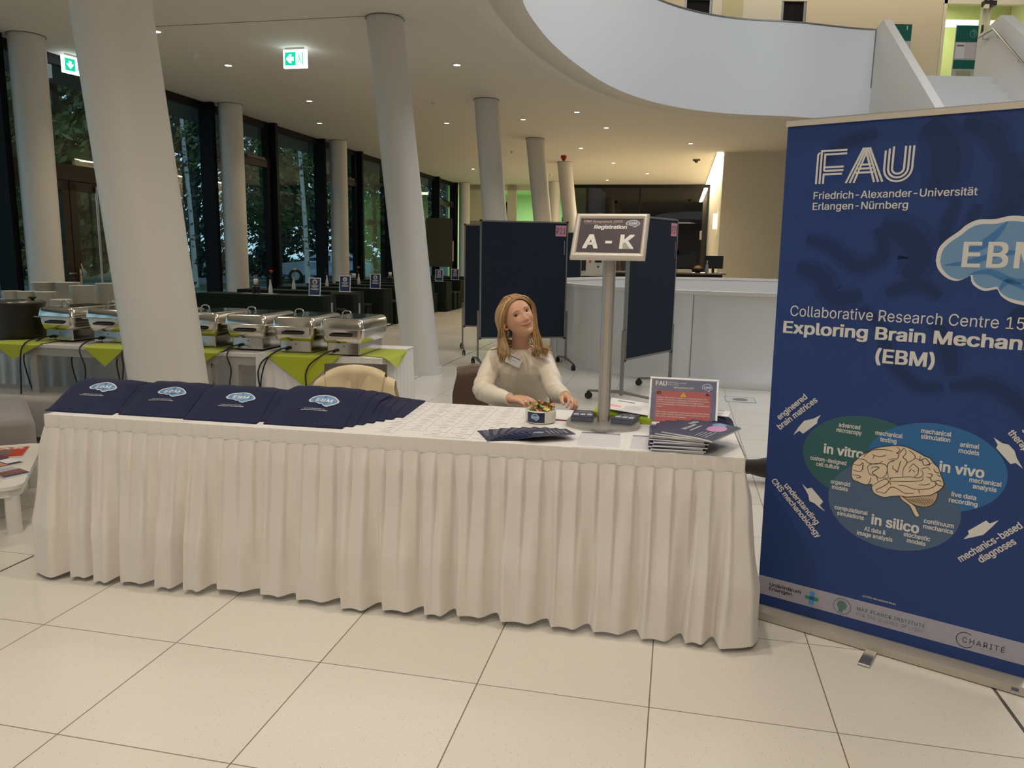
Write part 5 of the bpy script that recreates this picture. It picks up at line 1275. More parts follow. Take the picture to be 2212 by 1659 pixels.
for t_, cx_, cz_, w in (('advanced', .298, .864, .078), ('microscopy', .298, .843, .092), ('mechanical', .439, .853, .094), ('testing', .439, .830, .057), ('mechanical', .594, .884, .098), ('stimulation', .594, .863, .095), ('animal', .703, .853, .060), ('models', .703, .830, .064),
                        ('custom-designed', .231, .715, .137), ('cell culture', .231, .694, .087), ('organoid', .284, .633, .073), ('models', .284, .612, .060), ('computational', .332, .532, .123), ('simulations', .332, .510, .099), ('AI data &', .425, .469, .077), ('image analysis', .425, .447, .128),
                        ('stochastic', .569, .480, .090), ('models', .569, .458, .063), ('continuum', .635, .547, .098), ('mechanics', .635, .525, .098), ('live data', .704, .666, .078), ('recording', .704, .643, .090), ('mechanical', .764, .730, .099), ('analysis', .764, .708, .073)):
    b.text(t_, cx_, cz_ - 0.004, 0.0165, M_bw, PX, 'C', 0.024, 0, 0.0018, width=w)
b.text('in vitro', 0.285, 0.747, 0.036, M_bw, PX, 'C', 0.028, 0, 0.0018, width=0.148)
b.text('in vivo', 0.687, 0.747, 0.037, M_bw, PX, 'C', 0.028, 0, 0.0018, width=0.142)
b.text('in silico', 0.491, 0.497, 0.038, M_bw, PX, 'C', 0.028, 0, 0.0018, width=0.166)
c45 = math.radians(45)
def rot_text(t_, p, q, h): 
    ln = math.hypot(q[0] - p[0], q[1] - p[1]); a = math.atan2(q[1] - p[1], q[0] - p[0])
    b.text(t_, p[0], p[1], h, M_bw, PX, 'L', 0.024, 0, 0.0018, rot=a, width=ln)
rot_text('engineered', (0.0310, 0.8530), (0.1340, 0.9580), 0.023); rot_text('brain matrices', (0.0360, 0.8130), (0.1740, 0.9500), 0.023)
rot_text('understanding', (0.0680, 0.5830), (0.2060, 0.4460), 0.023); rot_text('CNS mechanobiology', (0.0155, 0.5930), (0.2165, 0.3920), 0.023)
rot_text('mechanics-based', (0.7200, 0.4220), (0.8920, 0.5950), 0.024); rot_text('diagnoses', (0.7820, 0.4350), (0.8800, 0.5340), 0.024)
rot_text('therapeutic', (0.8100, 0.9200), (0.9120, 0.8180), 0.023); rot_text('strategies', (0.7990, 0.8900) if False else (0.8500, 0.9350), (0.9440, 0.8410), 0.023)
b.text('crc1540-ebm.research.fau.eu', 0.463, 0.1955, 0.0085, M_bw, PX, 'C', 0.01, 0, 0.0016, width=0.118)
# sponsor band
b.rect(BX0 - 0.001, 0.094, BX1 - 0.002, 0.176, mat('banner_band', srgb(166, 164, 178), 0.5), PX, 0.0009)
M_bk = mat('band_black', (0.03, 0.03, 0.035), 0.5); M_gr = mat('band_green', srgb(84, 120, 118), 0.5); M_gr2 = mat('band_pale', srgb(140, 146, 150), 0.5)
b.text('Uniklinikum', 0.041, 0.139, 0.0145, M_bk, PX, 'L', 0.02, 0, 0.0014, width=0.130); b.text('Erlangen', 0.041, 0.120, 0.0145, M_bk, PX, 'L', 0.02, 0, 0.0014, width=0.096)
b.rect(0.189, 0.1255, 0.242, 0.1405, mat('cross_green', srgb(40, 140, 112), 0.5), PX, 0.0014); b.rect(0.206, 0.105, 0.225, 0.161, mat('cross_blue', srgb(70, 150, 215), 0.5), PX, 0.0017); b.rect(0.206, 0.1255, 0.225, 0.1405, mat('cross_mid', srgb(30, 80, 150), 0.5), PX, 0.0020)
b.ell(0.333, 0.1335, 0.034, 0.034, M_gr, PX, 0.0013); b.ell(0.333, 0.1335, 0.031, 0.031, mat('banner_band', (0, 0, 0)), PX, 0.0016)
b.poly([(x, z, 0.0019) for x, z in ((0.318, 0.150), (0.333, 0.157), (0.346, 0.150), (0.350, 0.140), (0.353, 0.132), (0.347, 0.131), (0.347, 0.121), (0.337, 0.120), (0.337, 0.108), (0.322, 0.108), (0.318, 0.125), (0.312, 0.138))], M_gr, PX)
b.stroke([(0.312, 0.150), (0.335, 0.162), (0.350, 0.152)], 0.004, M_gr2, PX, 0.0022)
b.text('MAX PLANCK INSTITUTE', 0.388, 0.1345, 0.0140, M_gr, PX, 'L', 0.016, 0, 0.0014, width=0.241, space=1.15); b.text('FOR THE SCIENCE OF LIGHT', 0.388, 0.1120, 0.0140, M_gr2, PX, 'L', 0.006, 0, 0.0014, width=0.240, space=1.15)
b.stroke([(0.763 + 0.029 * math.cos(a_ / 24 * 4.7 + 0.95), 0.1300 + 0.029 * math.sin(a_ / 24 * 4.7 + 0.95)) for a_ in range(25)], 0.0026, M_bk, PX, 0.0014)
b.text('CHARITÉ', 0.754, 0.1205, 0.0200, M_bk, PX, 'L', 0.0, 0, 0.0017, width=0.133, space=1.2); b.rect(0.778, 0.112, 0.886, 0.1127, M_gr2, PX, 0.0014)
b.build('banner_panel', ban)
m_ = MB(); m_.box((0.457, 0, 2.014), (0.972, 0.018, 0.020), mat('champagne_rail', (0.70, 0.62, 0.52), 0.35, metal=0.3)); m_.box((0.457, -0.0015, 2.026), (0.972, 0.012, 0.005), M_silver); m_.build('top_rail', ban)
m_ = MB(); m_.prism([(-0.055, 0.004), (-0.050, 0.034), (-0.008, 0.047), (0.012, 0.047), (0.050, 0.034), (0.055, 0.004)], -0.012, 0.985, mat('cassette_alu', (0.62, 0.57, 0.49), 0.32, metal=0.7), Matrix(((0, 0, 1, 0), (1, 0, 0, 0), (0, 1, 0, 0), (0, 0, 0, 1)))); m_.build('base_cassette', ban)
m_ = MB(); m_.box((0.932, -0.0555, 0.021), (0.022, 0.002, 0.010), mat('maker_mark', (0.10, 0.10, 0.2), 0.4), None); m_.build('badge_mark', ban)
for q in (0.463,):
    m_ = MB(); m_.box((q, -0.10, 0.005), (0.042, 0.16, 0.009), M_steel); m_.cyl((q - 0.021, -0.18, 0.005), (q + 0.021, -0.18, 0.005), 0.005, None, 10, M_steel); m_.build('foot', ban, bevel=0.003)
m_ = MB(); m_.cyl((0.47, 0.012, 0.045), (0.47, 0.012, 2.01), 0.009, None, 12, M_steel); m_.build('support_pole', ban)
m_ = MB(); m_.box((0.990, 0, 0.026), (0.012, 0.116, 0.052), M_black); m_.box((-0.016, 0, 0.026), (0.012, 0.116, 0.052), M_black) if False else None; m_.build('end_cap', ban, bevel=0.004)

# ============================================================ POSTER BOARDS
M_felt = mat('navy_felt', (0.020, 0.026, 0.042), 0.95, sheen=0.0, spec=0.2, bump=(300, 0.2)); M_alu = mat('board_alu', (0.28, 0.27, 0.26), 0.4, metal=0.8); M_pink = mat('pink_tag', srgb(214, 140, 160), 0.7)
def board(loc, rz, txt, label, w=1.17, z0=0.385, z1=1.915, tagside=1, tag_c=None):
    t = thing('pin_board', label, 'pin board', loc, rz)
    m_ = MB(); m_.box((0, 0, (z0 + z1) / 2), (w - 0.03, 0.026, z1 - z0 - 0.03), M_felt); m_.build('felt_panel', t)
    m_ = MB()
    for x in (-1, 1): m_.box((x * (w / 2 - 0.008), 0, (z0 + z1) / 2), (0.020, 0.036, z1 - z0), M_alu)
    for z in (z0 + 0.009, z1 - 0.009): m_.box((0, 0, z), (w, 0.036, 0.020), M_alu)
    for x in (-1, 1):
        for z in (z0, z1 - 0.004): m_.box((x * (w / 2 - 0.008), 0, z), (0.030, 0.040, 0.024), M_black)
    m_.build('frame', t)
    for x in (-1, 1):
        xx = x * (w / 2 + 0.018)
        m_ = MB(); m_.box((xx, 0, 0.415), (0.022, 0.034, 0.67), M_alu); m_.build('post', t)
        f = MB(); f.tube([(xx, -0.40, 0.085), (xx, -0.02, 0.115), (xx, 0.02, 0.115), (xx, 0.40, 0.085)], [0.010, 0.019, 0.019, 0.010], 8, M_alu); fo = f.build('foot', t)
        for y in (-0.39, 0.39):
            c = MB()
            for s_ in (-0.014, 0.014): c.cyl((xx + s_ - 0.008, y, 0.034), (xx + s_ + 0.008, y, 0.034), 0.034, None, 16, M_black)
            c.box((xx, y, 0.058), (0.022, 0.035, 0.04), M_black); c.build('caster', fo)
    if txt:
        m_ = MB(); M2 = Matrix.Translation((tagside * (w / 2 - 0.095), -0.0145, z1 - 0.115)) @ PX
        m_.rect(-0.072, -0.070, 0.072, 0.070, M_pink, M2, 0.0)
        m_.text(txt, 0, -0.038, 0.078, M_ink, M2, 'C', 0.02, 0, 0.001, width=0.125); m_.build('number_tag', t)
        m_ = MB()
        for k in range(9): m_.rect(tagside * (w / 2 - 0.042) - 0.005, z1 - 0.26 - 0.020 * k, tagside * (w / 2 - 0.042) + 0.004, z1 - 0.248 - 0.020 * k, M_ink2, PX, 0.0150)
        m_.build('edge_lettering', t)
    return t
board((0.128, 10.20, 0), 0.21, 'P21', 'navy pin board P21 standing behind the woman')
board((1.46, 8.20, 0), math.atan2(0.87, 0.66), 'P19', 'navy pin board P19 angled behind the registration sign', w=1.08, z0=0.44, z1=1.90)
board((-0.17, 11.75, 0), 0.12, '', 'navy pin board half hidden behind board P21 on its left')
board((0.715, 15.0, 0), 0.03, 'P20', 'far navy pin board glimpsed between P21 and the registration sign')
t = thing('olive_board', 'olive brown display board far back beside the dark tables', 'display board', G(-6.45, 20.6, 0), 0.05)
m_ = MB(); m_.box((-0.05, 0, 1.75), (0.72, 0.03, 1.32), mat('olive_felt', (0.085, 0.078, 0.055), 0.9)); m_.build('panel', t)
m_ = MB(); m_.box((0.33, -0.02, 1.52), (0.03, 0.03, 0.55), M_white); m_.build('edge_strip', t)
for x in (-0.38, 0.28):
    m_ = MB(); m_.box((x, 0.01, 0.55), (0.03, 0.03, 1.1), M_grey); m_.box((x, 0.01, 0.012), (0.04, 0.5, 0.024), M_grey); m_.build('leg', t)
# ============================================================ BUFFET
BO = Vector((-0.936, 5.392, 0))
def B(s, d, z=0.75): return BO + TE1 * s + TE2 * d + Vector((0, 0, z))
M_apron = mat('table_grey', (0.42, 0.40, 0.37), 0.5); M_tabwhite = mat('table_white', (0.74, 0.71, 0.66), 0.45)
M_skirt = mat('white_skirt', (0.76, 0.74, 0.72), 0.75)
for k, (s0, s1, lab) in enumerate(((-1.22, -0.02, 'white buffet table carrying the four right chafing dishes'), (-3.9, -1.24, 'white buffet table with bare grey apron behind the tote bags'))):
    t = thing('buffet_table', lab, 'table', B((s0 + s1) / 2, 0.36, 0), TROT)
    L_ = s1 - s0
    m_ = MB(); m_.box((0, 0, 0.734), (L_, 0.74, 0.028), M_tabwhite); m_.build('tabletop', t, bevel=0.004)
    m_ = MB()
    for y in (-0.34, 0.34): m_.box((0, y, 0.690), (L_ - 0.06, 0.03, 0.062), M_apron)
    m_.build('apron', t)
    xs = (-L_ / 2 + 0.08, L_ / 2 - 0.08) if k == 0 else (-L_ / 2 + 0.15, -0.28 + 0.0, L_ / 2 - 0.15 + 0.03)
    for x in xs:
        for y in (-0.33, 0.33): m_ = MB(); m_.box((x, y, 0.33), (0.062, 0.05, 0.66), M_apron); m_.build('leg', t)
def pleat_panel(pts, z0, z1, m, per, amp, seed):
    rnd = random.Random(seed); P = [Vector((p[0], p[1], 0)) for p in pts]; vs = []; n = 0; rows = 8; cols = []
    for i in range(len(P) - 1):
        d = P[i + 1] - P[i]; L_ = d.length; d.normalize(); nn = Vector((d.y, -d.x, 0)); k = int(L_ / 0.012)
        for j in range(k + (i == len(P) - 2)): cols.append((P[i] + d * (j * 0.012), nn, j * 0.012 + i * 3.3))
    m_ = MB(); n = len(cols)
    for r in range(rows):
        q = r / (rows - 1)
        for p, nn, a in cols:
            o = amp * (0.25 + 0.75 * q) * (0.5 + 0.5 * math.sin(2 * PI * a / per + 0.8 * math.sin(a * 5) + seed)) + 0.012 * q
            v = p + nn * o; vs.append((v.x, v.y, lerp(z1, z0, q)))
    m_.add(vs, [(r * n + i, r * n + i + 1, (r + 1) * n + i + 1, (r + 1) * n + i) for r in range(rows - 1) for i in range(n - 1)], m, None, True)
    return m_
b0 = B(0, 0, 0)
o = pleat_panel([(-0.95, -0.012), (0.0, -0.012), (0.0, 0.74)], 0.02, 0.752, M_skirt, 0.085, 0.028, 2).build('buffet_skirt', M=frame(b0, TROT)); tag(o, 'white pleated skirt around the right end of the buffet table', 'table skirt')
o = pleat_panel([(-3.9, 0.66), (-1.0, 0.66)], 0.02, 0.70, M_skirt, 0.12, 0.035, 5).build('buffet_skirt', M=frame(b0, TROT)); tag(o, 'white pleated skirt along the far side of the buffet table', 'table skirt')
m_ = MB(); m_.box((-0.47, 0.365, 0.7498), (0.96, 0.76, 0.004), M_skirt); tag(m_.build('buffet_cloth', M=frame(b0, TROT)), 'white cloth lying on the right end of the buffet table', 'tablecloth')
# lime napkins hanging over the edge as triangles
M_limen = mat('lime_cloth', srgb(176, 186, 40), 0.8, sheen=0.2)
def napkin(x0, x1, xt, zt, d_top, label, side=False):
    m_ = MB(); z = 0.7540; th = 0.003
    if side:
        pts = [(x0, 0.10), (x1, 0.02), (x1, 0.50), (x0, 0.50)]
        m_.prism(pts, z, z + th, M_limen)
        m_.add([(x1, 0.02, z + th), (x1, 0.50, z + th), (x1 + 0.02, 0.48, z - 0.02), (x1 + 0.03, 0.04, z - 0.02), (x1 + 0.055, 0.16, zt), (x1 + 0.03, 0.44, zt + 0.10)], [(0, 1, 2, 3), (3, 2, 5, 4)], M_limen)
    else:
        m_.prism([(x0, -0.016), (x1, -0.016), (x1 - 0.05, d_top), (x0 + 0.05, d_top)], z, z + th, M_limen)
        g = [(x0, -0.016, z + th), (x1, -0.016, z + th), (x1 - 0.01, -0.045, z - 0.012), (x0 + 0.01, -0.045, z - 0.012), (xt, -0.052, zt)]
        m_.add(g, [(0, 3, 2, 1), (3, 4, 2)], M_limen)
    o = m_.build('lime_napkin', M=frame(b0, TROT)); tag(o, label, 'napkin', 'lime napkins under the chafing dishes'); return o
napkin(-3.16, -2.74, -2.975, 0.625, 0.5, 'lime napkin corner hanging below the black soup kettle')
napkin(-2.36, -2.00, -2.174, 0.605, 0.6, 'lime napkin corner hanging left of the thick column')
napkin(-1.56, -1.23, -1.414, 0.625, 0.6, 'lime napkin corner hanging right of the thick column')
napkin(-0.86, -0.30, -0.547, 0.525, 0.5, 'largest lime napkin corner hanging behind the cream coat')
napkin(-0.20, 0.015, 0.05, 0.66, 0.5, 'lime napkin draped over the right end of the buffet', side=True)
# chafing dishes
M_chrome = mat('polished_steel', (0.66, 0.63, 0.58), 0.16, metal=1.0); M_lidglass = mat('lid_window', (0.05, 0.07, 0.06), 0.08, spec=0.8)
def rr_loft(mb, levels, m, cap0=True, cap1=True, n=5):
    rows = [[(x, y + cy, z) for x, y in rrect(w, h, r, n)] for (w, h, r, z, cy) in levels]
    k = len(rows[0]); vs = [p for r in rows for p in r]
    mb.add(vs, [(j * k + i, j * k + (i + 1) % k, (j + 1) * k + (i + 1) % k, (j + 1) * k + i) for j in range(len(rows) - 1) for i in range(k)], m, None, True)
    if cap0: mb.add(rows[0], [tuple(range(k - 1, -1, -1))], m)
    if cap1: mb.add(rows[-1], [tuple(range(k))], m)
CH = thing('chafing_dish', '', 'chafing dish', (0, 0, 0), 0, 'chafing dishes on the buffet')
m_ = MB(); rr_loft(m_, [(0.25, 0.46, 0.012, 0.006, 0.25), (0.25, 0.46, 0.012, 0.088, 0.25)], M_chrome); rr_loft(m_, [(0.235, 0.445, 0.012, 0.0, 0.25), (0.235, 0.445, 0.012, 0.007, 0.25)], M_black)
m_.cyl((0.005, 0.020, 0.065), (0.005, 0.017, 0.065), 0.004, None, 8, M_black); m_.build('heater_base', CH)
m_ = MB(); rr_loft(m_, [(0.275, 0.475, 0.03, 0.088, 0.25), (0.300, 0.50, 0.035, 0.102, 0.25), (0.318, 0.52, 0.04, 0.14, 0.25), (0.325, 0.527, 0.04, 0.186, 0.25)], M_chrome); m_.build('water_pan', CH)
m_ = MB(); rr_loft(m_, [(0.325, 0.527, 0.04, 0.184, 0.25), (0.372, 0.574, 0.02, 0.187, 0.25), (0.372, 0.574, 0.02, 0.193, 0.25), (0.330, 0.532, 0.04, 0.196, 0.25)], M_chrome); m_.build('rim', CH)
m_ = MB(); rr_loft(m_, [(0.335, 0.535, 0.03, 0.196, 0.25), (0.330, 0.530, 0.03, 0.215, 0.25), (0.312, 0.512, 0.03, 0.250, 0.25), (0.290, 0.49, 0.03, 0.262, 0.25), (0.255, 0.455, 0.03, 0.266, 0.25)], M_chrome); rr_loft(m_, [(0.225, 0.425, 0.02, 0.2662, 0.25), (0.225, 0.425, 0.02, 0.2675, 0.25)], M_lidglass)
lid = m_.build('lid', CH)
m_ = MB(); m_.tube(smooth_path([(-0.032, 0.10, 0.266), (-0.032, 0.10, 0.295), (-0.018, 0.10, 0.312), (0.018, 0.10, 0.312), (0.032, 0.10, 0.295), (0.032, 0.10, 0.266)], 4), 0.0055, 8, M_chrome); m_.cyl((-0.032, 0.10, 0.265), (-0.032, 0.10, 0.275), 0.012, None, 12, M_chrome); m_.cyl((0.032, 0.10, 0.265), (0.032, 0.10, 0.275), 0.012, None, 12, M_chrome); m_.build('lid_handle', lid)
m_ = MB(); m_.tube(smooth_path([(-0.075, -0.012, 0.150), (-0.070, -0.030, 0.150), (0.0, -0.036, 0.150), (0.070, -0.030, 0.150), (0.075, -0.012, 0.150)], 4), 0.0095, 10, M_black); m_.build('front_handle', CH)
cspots = [(-0.296, 0.02, 'chafing dish at the right end of the buffet', -0.52, 0.60, 6), (-0.68, 0.05, 'second chafing dish from the right end of the buffet', -0.87, 0.52, 5), (-1.094, 0.11, 'third chafing dish from the right end of the buffet', -1.12, 0.53, 4),
          (-1.50, 0.14, 'chafing dish just right of the thick slanted column', -1.55, 0.5, 3), (-1.915, 0.15, 'chafing dish mostly hidden behind the thick slanted column', -2.0, 0.5, 0), (-2.325, 0.17, 'chafing dish just left of the thick slanted column', -2.33, 0.45, 2), (-2.742, 0.15, 'chafing dish next to the black soup kettle', -2.90, 0.22, 1)]
for i, (s, d, lab, cs, cz, k) in enumerate(cspots):
    if i == 0: r = CH; r.location = B(s, d, 0.757); r.rotation_euler = (0, 0, TROT); r['label'] = lab
    else: r = dup(CH, B(s, d, 0.757), TROT + 0.015 * (i % 3 - 1), lab)
    r.scale = (1, 1, 1)
    m_ = MB(); M_cord = mat('black_cord', (0.010, 0.010, 0.010), 0.5)
    dx = cs - s
    m_.cyl((-0.055, 0.018, 0.035), (-0.055, -0.012, 0.032), 0.012, None, 10, M_cord)
    m_.tube(smooth_path([(-0.055, -0.01, 0.033), (-0.085, -0.04, 0.03), (dx * 0.5 - 0.05, -d - 0.06, -0.02), (dx, -d - 0.075, (cz - 0.757) * 0.55), (dx - 0.02, -d - 0.065, cz - 0.757 - 0.05), (dx + 0.03, -d - 0.02, -0.55), (dx + 0.02, -d + 0.05, -0.752)], 6), 0.0055, 8, M_cord)
    m_.build('power_cord', r)
# soup kettles
M_kettle = mat('kettle_black', (0.020, 0.018, 0.016), 0.5)
K = thing('soup_kettle', 'black round soup kettle at the left of the chafing dishes', 'soup kettle', B(-3.17, 0.26, 0.7575), TROT, 'soup kettles')
m_ = MB(); m_.lathe([(0.165, 0.0), (0.175, 0.01), (0.180, 0.03), (0.183, 0.27), (0.188, 0.275), (0.188, 0.29), (0.172, 0.292)], 40, M_kettle); m_.build('kettle_body', K)
m_ = MB(); m_.lathe([(0.176, 0.291), (0.17, 0.300), (0.10, 0.304), (0.0001, 0.304)], 40, mat('kettle_lid', (0.16, 0.15, 0.14), 0.25, metal=0.6), caps=False); kl = m_.build('lid', K)
m_ = MB(); m_.lathe([(0.012, 0.303), (0.012, 0.315), (0.030, 0.322), (0.030, 0.332), (0.0001, 0.336)], 16, M_black, Matrix.Translation((0.10, 0.03, 0))); m_.build('knob', kl)
dup(K, B(-3.60, 0.28, 0.7575), TROT, 'black soup kettle cut by the left picture edge')
# plate counter with stacks of plates
PT = thing('plate_table', 'white table carrying the tall stacks of plates', 'table', (-5.25, 8.85, 0), -TH)
m_ = MB(); m_.box((-0.3, 0, 0.815), (2.3, 1.15, 0.035), M_tabwhite); m_.build('tabletop', PT)
for x in (-1.38, 0.78):
    for y in (-0.5, 0.5): m_ = MB(); m_.box((x, y, 0.40), (0.06, 0.06, 0.80), M_apron); m_.build('leg', PT)
plate = MB(); M_plate = mat('plate_china', (0.74, 0.71, 0.63), 0.3)
plate.lathe([(0.0001, 0.0), (0.080, 0.0), (0.085, 0.002), (0.133, 0.0135), (0.135, 0.0155), (0.132, 0.0165), (0.088, 0.0065), (0.078, 0.0045), (0.0001, 0.0045)], 28, M_plate, caps=False)
pl = None
rp = random.Random(2)
for x, y, n, r, lab in ((-5.577, 9.15, 25, 1.0, 'tall plate stack behind, at its left'), (-5.315, 9.20, 25, 1.0, 'tall plate stack behind, at its middle'), (-4.875, 8.72, 24, 1.0, 'tall front plate stack'), (-4.80, 9.12, 25, 0.98, 'tall plate stack nearest the thick column'),
                        (-5.573, 8.55, 17, 0.74, 'short plate stack at the far left'), (-5.385, 8.52, 17, 0.74, 'short plate stack second from left'), (-5.165, 8.50, 17, 0.80, 'short plate stack above the kettle knob'), (-4.93, 8.38, 9, 0.82, 'low plate stack behind the first chafing dish')):
    for k in range(n):
        if pl is None: o = pl = plate.build('plate')
        else: o = pl.copy(); COL.objects.link(o)
        o.matrix_world = frame((x + rp.uniform(-0.002, 0.002), y + rp.uniform(-0.002, 0.002), 0.833 + k * 0.0092), rp.uniform(0, 6), 1.0) @ Matrix.Diagonal((r, r, 1, 1))
        if k == n - 1: tag(o, 'white plate on top of the ' + lab, 'plate', 'stacked white plates')
        else: tag(o, 'white plate within the ' + lab, 'plate', 'plates of the ' + lab)
# ============================================================ LOUNGE CORNER
M_taupe = mat('taupe_fabric', (0.28, 0.245, 0.235), 0.85, sheen=0.3, bump=(300, 0.15))
ot = thing('ottoman', 'taupe upholstered ottoman behind the magazine table', 'ottoman', (-3.81, 4.93, 0), 0.61)
def ott(mb, w, d, z0, z1, m, r=0.05):
    rr_loft(mb, [(w - 0.02, d - 0.02, r, z0, 0), (w, d, r, z0 + 0.03, 0), (w, d, r, z1 - 0.04, 0), (w - 0.03, d - 0.03, r, z1 - 0.008, 0), (w - 0.10, d - 0.10, r, z1, 0)], m, n=6)
m_ = MB(); ott(m_, 1.10, 0.90, 0.06, 0.385, M_taupe); m_.build('seat', ot)
for x in (-0.5, 0.5):
    for y in (-0.36, 0.36): m_ = MB(); m_.cyl((x, y, 0), (x, y, 0.07), 0.02, None, 10, M_grey); m_.build('leg', ot)
o2 = thing('ottoman', 'paler ottoman half hidden between ottoman and skirted table', 'ottoman', (-4.05, 6.05, 0), -0.18)
m_ = MB(); ott(m_, 1.3, 0.5, 0.05, 0.36, mat('pale_fabric', (0.42, 0.38, 0.35), 0.85, sheen=0.3)); m_.build('seat', o2)
ct = thing('coffee_table', 'low white coffee table with rounded corners and magazines', 'coffee table', (-3.165, 4.10, 0), 0.45)
# corner towards the viewer
m_ = MB(); m_.prism(rrect(0.90, 1.00, 0.08, 6), 0.246, 0.266, M_tabwhite); m_.build('tabletop', ct, bevel=0.005)
m_ = MB(); m_.prism(rrect(0.87, 0.97, 0.07, 6), 0.205, 0.246, M_tabwhite); m_.build('apron', ct)
for x in (-0.39, 0.39):
    for y in (-0.44, 0.44): m_ = MB(); m_.prism(rrect(0.068, 0.068, 0.02, 4, x, y), 0.0, 0.206, M_tabwhite); m_.build('leg', ct)
def magazine(x, y, z, rz, label, kind, w=0.21, h=0.28):
    m_ = MB(); m_.box((0, 0, 0.003), (w, h, 0.006), M_paper)
    zz = 0.0064
    if kind == 'red':
        m_.rect(-w / 2, -h / 2, w / 2, h / 2, mat('mag_red', srgb(205, 62, 34), 0.35), None, zz)
        m_.text('MAX', -w / 2 + 0.012, h / 2 - 0.055, 0.042, M_wprint, None, 'L', 0.03, 0, zz + 0.0004, width=w - 0.03)
        m_.rect(-0.05, -0.07, 0.06, 0.05, mat('mag_photo', srgb(120, 105, 98), 0.3, var=(30, 0.6)), None, zz + 0.0004)
        m_.text('MAG', -w / 2 + 0.012, -h / 2 + 0.015, 0.03, M_wprint, None, 'L', 0.03, 0, zz + 0.0004, width=0.12)
    elif kind == 'photo':
        m_.rect(-w / 2, -h / 2, w / 2, h / 2, mat('mag_dark', srgb(80, 72, 70), 0.35, var=(16, 0.7)), None, zz)
        m_.rect(-w / 2 + 0.01, -0.12, 0.0, -0.04, mat('mag_face', srgb(196, 150, 128), 0.35, var=(40, 0.4)), None, zz + 0.0004); m_.rect(0.01, -0.09, 0.08, 0.02, M_paper, None, zz + 0.0004); m_.rect(-0.02, 0.04, 0.09, 0.13, mat('mag_plum', srgb(112, 62, 92), 0.35), None, zz + 0.0004); m_.rect(-0.09, 0.02, -0.03, 0.10, mat('mag_orange', srgb(190, 80, 40), 0.35), None, zz + 0.0004)
    else:
        m_.rect(-w / 2, -h / 2, w / 2, h / 2, mat('mag_blue', srgb(176, 192, 206), 0.35), None, zz)
        m_.rect(-0.06, -0.08, 0.07, 0.03, mat('mag_photo2', srgb(140, 92, 84), 0.35, var=(40, 0.7)), None, zz + 0.0004); m_.rect(-w / 2, -h / 2, w / 2, -h / 2 + 0.03, mat('mag_steel', srgb(80, 120, 155), 0.35), None, zz + 0.0004); m_.rect(-0.08, 0.07, 0.06, 0.085, M_ink2, None, zz + 0.0004)
    o = m_.build('magazine'); o.matrix_world = frame((x, y, z), rz); tag(o, label, 'magazine', 'magazines on the coffee table'); return o
magazine(-3.06, 4.46, 0.2672, 0.40, 'red magazine with white capital letters on the coffee table', 'red', 0.26, 0.24)
magazine(-2.95, 4.26, 0.2672, 1.05, 'dark photo magazine on the middle of the coffee table', 'photo', 0.15, 0.26)
magazine(-3.17, 4.16, 0.2672, 1.10, 'dark photo magazine cut by the left picture edge', 'photo', 0.15, 0.22)
magazine(-2.755, 4.06, 0.2672, 1.00, 'pale blue magazine nearest the skirted table', 'blue', 0.13, 0.20)
magazine(-2.80, 3.92, 0.2672, 0.70, 'pale blue magazine at the front edge of the coffee table', 'blue', 0.12, 0.20)
# ============================================================ CHAIRS BEHIND THE TABLE
M_chair = mat('chair_shell', (0.12, 0.10, 0.09), 0.5)
def chair(loc, rz, label):
    t = thing('stacking_chair', label, 'chair', loc, rz)
    m_ = MB(); m_.prism(rrect(0.42, 0.42, 0.06, 5), 0.435, 0.46, M_chair); m_.build('seat', t, bevel=0.008)
    m_ = MB(); m_.grid(lambda a, b: (lerp(-0.20, 0.20, a), -0.215 - 0.03 * b + 0.03 * (2 * a - 1) ** 2, lerp(0.56, 0.79, b)), 10, 6, M_chair); m_.build('backrest', t)
    for x in (-0.19, 0.19):
        m_ = MB(); m_.tube([(x, 0.19, 0), (x, 0.17, 0.43), (x, -0.18, 0.44)], 0.011, 8, M_steel); m_.build('leg', t)
        m_ = MB(); m_.tube([(x, -0.21, 0), (x, -0.19, 0.44), (x, -0.235, 0.78)], 0.011, 8, M_steel); m_.build('leg', t)
    return t
# ============================================================ THE WOMAN AT THE TABLE
def skin_material():
    m = mat('skin', srgb(212, 158, 128), 0.48, sss=0.12)
    nt = m.node_tree; p = nt.nodes['Principled BSDF']
    a = nt.nodes.new('ShaderNodeVertexColor'); a.layer_name = 'tint'
    nt.links.new(a.outputs['Color'], p.inputs['Base Color'])
    return m
M_skin = skin_material()
SKIN = Vector(srgb(226, 174, 142)); LIP = Vector(srgb(190, 108, 104)); BLUSH = Vector(srgb(222, 144, 120)); DEEP = Vector(srgb(120, 62, 48))
HZ = [-0.114, -0.108, -0.095, -0.075, -0.055, -0.035, -0.010, 0.010, 0.035, 0.065, 0.090, 0.105, 0.1125]
HW = [0.004, 0.023, 0.038, 0.0510, 0.0610, 0.0685, 0.0730, 0.0745, 0.0745, 0.0690, 0.0550, 0.0330, 0.002]
HF = [0.070, 0.0830, 0.0895, 0.0915, 0.0925, 0.0935, 0.0945, 0.0955, 0.0925, 0.0810, 0.0600, 0.0340, 0.002]
HB = [-0.040, -0.005, 0.022, 0.046, 0.066, 0.082, 0.094, 0.098, 0.097, 0.086, 0.064, 0.038, 0.002]
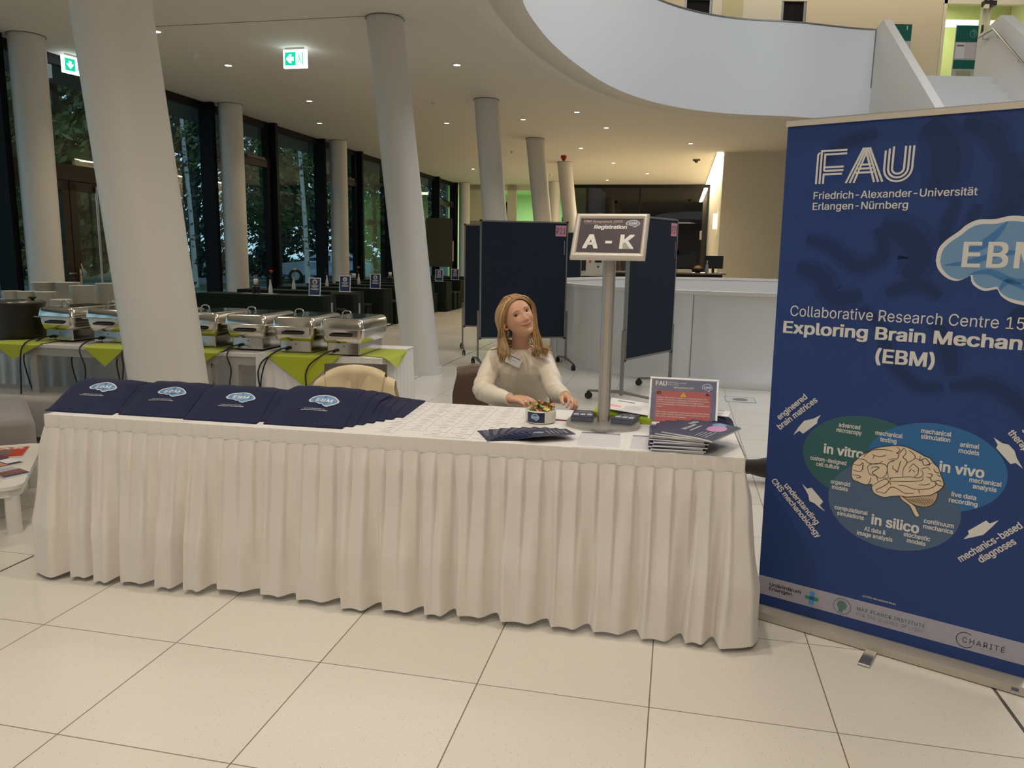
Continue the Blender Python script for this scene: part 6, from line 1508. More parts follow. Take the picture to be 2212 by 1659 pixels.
def _cat(xs, ys, x):
    i = 0
    while i < len(xs) - 2 and x > xs[i + 1]: i += 1
    p0, p1, p2, p3 = ys[max(i - 1, 0)], ys[i], ys[i + 1], ys[min(i + 2, len(ys) - 1)]
    t = (x - xs[i]) / (xs[i + 1] - xs[i])
    return 0.5 * ((2 * p1) + (p2 - p0) * t + (2 * p0 - 5 * p1 + 4 * p2 - p3) * t * t + (3 * p1 - p0 - 3 * p2 + p3) * t ** 3)
def skull(ang, z, grow=0.0):
    """ang 0 = image right, 90 = face front (-y)"""
    w, f, b = _cat(HZ, HW, z) + grow, _cat(HZ, HF, z) + grow, _cat(HZ, HB, z) + grow
    c, s = math.cos(ang), math.sin(ang)
    x = w * math.copysign(abs(c) ** 0.92, c)
    if s >= 0: y = -f * abs(s) ** 0.95
    else: y = b * abs(s) ** 0.95
    return Vector((x, y, z))
def gs(x, z, cx, cz, sx, sz): return math.exp(-((x - cx) / sx) ** 2 - ((z - cz) / sz) ** 2)
def lipline(x): return -0.0680 + 10.5 * x * x
def face_push(x, z):
    o = 0.0
    zn = [0.016, 0.004, -0.006, -0.018, -0.029, -0.0355, -0.0400, -0.0450, -0.0500]; an = [0.0, 0.0045, 0.0075, 0.0120, 0.0180, 0.0205, 0.0175, 0.0075, 0.0]
    if -0.050 < z < 0.016:
        a = _cat(zn[::-1], an[::-1], z); sg = interp([-0.05, -0.036, -0.01, 0.016], [0.0105, 0.0100, 0.0072, 0.0075], z)
        o += a * math.exp(-(x / sg) ** 2)
    for s in (-1, 1):
        o += 0.0075 * gs(x, z, s * 0.0125, -0.0405, 0.0055, 0.0060)
        o -= 0.0085 * gs(x, z, s * 0.0305, 0.000, 0.0165, 0.0098)
        o += 0.0030 * gs(x, z, s * 0.030, 0.0185, 0.020, 0.0065)
        o += 0.0075 * gs(x, z, s * 0.0415, -0.034, 0.0165, 0.0150)
        o += 0.0012 * gs(x, z, s * 0.030, -0.0145, 0.013, 0.0040)
        # smile fold from the nose wing to beside the mouth corner
        for k in range(9):
            t = k / 8; o -= 0.0016 * gs(x, z, s * lerp(0.0195, 0.0385, t), lerp(-0.041, -0.066, t), 0.0030, 0.0040)
        o -= 0.0030 * gs(x, z, s * 0.0335, lipline(0.0325), 0.0045, 0.0040)
    if abs(x) < 0.040:
        e = max(0.0, 1 - (abs(x) / 0.034) ** 2.2); d = z - lipline(x)
        o += 0.0032 * e * math.exp(-((d - 0.0036) / 0.0032) ** 2) * (1 - 0.18 * math.exp(-(x / 0.004) ** 2))
        o += 0.0042 * e * math.exp(-((d + 0.0054) / 0.0040) ** 2)
        o -= 0.0052 * e * math.exp(-(d / 0.0017) ** 2)
    o -= 0.0026 * gs(x, z, 0, -0.0855, 0.016, 0.0060)
    o += 0.0050 * gs(x, z, 0, -0.1000, 0.0150, 0.0105)
    o += 0.0012 * gs(x, z, 0, -0.056, 0.004, 0.006)
    return o
def face_tint(x, y, z):
    c = SKIN.copy()
    if y < -0.03:
        e = max(0.0, 1 - (abs(x) / 0.0335) ** 3); d = z - lipline(x)
        up = 0.0056 * (1 - (abs(x) / 0.035) ** 2); lo = 0.0080 * (1 - (abs(x) / 0.035) ** 2)
        if abs(x) < 0.034:
            k = 1.0 if -lo < d < up else math.exp(-((d - up if d > 0 else d + lo) / 0.0012) ** 2)
            c = c.lerp(LIP, 0.85 * k * min(1, e * 3)); c = c.lerp(DEEP, 0.8 * min(1, e * 4) * math.exp(-(d / 0.0011) ** 2))
        for s in (-1, 1):
            c = c.lerp(BLUSH, 0.45 * gs(x, z, s * 0.044, -0.033, 0.019, 0.016))
            c = c.lerp(DEEP, 0.75 * gs(x, z, s * 0.0062, -0.0465, 0.0030, 0.0020))
            c = c.lerp(Vector(srgb(176, 122, 96)), 0.5 * gs(x, z, s * 0.0305, 0.001, 0.014, 0.0085))
        c = c.lerp(BLUSH, 0.25 * gs(x, z, 0, -0.036, 0.010, 0.009))
    return c
HEAD_O = Vector((0.022, 4.205, 1.166))
RH = Matrix.Rotation(math.radians(-24), 4, 'Y') @ Matrix.Rotation(math.radians(21), 4, 'Z') @ Matrix.Rotation(math.radians(-7), 4, 'X')
MH = Matrix.Translation(HEAD_O) @ RH @ Matrix.Scale(1.05, 4)
PW = thing('person', 'woman with long blonde hair in a cream blouse sitting at the table', 'person', (0.05, 4.45, 0.0), 0)
LP = Matrix.Translation((-0.05, -4.45, 0))
def remesh(mb, voxel, smooth=2):
    tmp = mb.build('body_form')
    r = tmp.modifiers.new('r', 'REMESH'); r.mode = 'VOXEL'; r.voxel_size = voxel
    s_ = tmp.modifiers.new('s', 'SMOOTH'); s_.iterations = smooth; s_.factor = 0.5
    dg = bpy.context.evaluated_depsgraph_get(); ev = tmp.evaluated_get(dg); me = ev.to_mesh()
    vs = [v.co.copy() for v in me.vertices]; ns = [v.normal.copy() for v in me.vertices]; fs = [tuple(p.vertices) for p in me.polygons]
    ev.to_mesh_clear(); d = tmp.data; bpy.data.objects.remove(tmp); bpy.data.meshes.remove(d)
    return vs, ns, fs
# --- neck, trunk, legs, arms and hands as one skin
bf = MB()
def limb(pts, rs, n=14): bf.tube(smooth_path(pts, 4), [r for r in _res(rs, 4)], n); [bf.ball(p, r * 0.99, 12) for p, r in ((pts[0], rs[0]), (pts[-1], rs[-1]))]
def _res(rs, k):
    o = []
    for i in range(len(rs) - 1): o += [lerp(rs[i], rs[i + 1], j / k) for j in range(k)]
    return o + [rs[-1]]
nb = MH @ Vector((0, 0.022, -0.062))
limb([(0.048, 4.335, 0.925), (0.048, 4.322, 0.985), tuple(Vector((0.046, 4.310, 1.02)).lerp(nb, 0.35)), tuple(nb)], [0.070, 0.053, 0.049, 0.050], 18)
def trunk(rows, m=None, n=28, tgt=None, folds=None):
    vs = []
    for z, cx, cy, w, f, b in rows:
        for k in range(n):
            a = 2 * PI * k / n; c, s = math.cos(a), math.sin(a)
            vs.append((cx + w * math.copysign(abs(c) ** 0.85, c), cy + (-f if s > 0 else b) * abs(s) ** 0.85, z))
    N = len(rows); fs = [(j * n + k, j * n + (k + 1) % n, (j + 1) * n + (k + 1) % n, (j + 1) * n + k) for j in range(N - 1) for k in range(n)]
    fs += [tuple(range(n - 1, -1, -1)), tuple(range((N - 1) * n, N * n))]
    tgt.add(vs, fs)
trunk([(0.47, 0.05, 4.47, 0.165, 0.11, 0.11), (0.56, 0.05, 4.46, 0.17, 0.11, 0.11), (0.70, 0.05, 4.43, 0.135, 0.095, 0.09), (0.84, 0.048, 4.38, 0.15, 0.11, 0.09), (0.92, 0.045, 4.355, 0.155, 0.085, 0.08), (0.955, 0.05, 4.34, 0.11, 0.06, 0.06), (0.975, 0.058, 4.335, 0.07, 0.05, 0.05)], tgt=bf)
for sx in (-1, 1):
    hx = 0.05 + sx * 0.085
    limb([(hx, 4.44, 0.52), (hx + sx * 0.02, 4.10, 0.53), (hx + sx * 0.03, 4.02, 0.46), (hx + sx * 0.03, 4.06, 0.10)], [0.085, 0.065, 0.058, 0.036], 14)
    limb([(hx + sx * 0.03, 4.07, 0.07), (hx + sx * 0.035, 3.98, 0.045), (hx + sx * 0.04, 3.90, 0.032)], [0.036, 0.034, 0.024], 10)
limb([(-0.105, 4.345, 0.925), (-0.150, 4.16, 0.765), (-0.025, 3.91, 0.765), (-0.006, 3.880, 0.765)], [0.045, 0.036, 0.026, 0.024], 12)
limb([(0.180, 4.345, 0.935), (0.238, 4.17, 0.765), (0.272, 3.925, 0.780), (0.276, 3.885, 0.780)], [0.045, 0.036, 0.026, 0.024], 12)
FT = []
def hand(W, D, N, side, curls, spread, thumb, lens=(0.068, 0.075, 0.070, 0.055)):
    """W wrist, D towards the knuckles, N out of the back of the hand, side +1 = thumb on the +S side"""
    D = D.normalized(); N = (N - D * N.dot(D)).normalized(); S = D.cross(N).normalized() * side
    k0 = []
    for i in range(4):
        a = (1.5 - i) * 0.0195
        base = W + D * 0.012 + S * a * 0.55; kn = W + D * (0.088 - 0.006 * abs(i - 1.0)) + S * a + N * (0.004 - 0.002 * abs(i - 1.3))
        bf.tube([base, base.lerp(kn, 0.5) + N * 0.002, kn], [0.0165, 0.0145, 0.0105], 10); bf.ball(kn, 0.0108, 10)
        d = (D + S * spread[i]).normalized(); p = kn; L = lens[i]; out = [p]; n_ = N.copy()
        for ph, (fr, cu) in enumerate(zip((0.46, 0.30, 0.24), curls[i])):
            ax = d.cross(n_).normalized(); q = Matrix.Rotation(-cu, 3, ax); d = (q @ d).normalized(); n_ = (q @ n_).normalized()
            p = p + d * L * fr; out.append(p)
        bf.tube(out, [0.0098, 0.0086, 0.0077, 0.0062], 10)
        for pp, r in zip(out, (0.0098, 0.0088, 0.0079, 0.0063)): bf.ball(pp, r, 10)
        FT.append((out, n_))
    p = W + D * 0.020 + S * 0.020 - N * 0.006; out = [p]
    for q in thumb: p = p + (D * q[0] + S * q[1] + N * q[2]); out.append(p)
    bf.tube(out, [0.0155, 0.0118, 0.0098, 0.0072], 10)
    for pp, r in zip(out, (0.0150, 0.0118, 0.0098, 0.0073)): bf.ball(pp, r, 10)
    FT.append((out, N))
# her right hand (picture left): back up, fingers reaching towards the bowl
hand(Vector((-0.004, 3.876, 0.766)), Vector((0.80, -0.55, 0.05)), Vector((0.10, -0.25, 0.95)), -1, [(0.30, 0.45, 0.30), (0.35, 0.55, 0.35), (0.45, 0.70, 0.45), (0.55, 0.80, 0.5)], (0.10, 0.02, -0.04, -0.10), [(0.030, 0.014, -0.010), (0.026, 0.004, -0.006), (0.020, -0.002, -0.004)])
# her left hand (picture right): holding the edge of the white paper
hand(Vector((0.277, 3.880, 0.781)), Vector((0.36, -0.92, -0.05)), Vector((0.50, 0.02, 0.80)), 1, [(0.40, 0.55, 0.35), (0.45, 0.65, 0.40), (0.55, 0.75, 0.45), (0.65, 0.85, 0.5)], (0.10, 0.03, -0.03, -0.10), [(0.026, 0.018, -0.014), (0.028, 0.006, -0.012), (0.022, -0.002, -0.006)])
bv, bn, bfs = remesh(bf, 0.0030, 3)
# --- head rings
hv, hf = [], []; nz, na = 96, 132
for j in range(nz):
    q = j / (nz - 1); z = lerp(HZ[0] + 0.0008, HZ[-1] - 0.0002, q)
    for k in range(na):
        a = 2 * PI * k / na; p = skull(a, z)
        if p.y < -0.01:
            wgt = min(1.0, (-p.y - 0.01) / 0.03); o = face_push(p.x, z) * wgt
            nrm = Vector((p.x * 0.55, p.y, 0)).normalized(); p = p + nrm * o
        hv.append(p)
hf = [(j * na + k, j * na + (k + 1) % na, (j + 1) * na + (k + 1) % na, (j + 1) * na + k) for j in range(nz - 1) for k in range(na)]
hf += [tuple(range(na - 1, -1, -1)), tuple(range((nz - 1) * na, nz * na))]
body = MB(); body.add(bv, bfs, M_skin, LP, True); nb_ = len(body.v); body.add(hv, hf, M_skin, LP @ MH, True); nh_ = len(body.v)
# eyelids and ears belong to the same skin
EY = Vector((0.0308, -0.0715, 0.0000)); ER = 0.0122
for s in (-1, 1):
    c = Vector((s * EY.x, EY.y, EY.z))
    def lid(lo, hi, r): 
        vs = []; n1, n2 = 9, 15
        for i in range(n1):
            e = lerp(lo, hi, i / (n1 - 1))
            for k in range(n2):
                a = lerp(-1.25, 1.25, k / (n2 - 1)); ee = e * (1 - 0.55 * (abs(a) / 1.25) ** 2.2) if i == 0 else e
                vs.append(c + Vector((math.sin(a) * math.cos(ee), -math.cos(a) * math.cos(ee), math.sin(ee))) * r)
        body.add(vs, [(i * n2 + k, i * n2 + k + 1, (i + 1) * n2 + k + 1, (i + 1) * n2 + k) for i in range(n1 - 1) for k in range(n2 - 1)], M_skin, LP @ MH, True)
    lid(0.40, 1.25, ER + 0.0012); lid(-0.30, -1.25, ER + 0.0010)
    ec = Vector((s * 0.0745, 0.012, -0.012))
    e_ = MB()
    rim = [ec + Vector((s * (0.004 + 0.010 * math.sin(t * PI) ** 0.7), 0.012 * math.cos(t * 2 * PI) * 1.1 + 0.006, 0.030 * math.cos(t * PI * 1.0) * 1.0)) for t in (0, 0.15, 0.3, 0.45, 0.6, 0.75, 0.9, 1.0)]
    outl = [(0.000, -0.006, -0.030), (0.006, 0.002, -0.028), (0.011, 0.010, -0.016), (0.015, 0.017, 0.002), (0.015, 0.018, 0.018), (0.011, 0.010, 0.028), (0.006, -0.002, 0.030), (0.002, -0.010, 0.022)]
    body.tube(smooth_path([ec + Vector((s * x, y, z)) for x, y, z in outl], 4), [0.0045] * 29, 8, M_skin, LP @ MH)
    body.ball(LP @ MH @ (ec + Vector((s * 0.003, 0.004, 0.0))), 0.018, 12, M_skin, None, 0.55, 0.75, 1.35); body.ball(LP @ MH @ (ec + Vector((s * 0.002, -0.003, -0.027))), 0.0075, 10, M_skin)
bo = body.build('body', PW)
ca = bo.data.color_attributes.new('tint', 'FLOAT_COLOR', 'POINT')
for i in range(len(bo.data.vertices)):
    if nb_ <= i < nh_: p = hv[i - nb_]; c = face_tint(p.x, p.y, p.z)
    else: c = SKIN * (0.96 if i < nb_ else 0.97)
    ca.data[i].color = (c.x, c.y, c.z, 1)
# --- eyes, brows, lashes
CAMV = Vector((0, 0, HC))
for s in (-1, 1):
    c = Vector((s * EY.x, EY.y, EY.z))
    e = MB(); e.ball(LP @ MH @ c, ER, 20, mat('eye_white', (0.72, 0.68, 0.64), 0.2)); eo = e.build('eye', PW)
    g = (MH.inverted() @ CAMV - c).normalized(); g = (g * 0.8 + Vector((0, -1, 0)) * 0.2).normalized()
    u = g.cross(Vector((0, 0, 1))).normalized(); v = u.cross(g)
    e = MB()
    for rad, lift, m in ((0.0064, 0.0004, mat('iris', (0.075, 0.055, 0.035), 0.2)), (0.0028, 0.0007, mat('pupil', (0.004, 0.004, 0.004), 0.1))):
        vs = [c + g * (ER + lift)] + [c + (g * math.cos(rad / ER) + (u * math.cos(t * PI / 10) + v * math.sin(t * PI / 10)) * math.sin(rad / ER)) * (ER + lift) for t in range(20)]
        e.add(vs, [(0, 1 + k, 1 + (k + 1) % 20) for k in range(20)], m, LP @ MH, True)
    e.build('iris', eo)
    e = MB(); pts = []
    for k in range(13):
        a = lerp(-1.15, 1.15, k / 12); ee = 0.40 * (1 - 0.55 * (abs(a) / 1.25) ** 2.2)
        pts.append(c + Vector((math.sin(a) * math.cos(ee), -math.cos(a) * math.cos(ee), math.sin(ee))) * (ER + 0.0018))
    e.tube(pts, [0.0007] + [0.0016] * 11 + [0.0008], 6, mat('lash', (0.02, 0.014, 0.01), 0.6), LP @ MH); e.build('eyelashes', PW)
    e = MB(); pts = []
    for k in range(11):
        t = k / 10; x = s * lerp(0.0135, 0.0475, t); z = 0.0160 + 0.0065 * math.sin(PI * min(1, t * 0.9 + 0.08)) - 0.004 * t
        a = math.acos(max(-1, min(1, (abs(x) / _cat(HZ, HW, z)) ** (1 / 0.92)))); y = -_cat(HZ, HF, z) * math.sin(a) ** 0.95 - face_push(x, z) + 0.0010
        pts.append(Vector((x, y, z)))
    e.tube(pts, [0.0014, 0.0024, 0.0028, 0.0028, 0.0027, 0.0024, 0.0021, 0.0018, 0.0015, 0.0011, 0.0005], 6, mat('brow', srgb(164, 118, 82), 0.8), LP @ MH, flat=1.0); e.build('eyebrow', PW)
# --- hair: scalp cap and falling locks
M_hair = [mat('hair_a', srgb(206, 172, 122), 0.42, spec=0.4), mat('hair_b', srgb(184, 146, 96), 0.42, spec=0.4), mat('hair_c', srgb(160, 120, 74), 0.45, spec=0.4), mat('hair_d', srgb(222, 194, 150), 0.4, spec=0.4)]
hp = MB(); PARTX = -0.010
cap = []; nc, nr = 72, 30
def hairline(a):
    # lowest z covered by the cap for each direction round the head
    d = math.degrees(a) % 360
    d = d if d <= 270 else d - 360           # -90 back .. 90 front .. 270 back
    dd = abs(d - 90)
    return interp([0, 18, 38, 58, 78, 95, 120, 180], [0.072, 0.068, 0.052, 0.022, -0.002, -0.020, -0.050, -0.075], dd)
for j in range(nr):
    for k in range(nc):
        a = 2 * PI * k / nc; z = lerp(hairline(a), 0.1115, (j / (nr - 1)) ** 0.8)
        p = skull(a, z, 0.006 + 0.004 * math.sin(PI * min(1, j / 10)))
        if p.x < PARTX + 0.03 and p.x > PARTX - 0.03 and p.z > 0.06: p.z -= 0.0035 * math.exp(-((p.x - PARTX) / 0.006) ** 2)
        p.z += 0.006 * max(0, p.z / 0.11); cap.append(p)
hp.add(cap, [(j * nc + k, j * nc + (k + 1) % nc, (j + 1) * nc + (k + 1) % nc, (j + 1) * nc + k) for j in range(nr - 1) for k in range(nc)], M_hair[2], LP @ MH, True)
rh = random.Random(21)
def lock(P, r, m, wave=0.0, ph=0.0):
    sp = smooth_path(P, 5); n = len(sp); out = []
    for i, p in enumerate(sp):
        q = i / (n - 1); k = max(0.0, (q - 0.45) / 0.55)
        out.append(p + Vector((math.sin(q * 9 + ph), 0.6 * math.cos(q * 8 + ph), 0)) * wave * k)
    hp.tube(out, [r * (0.55 + 0.45 * min(1, 6 * i / n)) * (1 - 0.75 * max(0, (i / (n - 1) - 0.7) / 0.3) ** 1.5) for i in range(n)], 7, m, LP, True, True, flat=0.55)
for side in (-1, 1):
    for k in range(420):
        t = (k + rh.random()) / 420.0; lay = rh.random()
        gr = 0.009 + 0.008 * lay
        y0 = lerp(-0.070, 0.075, t)
        zt = interp([-0.075, -0.05, -0.02, 0.03, 0.06, 0.09], [0.080, 0.098, 0.1095, 0.1115, 0.103, 0.085], y0)
        root = Vector((PARTX + side * 0.003, y0, zt + 0.008))
        ys = lerp(-0.050, 0.080, t ** 0.9)                         # at the temple
        z1, z2, z3 = 0.078, 0.030, -0.022
        def at(yv, z, g):
            w = _cat(HZ, HW, z) + g; dep = (_cat(HZ, HF, z) if yv < 0 else _cat(HZ, HB, z)) + g
            x = w * math.sqrt(max(0.02, 1 - min(0.98, (yv / dep) ** 2))); return Vector((side * x, yv, z))
        y1 = lerp(-0.064, 0.078, t); a1 = at(y1, z1, gr)
        vol = (0.026 if side < 0 else 0.012) * lay
        a2 = at(ys + 0.004, z2, gr + 0.003 + vol * 0.6)
        tuck = max(ys + 0.035, 0.026) if side < 0 else max(ys + 0.028, 0.012)
        tuck -= (0.030 if side < 0 else 0.016) * max(0, lay - 0.35)
        a3 = at(min(0.088, tuck), z3, gr + 0.005 + vol)
        W = [MH @ p for p in (root, a1, a2, a3)]
        if t > 0.80 and rh.random() < 0.75:      # back hair behind the neck
            a4 = W[3] + Vector((0.0, 0.03, -0.07)); e = Vector((lerp(-0.06, 0.17, rh.random()), 4.40 + 0.03 * rh.random(), 0.95 + 0.05 * rh.random()))
            P = W + [a4, e]
        elif side < 0:
            j1, j2 = rh.uniform(-1, 1), rh.uniform(-1, 1)
            j1 = lerp(1, -1, lay) * 0.75 + 0.25 * j1
            m1 = Vector((-0.064 + 0.020 * j1, 4.225 + 0.045 * lay, 1.050 + 0.012 * j2)); m2 = Vector((-0.058 + 0.036 * j1, 4.210 + 0.05 * lay, 0.985)); e = Vector((-0.040 + 0.034 * j1 + 0.014 * j2, 4.190 + 0.05 * lay, 0.900 + 0.055 * rh.random()))
            if rh.random() < 0.16: m2 = Vector((-0.085, 4.27, 0.985)); e = Vector((-0.125 + 0.02 * j2, 4.29, 0.965))
            P = W + [m1, m2, e]
        else:
            j1, j2 = rh.uniform(-1, 1), rh.uniform(-1, 1)
            m1 = Vector((0.122 + 0.016 * j1 + 0.008 * (1 - t), 4.235 + 0.045 * lay, 1.065 + 0.012 * j2)); m2 = Vector((0.140 + 0.026 * j1, 4.230 + 0.05 * lay, 1.000)); e = Vector((0.150 + 0.040 * j1 + 0.018 * j2, 4.205 + 0.07 * lay, 0.935 + 0.045 * rh.random()))
            if rh.random() < 0.25: e += Vector((0.03, 0.0, 0.012))
            P = W + [m1, m2, e]
        lock(P, 0.0027 + 0.0017 * rh.random(), M_hair[(0, 1, 1, 2, 3, 0)[rh.randrange(6)]], 0.006 + 0.004 * rh.random(), rh.uniform(0, 1.4))
hp.build('hair', PW)
# --- blouse
M_blouse = mat('cream_satin', srgb(240, 228, 208), 0.38, spec=0.45, sheen=0.3, bump=(500, 0.05))
cl_ = MB()
trunk([(0.47, 0.05, 4.47, 0.185, 0.125, 0.125), (0.56, 0.05, 4.46, 0.190, 0.128, 0.125), (0.68, 0.05, 4.425, 0.172, 0.128, 0.108), (0.76, 0.05, 4.40, 0.172, 0.140, 0.105), (0.84, 0.045, 4.375, 0.165, 0.150, 0.102), (0.89, 0.042, 4.36, 0.166, 0.140, 0.098), (0.93, 0.040, 4.350, 0.160, 0.114, 0.092), (0.953, 0.042, 4.342, 0.128, 0.092, 0.080), (0.966, 0.046, 4.337, 0.098, 0.080, 0.070), (0.973, 0.048, 4.333, 0.078, 0.072, 0.064)], tgt=cl_, n=36)
def sleeve(pts, rs):
    sp = smooth_path(pts, 5); r2 = _res(rs, 5); cl_.tube(sp, r2, 18); cl_.ball(pts[0], rs[0], 14)
sleeve([(-0.092, 4.345, 0.915), (-0.132, 4.26, 0.845), (-0.158, 4.15, 0.765), (-0.115, 4.04, 0.757), (-0.060, 3.950, 0.762), (-0.030, 3.905, 0.765), (-0.018, 3.888, 0.765)], [0.060, 0.056, 0.056, 0.052, 0.043, 0.032, 0.031])
sleeve([(0.172, 4.345, 0.925), (0.208, 4.26, 0.850), (0.238, 4.16, 0.766), (0.258, 4.05, 0.762), (0.270, 3.955, 0.776), (0.274, 3.910, 0.780), (0.276, 3.893, 0.780)], [0.058, 0.054, 0.053, 0.049, 0.041, 0.032, 0.031])
cv, cn, cfs = remesh(cl_, 0.0055, 3)
NK = Vector((0.048, 4.262, 0.965)); out = []
for p, n in zip(cv, cn):
    o = 0.0
    r = p - NK; d = r.length
    if p.y < 4.33 and p.z > 0.72 and abs(p.x - 0.06) < 0.17:
        ph = math.atan2(p.x - NK.x, NK.z + 0.03 - p.z)
        o += 0.0066 * math.sin(ph * 24 + 1.2 * math.sin(ph * 7)) * math.exp(-(d / 0.115) ** 2) * min(1, max(0, (d - 0.01) / 0.03))
        o += 0.0085 * math.exp(-((p.x - 0.068 - 0.1 * (0.95 - p.z)) / 0.010) ** 2) * min(1, max(0, (0.97 - p.z) / 0.06)) * math.exp(-(max(0, 0.95 - p.z) / 0.14) ** 2)
    o += 0.0055 * noise.noise((p.x * 10, p.y * 10, p.z * 7)) + 0.0028 * noise.noise((p.x * 24, p.y * 24, p.z * 18))
    for ex in (Vector((-0.165, 4.13, 0.775)), Vector((0.270, 4.12, 0.778))):
        q = (p - ex); dd = q.length
        if dd < 0.14: o += 0.0055 * math.sin((p.y * 1.0 + p.z * 0.55 + p.x * 0.4 * (1 if ex.x > 0 else -1)) * 95) * math.exp(-(dd / 0.085) ** 2)
    out.append(p + n * o)
cb_ = MB(); cb_.add(out, cfs, M_blouse, LP, True); blo = cb_.build('blouse', PW)
m_ = MB(); m_.lathe([(0.068, 0.0), (0.0765, 0.0), (0.078, 0.005), (0.0755, 0.011), (0.071, 0.010)], 40, M_blouse, LP @ Matrix.Translation((0.048, 4.322, 0.962)) @ Matrix.Rotation(0.33, 4, 'X') @ Matrix.Rotation(-0.05, 4, 'Y'), sx=1.0, sy=0.92, caps=False); m_.build('neckband', blo)
for c, d in ((Vector((-0.010, 3.880, 0.765)), Vector((0.70, -0.68, 0.0))), (Vector((0.2765, 3.886, 0.780)), Vector((0.05, -1, 0.0)))):
    m_ = MB(); d.normalize(); m_.tube([c - d * 0.026, c - d * 0.013, c], [0.0335, 0.0330, 0.0335], 20, M_blouse, LP); m_.build('cuff', blo)
# trousers below the table
m_ = MB()
for sx in (-1, 1):
    hx = 0.05 + sx * 0.085
    m_.tube(smooth_path([(hx, 4.48, 0.53), (hx + sx * 0.02, 4.10, 0.54), (hx + sx * 0.03, 4.00, 0.47), (hx + sx * 0.03, 4.055, 0.12)], 5), _res([0.105, 0.085, 0.075, 0.055], 5), 16, mat('trouser', (0.03, 0.03, 0.04), 0.8), LP)
m_.build('trousers', PW)
for sx in (-1, 1):
    hx = 0.05 + sx * 0.085; m_ = MB(); m_.tube([(hx + sx * 0.03, 4.11, 0.05), (hx + sx * 0.033, 4.02, 0.048), (hx + sx * 0.04, 3.88, 0.034)], [0.042, 0.043, 0.032], 12, M_black, LP); m_.build('shoe', PW)
# badge on the blouse, earring, ring
m_ = MB(); MB_ = Matrix.Translation((0.008, 4.196, 0.922)) @ Matrix.Rotation(math.radians(25), 4, 'Y') @ Matrix.Rotation(math.radians(-24), 4, 'X') @ PX
m_.box((0, 0, 0), (0.088, 0.056, 0.0016), M_paper, LP @ MB_); m_.rect(-0.022, 0.014, 0.034, 0.0195, M_ink, LP @ MB_, 0.001); m_.rect(-0.012, -0.004, 0.016, -0.0005, M_ink2, LP @ MB_, 0.001); m_.build('name_badge', PW)
m_ = MB(); c = MH @ Vector((-0.076, 0.006, -0.050)); m_.tube([c + Vector((0.004 * math.sin(t * PI / 10), 0.010 * math.sin(t * PI / 10), -0.016 + 0.016 * math.cos(t * PI / 10))) for t in range(21)], 0.0012, 6, mat('gold', (0.65, 0.50, 0.26), 0.2, metal=1.0), LP); m_.build('earring', PW)
fo_, fn_ = FT[2]; a, b_ = fo_[0].lerp(fo_[1], 0.55), fo_[0].lerp(fo_[1], 0.72)
m_ = MB(); m_.tube([a, b_], 0.0112, 16, mat('gold', (0, 0, 0)), LP); m_.build('ring', PW)

# --- chairs and coats
chair((0.05, 4.55, 0), PI, 'chair the woman sits on, covered by a brown leather jacket')
chair((-1.00, 4.63, 0), PI, 'empty chair behind the tote bags with a cream coat over it')
M_leather = mat('brown_leather', srgb(96, 76, 64), 0.38, bump=(60, 0.3)); M_coat = mat('cream_coat', srgb(236, 214, 176), 0.8, sheen=0.3, bump=(260, 0.15))
def drape(name, label, cat, c, w, ztop, zlow, m, seed, lean=0.0, fold=0.018, thick=0.035, collar=True, drop=0.05):
    """garment hung over a chair back: front and back sheets joined over the top"""
    r = MB(); n1, n2 = 46, 34
    def P(a, b):
        x = (a - 0.5) * w; side = -1 if b < 0.5 else 1; q = abs(b - 0.5) * 2
        sh = drop * (abs(2 * a - 1) ** 2.2)
        z = lerp(ztop - sh + 0.010 * noise.noise((a * 5, seed, 1)), zlow, q ** 1.2)
        y = side * (thick * min(1, q * 6) ** 0.5 + 0.05 * q) + lean * (ztop - z)
        f = fold * (0.25 + q) * (math.sin(a * 19 + 2.2 * math.sin(a * 6 + seed) + q * 1.5) + 0.5 * noise.noise((a * 9, q * 4, seed)))
        xx = x * (1 + 0.10 * q) + 0.015 * noise.noise((a * 4, q * 3, seed + 3))
        return Vector((xx, y + side * f, z))
    r.grid(P, n1, n2, m)
    t = thing(name, label, cat, c, 0.0); r.build('garment_body', t)
    if collar:
        for s in (-1, 1):
            k = MB(); k.grid(lambda a, b: Vector((s * (lerp(0.006, w * 0.40, a) - 0.03 * b), lerp(0.020, -thick - 0.020, min(1, b * 2.2)) - 0.012 * b - 0.010 * math.sin(a * 5 + b * 3) - lean * 0, ztop + 0.016 * math.sin(PI * min(1, b * 1.4)) - 0.050 * a * a - lerp(0, 0.20, max(0, b - 0.25)) * (1 - 0.3 * a))), 16, 14, m); k.build('lapel', t)
    return t
drape('cream_coat', 'cream coat draped over the chair back behind the tote bags', 'coat', (-1.00, 4.86, 0), 0.50, 0.775, 0.40, M_coat, 3, fold=0.014, drop=0.085, lean=-0.05)
drape('leather_jacket', 'brown leather jacket hung over the chair the woman sits on', 'jacket', (-0.05, 4.78, 0), 0.60, 0.825, 0.40, M_leather, 8, fold=0.016, collar=False, drop=0.03)
